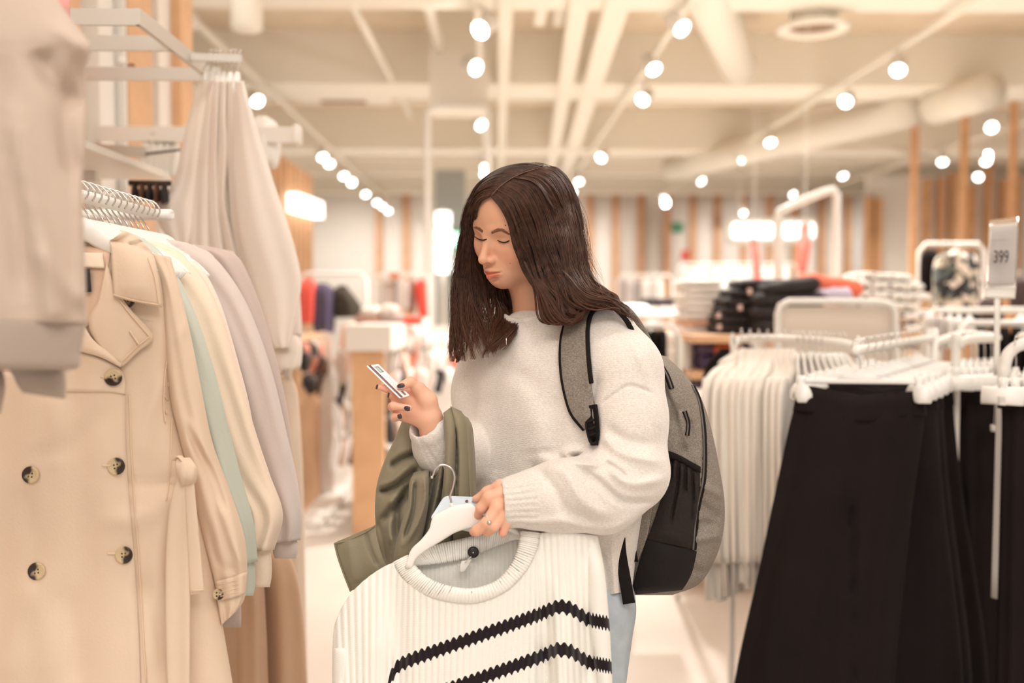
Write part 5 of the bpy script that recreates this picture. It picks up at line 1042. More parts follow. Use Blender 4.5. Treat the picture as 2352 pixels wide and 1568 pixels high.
bV = np.vstack(allV); bF = np.vstack(allF); bT = np.concatenate(tag_)
woman = thing('person', 'young woman with long brown hair and pale sweater looking at a card', 'person', (float(W(1262, 1000, 1.83)[0]), float(W(1262, 1000, 1.83)[1]), 0))
m_skin = bpy.data.materials.new('skin'); m_skin.use_nodes = True; nt = m_skin.node_tree; p = nt.nodes['Principled BSDF']
ca = nt.nodes.new('ShaderNodeVertexColor'); ca.layer_name = 'tone'; nt.links.new(ca.outputs['Color'], p.inputs['Base Color'])
p.inputs['Roughness'].default_value = .48; p.inputs['Subsurface Weight'].default_value = .12; p.inputs['Subsurface Radius'].default_value = (.008, .003, .0015); p.inputs['Subsurface Scale'].default_value = 1; p.inputs['Specular IOR Level'].default_value = .35
body_o = mk('body', (bV, bF), m_skin, woman)
q = (bV-HO)@HR/HS; hx, hy, hz = q.T; hz = np.where(hz < 0, hz/.86, hz); hd = bT == 0
skin = np.array(lin((226, 172, 142))[:3]); colr = np.tile(skin, (len(bV), 1))
def tint(w, c): 
    global colr
    w = np.clip(w, 0, 1)[:, None]; colr = colr*(1-w)+np.array(lin(c)[:3])*w
up_c = -.0632-(.0042)*(np.abs(hx)/.022)**1.3+.0016*np.exp(-(hx/.004)**2)*-1
lipw = np.clip((.0235-np.abs(hx))/.003, 0, 1)
upper = gauss(hz, -.0648-.0022*(hx/.022)**2, .0040*np.clip(1.15-np.abs(hx)/.024, .25, 1)); lower = gauss(hz, -.0738+.0030*(hx/.021)**2, .0048*np.clip(1.1-np.abs(hx)/.022, .2, 1))
tint(hd*(hy > .075)*lipw*np.clip((upper+lower)*1.25, 0, 1)*.92, (208, 104, 84))
tint(hd*(hy > .07)*lipw*gauss(hz, -.0684+.0022*(hx/.0235)**2, .0011)*.8, (120, 52, 44))
tint(hd*(hy > .03)*np.maximum(gauss(hx, .045, .02), gauss(hx, -.045, .02))*gauss(hz, -.035, .022)*.30, (232, 150, 122))
tint(hd*(hy > .09)*gauss(hz, -.04, .01)*.2, (230, 146, 120))
tint(hd*(hy > .06)*np.maximum(gauss(hx, .031, .014), gauss(hx, -.031, .014))*gauss(hz, .006, .006)*.25, (196, 136, 112))
tint((bT == 1)|(bT == 2), (238, 184, 156))
for t_, f_ in (((1124, 1142, 1.583), 8), ((1142, 1165, 1.575), 8), ((1154, 1182, 1.577), 7), ((1087, 1221, 1.58), 9), ((1120, 1222, 1.58), 8), ((1155, 1223, 1.58), 7), ((869, 889, 1.69), 10), ((898, 908, 1.695), 7), ((930, 883, 1.68), 6)):
    P_ = W(*t_); tint(gauss(np.linalg.norm(bV-P_, axis=1), 0, f_/1000*1.3)*.45, (236, 150, 124))
at = body_o.data.color_attributes.new('tone', 'FLOAT_COLOR', 'POINT'); at.data.foreach_set('color', np.column_stack([colr, np.ones(len(colr))]).ravel())
faceT = bvh((headV, [tuple(f) for f in headF])); rT = bvh((rV, [tuple(f) for f in rF])); lT = bvh((lV, [tuple(f) for f in lF]))
m_hair = M('brown_hair', (78, 51, 38), .40, spec=.35, var=(110, .4)); m_hair.node_tree.nodes['Principled BSDF'].inputs['Anisotropic'].default_value = .5
_nt = m_hair.node_tree; _pb = _nt.nodes['Principled BSDF']; _lk = _pb.inputs['Base Color'].links[0]; _src = _lk.from_socket; _g = _nt.nodes.new('ShaderNodeNewGeometry'); _sp = _nt.nodes.new('ShaderNodeSeparateXYZ'); _mr = _nt.nodes.new('ShaderNodeMapRange'); _mx = _nt.nodes.new('ShaderNodeMix'); _mx.data_type = 'RGBA'
_nt.links.new(_g.outputs['Position'], _sp.inputs[0]); _nt.links.new(_sp.outputs['Z'], _mr.inputs['Value']); _mr.inputs['From Min'].default_value = 1.44; _mr.inputs['From Max'].default_value = 1.30; _mr.inputs['To Max'].default_value = .75
_nt.links.new(_mr.outputs['Result'], _mx.inputs['Factor']); _nt.links.new(_src, _mx.inputs[6]); _mx.inputs[7].default_value = lin((112, 70, 50)); _nt.links.new(_mx.outputs[2], _pb.inputs['Base Color'])   # dyed lighter ends
m_brow = M('brow_hair', (134, 92, 70), .7); m_lash = M('lash', (34, 22, 20), .6)
def PH(x, y, z):
    a = PX(H(x, y, z)[None]); return float(a[0][0]), float(a[1][0])
def hair_row(pts, n, ln, ang, wth, name, r=.00028):
    ms = []; q = cr(pts, n); rg_ = np.random.default_rng(3)
    for i, (x, y) in enumerate(q):
        f = i/(n-1); w_ = wth*math.sin(math.pi*min(.97, f*.8+.2))**.7
        for k_ in range(3):
            yy = y+rg_.uniform(-w_, w_); xx = x+rg_.uniform(-1, 1); a = ang(f)+rg_.uniform(-.25, .25); L = ln*rg_.uniform(.7, 1.2)
            P = []
            for g in (0, .5, 1):
                p_, no = hit(faceT, xx+math.cos(a)*L*g, yy-math.sin(a)*L*g, None)
                if p_ is None: break
                P.append(p_+no*(.0006+.0004*g))
            if len(P) == 3: ms.append(tube(P, [r, r, r*.4], 4))
    return mk(name, join(*ms), m_brow, woman)
BR = [PH(x, .078, z) for x, z in ((.012, .0150), (.024, .0195), (.038, .0220), (.056, .0165))]; BL = [PH(-x, .079-x*.15, z) for x, z in ((.012, .0150), (.022, .0190), (.034, .0205))]
hair_row(BR, 80, 7, lambda f: .8-1.0*f, 2.9, 'eyebrow', .00026); hair_row(BL, 36, 6, lambda f: 2.1+.8*f, 3.2, 'eyebrow', .00026)
def lid(sg, r):
    P = []
    for x in np.linspace(-.0165, .0165, 16):
        z = -.0046*(1-(x/.0165)**2)+.0002+.07*sg*x
        a, b = PH(sg*.031+x, .0700, z); p_, no = hit(faceT, a, b, None)
        if p_ is None: continue
        P.append(p_+(CAM-p_)/np.linalg.norm(CAM-p_)*.0004)
    P = np.array(P); n = len(P); rr_ = r*np.sin(np.linspace(.35, math.pi-.5, n))**.6
    return P, rr_
for sg in (1, -1):
    P, rr_ = lid(sg, .00125)
    if len(P) > 4:
        o = mk('eyelashes', tube(P, rr_, 6), m_lash, woman)
        ms = []
        for i in range(2, len(P)-1):
            for k_ in range(2):
                d_ = hf*.0045-hu*.0035+hl*(sg*.0016*(i/len(P)-.3)*3); ms.append(tube([P[i], P[i]+d_*.5-hu*.0002, P[i]+d_*.9+hu*.0004], [.00022, .00018, .00008], 4))
        if ms: mk('eyelashes', join(*ms), m_lash, woman)
for px, py, r in ((1161, 517, 1.7), (1172, 605, .9)):
    p_, no = hit(faceT, px, py)
    if p_ is not None: mk('mole', move(lathe([(.0001, .0003), (r*.0007, .0001), (r*.00072, -.0002)], 10), p_, R=rot_to(no)), M('mole_brown', (92, 50, 38), .6), woman)
# fingernails
m_nail = M('nail_polish', (70, 56, 64), .12)
def nail(tree, px, py, ax, L, w_, push=0):
    p_, no = hit(tree, px, py)
    if p_ is None: return
    a = nrm(Rt*ax[0]-Up*ax[1]); a = nrm(a-no*(a@no)); b = np.cross(no, a); P = []
    for i in range(9):
        for j in range(7):
            u = (i-4)/4; v = (j-3)/3; P.append(p_+a*L*u+b*w_*v*math.sqrt(max(.12, 1-u*u*.75))+no*(.0012-.0016*v*v-.0006*u*u+push))
    mk('fingernail', grid(np.array(P).reshape(9, 7, 3)), m_nail, woman, solid=.0006)
nail(rT, 921, 885.5, (-1, .25), .0062, .0038); nail(rT, 935, 938, (1, .1), .0055, .0042); nail(rT, 918, 956, (.3, 1), .0042, .0036); nail(rT, 866, 888, (-.3, 1), .0040, .0018, .001); nail(rT, 893, 907, (-.2, 1), .0040, .0016, .001)

# ---- pale knitted sweater
m_knit = bpy.data.materials.new('pale_melange_knit'); m_knit.use_nodes = True; nt = m_knit.node_tree; p = nt.nodes['Principled BSDF']; tc = nt.nodes.new('ShaderNodeTexCoord')
p.inputs['Roughness'].default_value = .95; p.inputs['Sheen Weight'].default_value = .5; p.inputs['Sheen Roughness'].default_value = .6; p.inputs['Specular IOR Level'].default_value = .1
n1 = nt.nodes.new('ShaderNodeTexNoise'); n1.inputs['Scale'].default_value = 240; n1.inputs['Detail'].default_value = 6
mp = nt.nodes.new('ShaderNodeMapping'); mp.inputs['Scale'].default_value = (1, 1, 3); nt.links.new(tc.outputs['Object'], mp.inputs[0]); nt.links.new(mp.outputs[0], n1.inputs['Vector'])
r_ = nt.nodes.new('ShaderNodeValToRGB'); r_.color_ramp.elements[0].position = .35; r_.color_ramp.elements[1].position = .62; r_.color_ramp.elements[0].color = lin((220, 209, 199)); r_.color_ramp.elements[1].color = lin((235, 228, 220)); nt.links.new(n1.outputs['Fac'], r_.inputs['Fac']); nt.links.new(r_.outputs['Color'], p.inputs['Base Color'])
n2 = nt.nodes.new('ShaderNodeTexNoise'); n2.inputs['Scale'].default_value = 420; n2.inputs['Detail'].default_value = 3; nt.links.new(tc.outputs['Object'], n2.inputs['Vector'])
wv = nt.nodes.new('ShaderNodeTexWave'); wv.bands_direction = 'Z'; wv.inputs['Scale'].default_value = 95; wv.inputs['Distortion'].default_value = 3; nt.links.new(tc.outputs['Object'], wv.inputs['Vector'])
b1 = nt.nodes.new('ShaderNodeBump'); b1.inputs['Strength'].default_value = .45; b1.inputs['Distance'].default_value = .002; nt.links.new(n2.outputs['Fac'], b1.inputs['Height'])
b2 = nt.nodes.new('ShaderNodeBump'); b2.inputs['Strength'].default_value = .10; b2.inputs['Distance'].default_value = .002; nt.links.new(wv.outputs['Fac'], b2.inputs['Height']); nt.links.new(b1.outputs['Normal'], b2.inputs['Normal']); nt.links.new(b2.outputs['Normal'], p.inputs['Normal'])
TR = [(712, 1256, .055, .05), (728, 1258, .088, .062), (748, 1264, .142, .078), (780, 1270, .172, .096), (850, 1278, .184, .113), (950, 1281, .187, .124), (1100, 1277, .184, .124), (1250, 1262, .175, .118), (1395, 1254, .166, .112), (1440, 1252, .165, .110)]
tw = np.array([list(W(cx, y, 1.83))+[a, b] for y, cx, a, b in TR])[::-1]
def torso(P):
    z = P[:, 2]; cx, cy, a, b = [np.interp(z, tw[:, 2], tw[:, k]) for k in (0, 1, 3, 4)]
    x = (P[:, 0]-cx)*l0[0]+(P[:, 1]-cy)*l0[1]; y = (P[:, 0]-cx)*f0[0]+(P[:, 1]-cy)*f0[1]
    d = (np.sqrt((x/a)**2+(y/b)**2)-1)*np.minimum(a, b)*.9
    return np.maximum(d, np.maximum(z-tw[-1, 2], tw[1, 2]-z))
sw = [(torso, 0)]+chain([(1392, 765, 1.745), (1436, 850, 1.705), (1446, 960, 1.685), (1448, 1070, 1.665)], .03, [52, 58, 59, 60])
sw += chain([(1448, 1090, 1.665), (1385, 1132, 1.645), (1292, 1138, 1.622), (1228, 1146, 1.61)], .025, [62, 62, 55, 49])+chain([(1228, 1146, 1.61), (1190, 1150, 1.603)], .006, [47, 42])+chain([(1190, 1150, 1.603), (1172, 1154, 1.60)], .004, [42, 40])
sw += chain([(1120, 800, 1.93), (1108, 900, 1.93), (1110, 1010, 1.90)], .03, [52, 54, 54])+chain([(1110, 1020, 1.90), (1055, 1045, 1.81), (1012, 1028, 1.75), (986, 990, 1.715)], .02, [52, 50, 45, 35])
sw += [(sdf_cap(W(955, 945, 1.685), W(992, 998, 1.72), .027, .024), -.006), (sdf_cap(W(1140, 1156, 1.597), W(1166, 1154, 1.60), .036, .028), -.008)]
sV, sF = surfnet(union(sw), W(940, 1460, 1.5)-np.array([.02, 0, 0]), W(1560, 690, 2.1)+.02, .0030); sV = relax(sV, sF, 3, .5)
for pts, w_, am in [([(1378, 930), (1410, 905), (1442, 886), (1470, 890), (1502, 905)], 4, -.0035), ([(1340, 1030), (1300, 1042), (1330, 1062), (1380, 1066)], 9, .010), ([(1368, 1000), (1356, 1040), (1310, 1052)], 8, -.012), ([(1335, 1078), (1380, 1110), (1430, 1150), (1500, 1152)], 9, -.010), ([(1400, 1075), (1450, 1110), (1525, 1100)], 12, .008),
                    ([(1390, 1060), (1420, 1080), (1440, 1098)], 6, -.008), ([(1240, 1052), (1300, 1085), (1340, 1150), (1400, 1190)], 16, .008), ([(1220, 1070), (1270, 1120), (1300, 1170), (1370, 1205)], 14, -.007), ([(1180, 1206), (1290, 1198), (1400, 1215), (1470, 1180)], 12, .005), ([(1460, 790), (1500, 900), (1518, 1000)], 14, .005), ([(1375, 860), (1362, 940), (1372, 1010)], 10, -.007),
                    ([(1395, 980), (1440, 1010), (1510, 1020)], 12, -.004), ([(1380, 1000), (1430, 1040), (1520, 1062)], 12, .006), ([(1110, 900), (1140, 1000), (1130, 1100)], 30, -.005), ([(1180, 860), (1230, 980), (1240, 1040)], 34, .005), ([(1100, 860), (1095, 960), (1100, 1060)], 20, .004), ([(1380, 1260), (1392, 1330), (1395, 1390)], 8, -.006), ([(1405, 1240), (1412, 1330), (1416, 1390)], 7, .004), ([(1280, 900), (1270, 1000), (1250, 1050)], 20, -.004), ([(1210, 740), (1200, 800), (1210, 860)], 26, .003), ([(1120, 840), (1180, 850), (1240, 900)], 22, -.003)]:
    sV = stroke(sV, pts, w_, am*1.5, near=1.95)
for k_ in range(8):
    y = 1108+13.5*k_; sV = stroke(sV, [(1150+3.2*k_, y+3), (1190, y), (1236, y-3+(k_-4)*2)], 3.2, -.0028, near=1.68)
for k_ in range(6):
    sV = stroke(sV, [(958+9*k_, 1000+9*k_ if k_ < 3 else 1036-13*(k_-3)), (976+11*k_, 1040+6*k_ if k_ < 3 else 1075-12*(k_-3)), (996+10*k_, 1080)], 3.0, -.0025, near=1.80)
swo = mk('sweater', (sV, sF), m_knit, woman); sT = bvh((sV, [tuple(f) for f in sF]))
# ribbed neckline
cp = []
for a in np.linspace(0, 2*math.pi, 41)[:-1]:
    P_ = W(1250, 722, 1.845)+l0*.074*math.cos(a)+f0*(.068*math.sin(a)+.004)+np.array([0, 0, -.012*math.sin(a)-.004+.008*abs(math.cos(a))]); cp.append(P_)
cp = np.array(cp+cp[:1]); mk('neckline', tube(cp, .0062, 10, flat=1.7), m_knit, woman)
mk('necklace', tube([W(1163, 792, 1.71)+np.array([0, 0, z]) for z in (.012, .006, 0)], .0008, 5), m_chrome, woman)
pn, _n_ = hit(sT, 1162, 790, 1.72); mk('pendant', move(lathe([(.0003, -.003), (.003, 0), (.0032, .001), (.0003, .003)], 10), pn-Fd*.003), m_chrome, woman)
# jeans and shoes
m_jean = M('pale_denim', (186, 196, 204), .85, bump=(300, .3), var=(30, .1)); hipz = W(0, 1385, 1.83)[2]
jn = []
for sg, fx in ((1, .0), (-1, .03)):
    hp_ = W(1255, 1385, 1.83)+l0*.085*sg; kn = np.array([hp_[0], hp_[1], .50])+f0*(.03+fx); an = np.array([hp_[0], hp_[1], .10])+f0*fx
    jn += [(sdf_cap(hp_, kn, .092, .066), .03 if jn else 0), (sdf_cap(kn, an, .066, .056), .02)]
    so = an*np.array([1, 1, 0]); sh_ = []
    mk('shoe', loftrings([[tuple(so+f0*(.085*math.cos(a)*k1+.055)+l0*(.042*math.sin(a)*k1)+np.array([0, 0, z])) for a in np.linspace(0, 2*math.pi, 24, endpoint=False)] for k1, z in ((1.5, 0), (1.55, .02), (1.45, .05), (1.0, .08), (.7, .11))]), m_white, woman)
jn += [(sdf_cap(W(1262, 1330, 1.83)+l0*.05, W(1262, 1330, 1.83)-l0*.05, .095, .095), .05)]
jV, jF = surfnet(union(jn), np.array([W(1000, 0, 1.83)[0], 1.5, .03]), np.array([W(1480, 0, 1.83)[0], 2.2, W(0, 1250, 1.83)[2]]), .006); mk('jeans', (relax(jV, jF, 2), jF), m_jean, woman)
mk('ring', tube(np.array([W(1123.5, 1190, 1.572)+.0112*(math.cos(a)*nrm(Rt*.80-Up*.55)+math.sin(a)*nrm(-Fd+.2*Up)) for a in np.linspace(0, 2*math.pi, 25)]), .0009, 6), m_chrome, woman)
pr, _ = hit(lT, 1124, 1199, 1.57); mk('ring_stone', move(lathe([(.0003, -.002), (.0032, -.001), (.0035, .0005), (.002, .002), (.0003, .0026)], 12), pr-Fd*.002, R=rot_to(-Fd)), m_chrome, woman)
# ---------------------------------------------------------------- hair
def snug(G, tmax, off):
    for g in G:
        m = len(g)
        for i in range(m):
            t_ = i/(m-1)
            if t_ > tmax: break
            p_, no = hit(skullT, g[i, 0], g[i, 1])
            if p_ is None: continue
            dd = float((p_-CAM)@Fd)-off; w_ = min(1, (tmax-t_)/.15); g[i, 2] = min(g[i, 2]*(1-w_)+dd*w_, dd)
    D0_ = G[..., 2].copy()
    for _ in range(8):
        D_ = G[..., 2]; E_ = D_.copy(); E_[:, 1:-1] = (D_[:, :-2]+2*D_[:, 1:-1]+D_[:, 2:])/4; E2 = E_.copy(); E2[1:-1] = (E_[:-2]+2*E_[1:-1]+E_[2:])/4; G[..., 2] = np.minimum(E2, D0_+.004)
    return G
def hair_sheet(guides, n, layers, jit, r, wave=.0, wlen=3.0, name='hair', seed=0, m=30, tipfade=.5, clump=9, endj=.06, fit=0):
    """guides: list of (px,py,d) polylines; strands run along them, spread between them"""
    rg_ = np.random.default_rng(seed); G = np.array([cr(g, m) for g in guides]); ng = len(G)
    if fit: G = snug(G, fit, .009)
    def at_(u):
        x = u*(ng-1); i = min(int(x), ng-2); f = x-i
        a, b, c, d = G[max(i-1, 0)], G[i], G[i+1], G[min(i+2, ng-1)]
        return .5*((2*b)+(-a+c)*f+(2*a-5*b+4*c-d)*f**2+(-a+3*b-3*c+d)*f**3)
    cl = rg_.uniform(0, 1, clump*ng); clo = rg_.normal(0, 1, (len(cl), 2)); clp = rg_.uniform(0, 6.28, len(cl)); clL = rg_.uniform(-endj, endj*.4, len(cl))
    rings = 3; T = np.linspace(0, 1, m); V = np.zeros((n, m, rings, 3))
    ang = np.linspace(0, 2*math.pi, rings, endpoint=False)
    for k_ in range(n):
        u = rg_.uniform(0, 1); j = int(np.argmin(np.abs(cl-u))); pull = T[:, None]**1.3*.55
        q = at_(u)*(1-pull)+at_(cl[j])*pull
        L = 1+clL[j]+rg_.uniform(-endj, 0); q = np.stack([np.interp(T*L, T, q[:, c]) for c in range(3)], 1) if L < 1 else q
        w_ = wave*T**1.5
        q[:, 0] += w_*np.sin(T*wlen*6.28+clp[j])+clo[j, 0]*jit*T+rg_.normal(0, jit*.35)*T+rg_.normal(0, 1.0)
        q[:, 1] += rg_.normal(0, jit*.15)*T
        q[:, 2] += rg_.uniform(-1, 1)*layers*(.25+.75*T)+clo[j, 1]*.004*T+.25*w_/1300*np.cos(T*wlen*6.28+clp[j])
        P = W(q[:, 0], q[:, 1], q[:, 2]); t_ = np.gradient(P, axis=0); t_ /= np.linalg.norm(t_, axis=1)[:, None]+1e-9
        s_ = np.cross(t_, Fd); s_ /= np.linalg.norm(s_, axis=1)[:, None]+1e-9; b_ = np.cross(s_, t_)
        rr = r*rg_.uniform(.6, 1.2)*np.clip((1-T)*6, .12, 1)**tipfade
        for c, a in enumerate(ang): V[k_, :, c] = P+rr[:, None]*(math.cos(a)*s_+math.sin(a)*b_)
    base = (np.arange(n)*m*rings)[:, None, None]+(np.arange(m-1)*rings)[None, :, None]
    c0_ = np.arange(rings)[None, None, :]; c1_ = (np.arange(rings)+1) % rings; c1_ = c1_[None, None, :]
    F = np.stack([base+c0_, base+c1_, base+rings+c1_, base+rings+c0_], -1).reshape(-1, 4)
    mk(name, (V.reshape(-1, 3), F), m_hair, woman)
    return G
def hair_back(guides, inset, th=.004, name='hair', trim=.9, m=30, fit=0):
    G = np.array([cr(g, m) for g in guides])
    if fit: G = snug(G, fit, .009)
    inset = inset*.5 if fit else inset; G = G[:, :int(m*trim)]; G2 = np.array([cr(G[:, i], len(guides)*6) for i in range(G.shape[1])])
    G2 = G2.copy(); G2[..., 2] += inset
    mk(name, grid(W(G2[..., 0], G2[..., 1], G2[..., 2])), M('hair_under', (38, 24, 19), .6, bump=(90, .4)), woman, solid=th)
near_g = [
 [(1128, 450, 1.735), (1150, 478, 1.722), (1168, 518, 1.712), (1182, 570, 1.708), (1203, 622, 1.705), (1232, 668, 1.700), (1250, 702, 1.695), (1268, 730, 1.692), (1298, 742, 1.688), (1322, 728, 1.686)],
 [(1136, 440, 1.735), (1164, 462, 1.715), (1188, 510, 1.702), (1206, 570, 1.700), (1230, 632, 1.698), (1258, 682, 1.692), (1278, 716, 1.688), (1300, 738, 1.684), (1330, 732, 1.682)],
 [(1150, 428, 1.74), (1190, 450, 1.712), (1218, 505, 1.698), (1240, 570, 1.694), (1266, 636, 1.690), (1292, 684, 1.686), (1316, 716, 1.680), (1342, 722, 1.678)],
 [(1172, 412, 1.75), (1220, 435, 1.72), (1248, 495, 1.705), (1272, 570, 1.700), (1296, 636, 1.692), (1322, 676, 1.686), (1352, 700, 1.682), (1378, 698, 1.682)],
 [(1200, 397, 1.77), (1252, 418, 1.735), (1280, 485, 1.722), (1302, 565, 1.715), (1318, 632, 1.708), (1346, 668, 1.698), (1382, 684, 1.692), (1408, 696, 1.690)],
 [(1228, 388, 1.79), (1275, 408, 1.765), (1304, 478, 1.755), (1322, 560, 1.745), (1334, 628, 1.732), (1362, 662, 1.715), (1398, 676, 1.702), (1424, 706, 1.694)],
 [(1244, 384, 1.82), (1290, 410, 1.81), (1320, 478, 1.80), (1336, 560, 1.79), (1346, 628, 1.77), (1376, 664, 1.74), (1412, 684, 1.715), (1438, 716, 1.70)]]
far_g = [
 [(1124, 450, 1.742), (1104, 464, 1.752), (1093, 492, 1.785), (1096, 530, 1.82), (1106, 575, 1.845), (1124, 630, 1.86), (1140, 690, 1.845), (1146, 745, 1.80), (1142, 792, 1.76)],
 [(1130, 443, 1.745), (1100, 452, 1.762), (1083, 490, 1.785), (1076, 545, 1.81), (1076, 620, 1.83), (1090, 700, 1.82), (1105, 770, 1.79), (1108, 818, 1.76)],
 [(1150, 428, 1.76), (1108, 438, 1.785), (1080, 480, 1.805), (1070, 545, 1.83), (1064, 640, 1.84), (1070, 740, 1.82), (1082, 825, 1.79)],
 [(1176, 410, 1.78), (1120, 424, 1.81), (1082, 468, 1.83), (1068, 545, 1.85), (1054, 650, 1.86), (1056, 750, 1.84), (1058, 828, 1.81)],
 [(1210, 393, 1.81), (1140, 412, 1.85), (1086, 458, 1.87), (1066, 545, 1.88), (1050, 650, 1.88), (1047, 745, 1.86), (1038, 815, 1.83), (1026, 832, 1.82)]]
top_g = [   # crown seen beyond the parting
 [(1128, 448, 1.738), (1122, 452, 1.742)], ]
inner_g = [[(1118, 600, 1.865), (1128, 660, 1.868), (1140, 720, 1.83), (1128, 780, 1.775), (1112, 826, 1.765)], [(1150, 620, 1.90), (1160, 670, 1.885), (1172, 720, 1.85), (1160, 770, 1.765), (1142, 806, 1.755)], [(1170, 620, 1.92), (1186, 680, 1.91), (1192, 712, 1.87), (1184, 752, 1.775), (1172, 790, 1.760)]]
back_g = [[(1244, 384, 1.82), (1292, 412, 1.83), (1322, 480, 1.83), (1338, 560, 1.83), (1350, 640, 1.82), (1380, 668, 1.80), (1416, 694, 1.77)], [(1240, 386, 1.88), (1285, 420, 1.90), (1310, 490, 1.91), (1325, 570, 1.91), (1335, 650, 1.90), (1350, 690, 1.88)], [(1180, 410, 1.86), (1190, 440, 1.96), (1230, 500, 1.97), (1260, 580, 1.97), (1280, 660, 1.95), (1290, 700, 1.92)]]
# skull cap under the strands
cap = [he((0, -.024, .034), (.076, .093, .080), 0), (sdf_ell(H(0, .085, -.012), np.array((.064, .075, .088))*HS, HR), -.012), (sdf_ell(H(0, .02, -.12), np.array((.08, .12, .07))*HS, HR), -.01)]
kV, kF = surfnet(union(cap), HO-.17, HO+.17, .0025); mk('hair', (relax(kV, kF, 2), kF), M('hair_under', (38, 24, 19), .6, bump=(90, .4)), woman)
skullT = bvh((kV, [tuple(f) for f in kF]), (headV, [tuple(f) for f in headF]))
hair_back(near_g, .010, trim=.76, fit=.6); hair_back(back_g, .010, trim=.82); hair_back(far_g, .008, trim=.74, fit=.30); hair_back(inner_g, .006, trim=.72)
hair_sheet(near_g, 4200, .008, 5, .00050, wave=9, seed=1, endj=.12, fit=.6)
hair_sheet(far_g, 2600, .010, 6, .00048, wave=11, wlen=2.2, seed=2, endj=.20, fit=.30)
hair_sheet(inner_g, 1200, .012, 7, .00048, wave=10, wlen=2.2, seed=3, endj=.22)
hair_sheet(back_g, 900, .01, 5, .0005, wave=5, seed=4, endj=.05)
hair_sheet([[(1290, 640, 1.69), (1320, 690, 1.68), (1360, 712, 1.675), (1400, 706, 1.675), (1420, 712, 1.675)], [(1300, 630, 1.69), (1345, 680, 1.68), (1400, 694, 1.68), (1440, 720, 1.68), (1466, 744, 1.69)], [(1290, 620, 1.7), (1350, 668, 1.69), (1405, 684, 1.69), (1425, 694, 1.69), (1416, 704, 1.68)]], 260, .004, 6, .00042, wave=9, wlen=1.6, seed=5)
hair_sheet([[(1205, 600, 1.70), (1230, 670, 1.69), (1240, 730, 1.686), (1262, 744, 1.682), (1296, 740, 1.68)], [(1225, 640, 1.69), (1252, 690, 1.685), (1270, 726, 1.682), (1300, 746, 1.68), (1336, 722, 1.68)], [(1240, 640, 1.69), (1280, 700, 1.685), (1298, 728, 1.68), (1322, 736, 1.678), (1340, 705, 1.68)]], 380, .004, 5, .00042, wave=5, wlen=1.5, seed=6)
crown = [[(1132, 446, 1.74), (1106, 450, 1.76), (1086, 480, 1.79), (1074, 530, 1.81), (1070, 580, 1.82)], [(1160, 420, 1.76), (1122, 424, 1.79), (1088, 456, 1.81), (1073, 505, 1.83), (1066, 560, 1.83)], [(1205, 392, 1.79), (1160, 394, 1.82), (1110, 418, 1.84), (1078, 468, 1.85), (1064, 540, 1.85)], [(1244, 382, 1.82), (1196, 377, 1.86), (1140, 392, 1.87), (1092, 432, 1.87), (1064, 510, 1.87)]]
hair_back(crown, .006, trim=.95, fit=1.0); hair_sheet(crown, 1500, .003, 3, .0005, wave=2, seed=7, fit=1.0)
crown2 = [[(1180, 408, 1.75), (1226, 420, 1.74), (1262, 470, 1.73), (1285, 540, 1.73)], [(1215, 390, 1.78), (1262, 398, 1.77), (1298, 446, 1.765), (1318, 530, 1.76)], [(1240, 381, 1.81), (1280, 390, 1.81), (1314, 440, 1.81), (1334, 530, 1.80)], [(1246, 379, 1.84), (1286, 390, 1.85), (1320, 446, 1.86), (1338, 540, 1.85)]]
hair_sheet(crown2, 1200, .003, 3, .0005, wave=2, seed=17, fit=1.0)
# flyaways
hair_sheet([[(1180, 396, 1.80), (1230, 372, 1.80), (1290, 400, 1.80), (1330, 480, 1.80), (1352, 580, 1.79), (1366, 660, 1.76)], [(1240, 384, 1.80), (1292, 408, 1.80), (1326, 470, 1.80), (1344, 560, 1.79), (1356, 640, 1.78), (1400, 690, 1.74)]], 70, .01, 7, .00016, wave=8, seed=8, clump=40)
hair_sheet([[(1180, 402, 1.82), (1110, 412, 1.84), (1070, 470, 1.85), (1056, 560, 1.86), (1040, 680, 1.86), (1040, 780, 1.84), (1018, 836, 1.83)], [(1190, 400, 1.82), (1120, 424, 1.84), (1084, 470, 1.85), (1066, 560, 1.86), (1052, 680, 1.86), (1052, 780, 1.84), (1046, 836, 1.83)]], 90, .01, 7, .00016, wave=8, seed=9, clump=40)

mk('hair_parting', line_on(skullT, [(1129, 449), (1146, 430), (1172, 411), (1204, 396), (1240, 385)], .0009, .0116, 40, flat=.6), M('scalp', (124, 88, 70), .7), woman)
# ================================================================ what she carries
# bank card
def quad(pts, n=2): 
    return [W(*p) for p in pts]
def slab(name, P, nrm_, th, mat, parent, rad=.12, **k):
    """rounded card from four corner points a,b,c,d"""
    a, b, c, d = [np.array(x, float) for x in P]; out = []
    def at_(u, v): return a*(1-u)*(1-v)+b*u*(1-v)+c*u*v+d*(1-u)*v
    L1 = np.linalg.norm(b-a); L2 = np.linalg.norm(d-a); r = rad*min(L1, L2); ru, rv = r/L1, r/L2
    for cu, cv, a0 in ((1-ru, 1-rv, 0), (ru, 1-rv, 90), (ru, rv, 180), (1-ru, rv, 270)):
        for k_ in range(6): A_ = math.radians(a0+18*k_); out.append(at_(cu+ru*math.cos(A_), cv+rv*math.sin(A_)))
    N_ = np.array(nrm_)*th/2; ins = (a+b+c+d)/4
    R = [[p+N_*s_+(ins-p)*e for p in out] for s_, e in ((-1, .008), (-.8, 0), (.8, 0), (1, .008))]
    return mk(name, loftrings(R), mat, parent, smooth=False, **k)
ca_, cb_, cc_, cd_ = W(841, 840, 1.700), W(869, 836, 1.708), W(941, 908, 1.676), W(918, 915, 1.666)
cn = nrm(np.cross(cb_-ca_, cd_-ca_)); cn = cn if cn@Fd < 0 else -cn
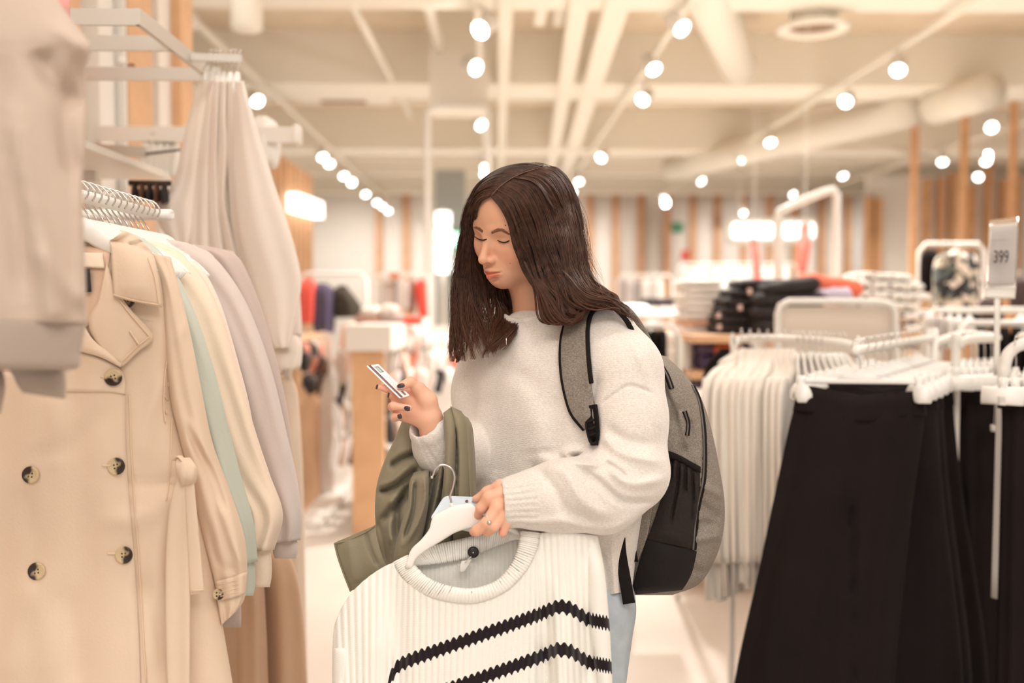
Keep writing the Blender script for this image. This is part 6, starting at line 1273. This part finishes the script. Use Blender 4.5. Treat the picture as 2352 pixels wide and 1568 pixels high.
t = thing('bank_card', 'white bank card with a dark magnetic stripe held between her fingers', 'card', (ca_+cc_)/2)
slab('card_body', (ca_, cb_, cc_, cd_), cn, .0009, M('card_white', (246, 242, 240), .3), t, .1)
def card_q(u0, u1, v0, v1, h=.0006): 
    def at_(u, v): return ca_*(1-u)*(1-v)+cb_*u*(1-v)+cc_*u*v+cd_*(1-u)*v+cn*h
    return np.array([[at_(u, v) for u in (u0, u1)] for v in np.linspace(v0, v1, 6)])
mk('magnetic_stripe', grid(card_q(.14, .36, .004, .996)), M('stripe_dark', (128, 98, 100), .35), t, solid=.0002)
mk('hologram', grid(card_q(.50, .84, .06, .25)), M('hologram', (178, 186, 176), .25, metal=.3), t, solid=.0002)
for k_ in range(3): mk('printed_line', grid(card_q(.52+.11*k_, .545+.11*k_, .36, .80)), M('print_grey', (190, 180, 178), .6), t, solid=.00015)
mk('printed_block', grid(card_q(.60, .80, .84, .96)), M('print_dark', (150, 128, 124), .6), t, solid=.00015)
# phone
t = thing('phone', 'pale blue phone held behind the white hanger', 'phone', W(1060, 1180, 1.635))
pa, pb, pc, pd = W(1022, 1142, 1.665), W(1128, 1146, 1.64), W(1112, 1226, 1.612), W(988, 1196, 1.632)
pn = nrm(np.cross(pb-pa, pd-pa)); pn = pn if pn@Fd < 0 else -pn
slab('case', (pa, pb, pc, pd), pn, .009, M('phone_blue', (206, 220, 232), .35), t, .14)
mk('camera_hole', move(lathe([(.0003, -.0006), (.0026, -.0003), (.0026, .0004), (.0003, .0006)], 12), W(1072, 1150.5, 1.6405), R=rot_to(pn)), M('lens_plum', (120, 70, 90), .3), t)
mk('side_button', tube([W(1084, 1151, 1.639), W(1106, 1152, 1.634)], .0012, 6), M('phone_blue2', (188, 204, 218), .35), t)
# wooden hanger
t = thing('sweater_hanger', 'white wooden hanger with steel hook held in her left hand', 'hanger', W(1060, 1180, 1.605))
up_ = [(930, 1302), (944, 1262), (966, 1240), (985, 1216), (990, 1198), (996, 1184), (1010, 1176), (1037, 1162), (1062, 1157), (1080, 1155), (1092, 1164), (1106, 1178)]
lo_ = [(946, 1304), (958, 1280), (986, 1259), (1008, 1246), (1024, 1236), (1040, 1226), (1051, 1221), (1068, 1215), (1081, 1212), (1092, 1206), (1102, 1198), (1110, 1190)]
U_ = cr(up_, 40); L_ = cr(lo_, 40); R = []
for a, b in zip(U_, L_):
    ring = []
    for k_ in range(16):
        an = 2*math.pi*k_/16; f = .5-.5*np.sign(math.cos(an))*abs(math.cos(an))**.5; ring.append(W(a[0]+(b[0]-a[0])*f, a[1]+(b[1]-a[1])*f, 1.606)-Fd*.0055*np.sign(math.sin(an))*abs(math.sin(an))**.6)
    R.append(ring)
mk('arms', loftrings(R), M('hanger_white', (246, 242, 236), .35), t)
rm = [(1098, 1182), (1130, 1196), (1170, 1212), (1210, 1236)]; mk('arm', tpx([(x, y, 1.612+.006*i) for i, (x, y) in enumerate(rm)], [12, 12, 11, 8], 10, 20, flat=.5), m_hang, t)
mk('hook', tpx([(1038, 1168, 1.606), (1036, 1150, 1.606), (1034, 1138, 1.606), (1040, 1120, 1.606), (1044, 1098, 1.606), (1040, 1080, 1.606), (1027, 1069, 1.606), (1012, 1068, 1.606), (1000, 1077, 1.606), (996, 1088, 1.606), (992, 1096, 1.606)], 1.7, 8, 50), m_chrome, t)
mk('hook_tip', move(lathe([(.0003, -.0026), (.002, -.0016), (.0026, 0), (.002, .0016), (.0003, .0026)], 12), W(992, 1096, 1.606)), m_chrome, t)
mk('ferrule', tpx([(1038, 1166, 1.606), (1037, 1155, 1.606)], [3.4, 3.2], 12), m_hang, t)

# striped ribbed sweater
m_rb = bpy.data.materials.new('ribbed_cream_knit_striped'); m_rb.use_nodes = True; nt = m_rb.node_tree; N = nt.nodes; Lk = nt.links; p = N['Principled BSDF']; p.inputs['Roughness'].default_value = .9; p.inputs['Sheen Weight'].default_value = .2; p.inputs['Specular IOR Level'].default_value = .15
def mth(op, a, b=None, c=None):
    n = N.new('ShaderNodeMath'); n.operation = op
    for i, v in enumerate((a, b, c)):
        if v is None: continue
        if isinstance(v, (int, float)): n.inputs[i].default_value = v
        else: Lk.new(v, n.inputs[i])
    return n.outputs[0]
tc = N.new('ShaderNodeTexCoord'); sx = N.new('ShaderNodeSeparateXYZ'); Lk.new(tc.outputs['UV'], sx.inputs[0]); U, Vv = sx.outputs['X'], sx.outputs['Y']
sn = mth('SINE', mth('MULTIPLY', U, 2*math.pi)); stp = mth('MULTIPLY_ADD', sn, 4.0, Vv)
m1 = mth('GREATER_THAN', stp, 0.0); m2 = mth('LESS_THAN', mth('MODULO', mth('ADD', stp, 980), 98.0), 28.5); mask = mth('MULTIPLY', m1, m2)
mx = N.new('ShaderNodeMix'); mx.data_type = 'RGBA'; Lk.new(mask, mx.inputs['Factor']); mx.inputs[6].default_value = lin((252, 249, 241)); mx.inputs[7].default_value = lin((36, 26, 30)); Lk.new(mx.outputs[2], p.inputs['Base Color'])
st_ = mth('SINE', mth('MULTIPLY', Vv, 2*math.pi/5.2)); rib = mth('ADD', mth('MULTIPLY', sn, 1.0), mth('MULTIPLY', mth('MULTIPLY', st_, sn), .22))
bp = N.new('ShaderNodeBump'); bp.inputs['Strength'].default_value = .28; bp.inputs['Distance'].default_value = .002; Lk.new(rib, bp.inputs['Height']); Lk.new(bp.outputs['Normal'], p.inputs['Normal'])
C1 = np.array([(700, 1760), (870, 1640), (888, 1568), (898, 1536), (915, 1514), (950, 1498), (1090, 1449), (1200, 1410), (1250, 1391), (1285, 1378), (1310, 1383), (1345, 1406), (1360, 1410), (1402, 1418), (1500, 1424)])
def c1(px): return np.interp(px, C1[:, 0], C1[:, 1])
def knit_sheet(T, B, dT, dB, ncol, nrow, ribs, fold=None, stripe=True, bulge=0, t0=0):
    T = cr(np.column_stack([T, dT]), ncol); B = cr(np.column_stack([B, dB]), ncol); t_ = np.linspace(0, 1, nrow)[:, None]; s_ = np.linspace(0, 1, ncol)[None, :]
    Q = T[None]*(1-t_[..., None])+B[None]*t_[..., None]; mid_ = (T*.45+B*.55)[:, 0]; cu_ = np.concatenate([[0], np.cumsum(np.abs(np.diff(mid_)))]); s_ = (cu_/cu_[-1])[None, :]; D = Q[..., 2]-bulge*np.sin(math.pi*np.clip(s_, 0, 1))**.6*np.minimum(1, t_*6)
    if fold is not None: D = D-fold(Q[..., 0], Q[..., 1])
    D = D-.0005*np.sin(2*math.pi*ribs*s_)
    P = W(Q[..., 0], Q[..., 1], D); V, F, _ = grid(P)
    vv = (Q[..., 1]-c1(Q[..., 0])) if stripe else Q[..., 1]*0-500+Q[..., 1]*.05
    if not stripe: vv = -(2000-Q[..., 1])
    return V, F, np.stack([s_*ribs+0*t_, vv], 2).reshape(-1, 2)
t = thing('striped_sweater', 'cream ribbed sweater with two black stripes on the hanger in her hand', 'sweater', W(1100, 1700, 1.60))
Tf = [(766, 1486), (772, 1430), (800, 1372), (850, 1322), (905, 1292), (928, 1310), (955, 1345), (1005, 1372), (1080, 1382), (1150, 1360), (1200, 1315), (1228, 1262), (1238, 1226), (1300, 1222), (1372, 1230)]
Bf = [(764, 1720), (782, 1720), (812, 1720), (850, 1720), (892, 1720), (915, 1720), (950, 1720), (1000, 1720), (1070, 1720), (1135, 1720), (1190, 1720), (1230, 1720), (1262, 1720), (1320, 1720), (1384, 1720)]
def ff(x, y):
    r = np.clip((y-1330)/160, 0, 1)
    return .020*r*gauss(x, 1290+.02*(y-1400), 26)-.022*r*gauss(x, 1252, 20)-.014*r*gauss(x, 1348, 18)+.010*r*gauss(x, 860, 40)-.012*r*gauss(x, 915, 24)+.008*np.clip((y-1400)/200, 0, 1)*gauss(x, 1080, 70)
dT_ = [1.66, 1.65, 1.64, 1.63, 1.622, 1.612, 1.600, 1.592, 1.588, 1.590, 1.598, 1.606, 1.612, 1.604, 1.635]
dB_ = [1.655]+[1.61]*13+[1.63]
mk('front', knit_sheet(Tf, Bf, dT_, dB_, 900, 90, 43, ff), m_rb, t, solid=.004)
Tb = [(768, 1490), (800, 1378), (860, 1318), (915, 1288), (950, 1274), (1000, 1258), (1050, 1244), (1090, 1236), (1140, 1222), (1190, 1214), (1235, 1218), (1372, 1232)]
Bb = [(770, 1720), (800, 1720), (850, 1720), (900, 1720), (940, 1720), (1000, 1720), (1050, 1720), (1100, 1720), (1150, 1720), (1200, 1720), (1250, 1720), (1380, 1720)]
mk('back', knit_sheet(Tb, Bb, [1.665, 1.655, 1.645, 1.638, 1.642, 1.648, 1.650, 1.652, 1.650, 1.642, 1.632, 1.645], [1.67]*12, 420, 60, 58, None, False), m_rb, t, solid=.004)
def band(A, B, dA, dB, ribs, th, off=0):
    A = cr(np.column_stack([A, dA]), 260); B = cr(np.column_stack([B, dB]), 260); P = []; U_ = []
    nv = 9
    for j in range(nv):
        f = j/(nv-1); q = A*(1-f)+B*f; q[:, 2] -= th*math.sin(math.pi*f)**.6+.0007*np.sin(np.linspace(0, 2*math.pi*ribs, 260))
        P.append(W(q[:, 0], q[:, 1], q[:, 2])); U_.append(np.column_stack([np.linspace(0, ribs, 260), np.full(260, -600+j*3.)]))
    V, F, _ = grid(np.array(P)); return V, F, np.vstack(U_)
mk('collar_band', band([(903, 1292), (926, 1326), (960, 1356), (1010, 1376), (1085, 1384), (1155, 1360), (1204, 1314), (1232, 1262), (1240, 1222)], [(936, 1276), (958, 1304), (985, 1328), (1030, 1346), (1085, 1352), (1140, 1334), (1176, 1294), (1192, 1252), (1196, 1218)],
   [1.624, 1.612, 1.600, 1.590, 1.586, 1.588, 1.596, 1.604, 1.612], [1.622, 1.606, 1.594, 1.586, 1.582, 1.586, 1.596, 1.606, 1.616], 70, .006), m_rb, t, solid=.004)
mk('collar_band', band([(922, 1284), (960, 1266), (1010, 1250), (1060, 1238), (1100, 1228), (1150, 1212), (1200, 1206), (1238, 1218)], [(948, 1300), (985, 1296), (1020, 1292), (1060, 1284), (1100, 1270), (1140, 1254), (1180, 1240), (1206, 1240)],
   [1.634, 1.640, 1.646, 1.648, 1.648, 1.646, 1.638, 1.624], [1.628, 1.634, 1.640, 1.642, 1.642, 1.640, 1.632, 1.62], 60, .004), m_rb, t, solid=.004)
def knit_tube(rows, ribs, stripe):
    m = loftpx(rows, 60, 70, lambda s, t_: .0008*np.sin(2*math.pi*ribs*s)); px, py, _ = PX(m[0]); uv = m[2].copy(); uv[:, 0] = uv[:, 0]/max(1e-6, uv[:, 0].max())*ribs; uv[:, 1] = (py-c1(px)) if stripe else py-2000; return m[0], m[1], uv
mk('sleeve', knit_tube([(1340, 1228, 1374, 1230, 1.65, 1.65, .015), (1352, 1300, 1390, 1320, 1.63, 1.63, .022), (1352, 1400, 1399, 1420, 1.63, 1.63, .024), (1362, 1500, 1404, 1500, 1.632, 1.632, .024), (1374, 1600, 1408, 1600, 1.635, 1.635, .024), (1380, 1720, 1412, 1720, 1.635, 1.635, .024)], 6, True), m_rb, t)
mk('sleeve', knit_tube([(770, 1482, 802, 1484, 1.655, 1.645, .010), (765, 1500, 803, 1500, 1.65, 1.64, .018), (764, 1568, 800, 1568, 1.65, 1.64, .02), (764, 1720, 800, 1720, 1.65, 1.64, .02)], 5, False), m_rb, t)
mk('care_tag', loftpx([(1060, 1288, 1084, 1284, 1.632, 1.632, .0008), (1056, 1300, 1074, 1303, 1.630, 1.630, .0008), (1056, 1314, 1064, 1315, 1.630, 1.630, .0008)], 12, 8), m_white, t)
mk('tag_thread', tpx([(1082, 1278, 1.62), (1074, 1286, 1.622), (1068, 1292, 1.624)], .8, 5), m_white, t)
tg = thing('security_tag', 'round black security pin on the neck of the striped sweater', 'tag', W(1087, 1268, 1.63))
mk('disc', move(lathe([(.0003, .003), (.0075, .0026), (.0092, .0012), (.0095, -.001), (.0003, -.002)], 28), W(1087, 1268, 1.632), R=rot_to(-Fd)), M('tag_black', (38, 30, 30), .3), tg)
mk('pin', move(lathe([(.0002, .0036), (.0013, .0036), (.0014, .003), (.0002, .0028)], 10), W(1087, 1268, 1.632), R=rot_to(-Fd)), m_chrome, tg)

# khaki coat over her right forearm
m_kh = M('khaki_cotton', (138, 128, 104), .72, bump=(300, .08), var=(6, .04), sheen=.15)
t = thing('khaki_coat', 'khaki green coat draped over her right forearm', 'coat', W(950, 1340, 1.72))
def kh(rows, strokes=(), fold=None, na=70, nt=80, nm='body'):
    m = loftpx(rows, na, nt, fold); V = m[0]
    for pts, w_, am in strokes: V = stroke(V, pts, w_, am*1.35)
    return mk(nm, (V, m[1], m[2]), m_kh, t)
kh([(925, 962, 950, 964, 1.77, 1.77, .012), (905, 1010, 962, 1010, 1.76, 1.77, .030), (882, 1060, 975, 1060, 1.755, 1.765, .04), (865, 1115, 990, 1115, 1.75, 1.76, .045), (861, 1180, 980, 1180, 1.745, 1.75, .05), (868, 1250, 960, 1250, 1.735, 1.74, .05), (880, 1310, 935, 1310, 1.73, 1.73, .04), (890, 1350, 920, 1350, 1.72, 1.72, .02)],
   [([(896, 1070), (925, 1052), (965, 1035)], 7, -.022), ([(872, 1118), (905, 1100), (945, 1065)], 7, .010), ([(870, 1130), (915, 1112), (960, 1075)], 7, -.024), ([(872, 1200), (910, 1160), (950, 1110)], 8, -.020), ([(912, 1240), (915, 1160), (945, 1100)], 8, -.026), ([(890, 1160), (925, 1130), (955, 1090)], 8, .012), ([(890, 1300), (880, 1240), (870, 1200)], 8, -.012), ([(900, 1250), (895, 1210), (905, 1170)], 8, .010), ([(930, 1280), (935, 1220), (955, 1160)], 7, .016)])
kh([(950, 1085, 985, 1078, 1.72, 1.72, .015), (940, 1110, 985, 1100, 1.70, 1.69, .03), (936, 1160, 984, 1150, 1.69, 1.68, .03), (920, 1210, 978, 1195, 1.69, 1.68, .03), (905, 1270, 968, 1240, 1.69, 1.68, .028), (900, 1330, 950, 1290, 1.69, 1.68, .02)], [([(955, 1100), (950, 1170), (930, 1240)], 6, -.018), ([(975, 1090), (976, 1150), (960, 1200), (930, 1250)], 6, .012)])
kh([(985, 1030, 1045, 1000, 1.745, 1.76, .02), (985, 1090, 1050, 1080, 1.735, 1.75, .03), (965, 1160, 1048, 1150, 1.73, 1.74, .03), (945, 1240, 1045, 1240, 1.73, 1.74, .03), (930, 1330, 1045, 1320, 1.73, 1.74, .03)], [([(1003, 1060), (985, 1150), (955, 1260)], 6, -.022), ([(1030, 1050), (1012, 1150), (985, 1260)], 6, -.018), ([(1018, 1060), (1000, 1150), (975, 1240)], 6, .010)])
kh([(1018, 948, 1036, 934, 1.69, 1.70, .008), (1022, 1000, 1046, 980, 1.685, 1.69, .014), (1020, 1080, 1046, 1060, 1.68, 1.69, .018), (1012, 1160, 1044, 1140, 1.69, 1.70, .02), (998, 1260, 1042, 1250, 1.70, 1.70, .02), (990, 1330, 1042, 1320, 1.70, 1.70, .02)], nm='sleeve')
kh([(1034, 932, 1060, 944, 1.70, 1.71, .012), (1044, 985, 1072, 970, 1.69, 1.70, .016), (1046, 1060, 1078, 1060, 1.69, 1.70, .02), (1044, 1150, 1080, 1150, 1.69, 1.70, .02), (1040, 1250, 1082, 1250, 1.69, 1.70, .02), (1040, 1330, 1080, 1330, 1.70, 1.70, .02)], [([(1046, 985), (1050, 1060), (1048, 1150)], 3, -.014)], nm='sleeve')
kh([(1050, 944, 1076, 960, 1.71, 1.72, .012), (1066, 990, 1086, 985, 1.70, 1.72, .018), (1072, 1060, 1092, 1060, 1.70, 1.72, .02), (1076, 1150, 1096, 1150, 1.70, 1.72, .02), (1080, 1260, 1108, 1260, 1.70, 1.72, .02), (1080, 1330, 1108, 1330, 1.70, 1.72, .02)], [([(1086, 990), (1090, 1060), (1092, 1140)], 3, -.008)], nm='front_edge')
kh([(768, 1246, 862, 1206, 1.675, 1.665, .003), (774, 1272, 868, 1240, 1.672, 1.66, .006), (786, 1310, 880, 1282, 1.67, 1.658, .007), (804, 1358, 896, 1316, 1.67, 1.66, .004)], [([(840, 1222), (850, 1260), (868, 1300)], 4, -.006), ([(800, 1240), (810, 1300), (820, 1340)], 12, .004)], nm='collar')
mk('collar_edge', tpx([(768, 1248, 1.670), (800, 1240, 1.667), (838, 1222, 1.662), (862, 1206, 1.660)], 1.3, 6, 20), m_kh, t)
mk('collar_edge', tpx([(768, 1248, 1.670), (776, 1280, 1.666), (790, 1320, 1.664), (805, 1358, 1.665)], 1.3, 6, 20), m_kh, t)

# backpack
m_bp = bpy.data.materials.new('grey_heather_canvas'); m_bp.use_nodes = True; nt = m_bp.node_tree; p = nt.nodes['Principled BSDF']; p.inputs['Roughness'].default_value = .85
tc = nt.nodes.new('ShaderNodeTexCoord'); mix = nt.nodes.new('ShaderNodeMath'); mix.operation = 'ADD'; ns = []
for sc3 in ((240, 240, 1400), (1400, 1400, 240)):
    mp = nt.nodes.new('ShaderNodeMapping'); mp.inputs['Scale'].default_value = tuple(x/100 for x in sc3); nn = nt.nodes.new('ShaderNodeTexNoise'); nn.inputs['Scale'].default_value = 100; nn.inputs['Detail'].default_value = 2
    nt.links.new(tc.outputs['Object'], mp.inputs[0]); nt.links.new(mp.outputs[0], nn.inputs['Vector']); ns.append(nn)
nt.links.new(ns[0].outputs['Fac'], mix.inputs[0]); nt.links.new(ns[1].outputs['Fac'], mix.inputs[1]); rr_ = nt.nodes.new('ShaderNodeValToRGB'); ml = nt.nodes.new('ShaderNodeMath'); ml.operation = 'MULTIPLY'; ml.inputs[1].default_value = .5
nt.links.new(mix.outputs[0], ml.inputs[0]); nt.links.new(ml.outputs[0], rr_.inputs['Fac']); rr_.color_ramp.elements[0].position = .38; rr_.color_ramp.elements[1].position = .62; rr_.color_ramp.elements[0].color = lin((104, 95, 86)); rr_.color_ramp.elements[1].color = lin((156, 146, 134)); nt.links.new(rr_.outputs['Color'], p.inputs['Base Color'])
m_web = M('black_webbing', (30, 25, 23), .85, bump=(300, .3), spec=.15); m_msh = M('black_mesh', (38, 31, 28), .6, bump=(500, .5), spec=.25); m_btm = M('black_polyester', (30, 25, 24), .7, bump=(200, .2), spec=.2)
t = thing('backpack', 'grey heather backpack with black side pocket worn on her back', 'backpack', W(1540, 1366, 1.82))
bm_ = loftpx([(1500, 812, 1530, 818, 1.84, 1.84, .03), (1470, 845, 1566, 852, 1.83, 1.83, .08), (1445, 900, 1606, 905, 1.83, 1.83, .10), (1436, 970, 1630, 970, 1.83, 1.83, .105), (1432, 1060, 1650, 1060, 1.83, 1.83, .105), (1424, 1150, 1664, 1150, 1.83, 1.83, .105), (1420, 1230, 1661, 1225, 1.83, 1.83, .105), (1425, 1295, 1640, 1290, 1.83, 1.83, .10), (1440, 1345, 1604, 1342, 1.83, 1.83, .09), (1450, 1366, 1545, 1366, 1.83, 1.83, .05)], 110, 120)
V = bm_[0]
for pts, w_, am in (([(1592, 880), (1612, 935), (1620, 1000), (1618, 1096), (1600, 1180), (1592, 1265)], 5, -.008), ([(1600, 1150), (1640, 1180), (1655, 1190)], 10, -.010), ([(1605, 1110), (1640, 1130), (1660, 1140)], 9, .008), ([(1595, 1240), (1630, 1235), (1655, 1230)], 9, .008), ([(1590, 1300), (1615, 1312), (1630, 1305)], 7, -.010), ([(1500, 850), (1540, 920), (1566, 1000), (1572, 1050)], 10, -.010), ([(1530, 880), (1560, 960), (1575, 1030)], 8, .008),
                    ([(1520, 1000), (1545, 960), (1560, 930)], 9, -.006), ([(1640, 960), (1655, 1060), (1660, 1150)], 8, .004), ([(1585, 960), (1600, 1040)], 6, -.006), ([(1595, 1210), (1620, 1200), (1650, 1205)], 8, -.008)): V = stroke(V, pts, w_, am*1.5)
bo = mk('main_body', (V, bm_[1], bm_[2]), m_bp, t); bT_ = bvh(bo)
pk = patch(bT_, [(1534, 1040), (1528, 1110), (1508, 1180), (1486, 1240)], [(1607, 1078), (1606, 1140), (1600, 1200), (1594, 1262)], 50, 40, .003, tmid=.010); V = pk[0]
for pts in ([(1560, 1060), (1556, 1120), (1540, 1200)], [(1575, 1068), (1574, 1130)], [(1590, 1076), (1592, 1140), (1588, 1200)], [(1545, 1050), (1540, 1100)]): V = stroke(V, pts, 4, -.006); V = stroke(V, [(a+7, b) for a, b in pts], 4, .005)
mk('mesh_pocket', (V, pk[1], pk[2]), m_msh, t, solid=.002)
mk('pocket_hem', patch(bT_, [(1532, 1034), (1560, 1046), (1585, 1060), (1608, 1072)], [(1532, 1048), (1560, 1058), (1585, 1072), (1608, 1086)], 24, 6, .010, tmid=.003), m_web, t, solid=.003)
mk('base_panel', patch(bT_, [(1486, 1238), (1466, 1300), (1456, 1345), (1462, 1364)], [(1600, 1266), (1590, 1310), (1578, 1336), (1566, 1354)], 30, 30, .004, tmid=.004), m_btm, t, solid=.002)
def zipper(pts, r, nm='zipper'): 
    z = mk(nm, line_on(bT_, pts, r, .002, 60, flat=.5), m_web, t); mk('zipper_teeth', line_on(bT_, pts, r*.35, .006, 60), M('zip_teeth', (90, 82, 76), .4), z)
zipper([(1590, 886), (1606, 925), (1616, 1000), (1615, 1096), (1600, 1170), (1592, 1262)], .0065); zipper([(1518, 838), (1532, 862), (1543, 892)], .0055); zipper([(1572, 944), (1580, 972), (1578, 1000)], .0045)
mk('lower_panel', patch(bT_, [(1444, 1200), (1440, 1230), (1458, 1288)], [(1500, 1160), (1486, 1235), (1464, 1292)], 20, 12, .003), m_bp, t, solid=.002)
def on_sw(A, B, off, th, mat, nm, nu=40, nv=16, tmid=0): return mk(nm, patch(sT, A, B, nu, nv, off, 1.70, tmid=tmid), mat, t, solid=th)
SA = [(1332, 702), (1306, 728), (1292, 768), (1288, 815), (1291, 863), (1300, 910), (1314, 951), (1342, 986)]; SB = [(1386, 703), (1360, 716), (1350, 750), (1350, 800), (1354, 850), (1360, 900), (1366, 940), (1370, 972)]
on_sw(SA, SB, .007, .008, m_bp, 'shoulder_strap', tmid=.004)
def pip(pts, r=.0042, off=.008): mk('strap_piping', line_on(sT, pts, r, off, 60, dfl=1.70, nseg=8), m_web, t)
pip(SA); pip([(1386, 703), (1362, 714), (1350, 748), (1350, 800), (1354, 850), (1358, 880)])
mk('strap_piping', tpx([(1380, 702, 1.700), (1398, 702, 1.690), (1420, 714, 1.680), (1440, 738, 1.684), (1456, 766, 1.70), (1480, 806, 1.76), (1500, 830, 1.80)], 4.6, 8, 40), m_web, t)
mk('strap_back', tpx([(1352, 704, 1.74), (1390, 696, 1.75), (1430, 712, 1.77), (1470, 770, 1.80), (1500, 830, 1.82)], [20, 24, 24, 24, 20], 12, 30, flat=.35), m_bp, t)
on_sw([(1336, 934), (1344, 965), (1352, 1000), (1358, 1022)], [(1370, 928), (1374, 965), (1374, 1000), (1372, 1022)], .012, .003, m_web, 'strap_webbing')
mk('buckle', tpx([(1347, 970, 1.655), (1372, 962, 1.65), (1376, 972, 1.65), (1378, 1000, 1.648), (1366, 1018, 1.65), (1356, 1014, 1.652), (1350, 995, 1.655), (1346, 972, 1.655)], 2.4, 8, 40), m_btm, t); mk('buckle_bar', tpx([(1351, 986, 1.652), (1376, 978, 1.648)], 3, 8), m_btm, t); mk('buckle_bar', tpx([(1354, 1000, 1.652), (1376, 992, 1.648)], 2.4, 8), m_btm, t)
mk('hanging_strap', loftpx([(1406, 1200, 1436, 1205, 1.70, 1.70, .002), (1410, 1260, 1438, 1262, 1.70, 1.70, .002), (1420, 1320, 1448, 1322, 1.70, 1.70, .002), (1431, 1388, 1459, 1384, 1.70, 1.70, .002)], 14, 24), m_web, t)
mk('hanging_strap', loftpx([(1428, 1180, 1452, 1180, 1.74, 1.74, .002), (1440, 1230, 1456, 1230, 1.74, 1.74, .002), (1452, 1290, 1466, 1290, 1.74, 1.74, .002)], 14, 16), m_web, t)
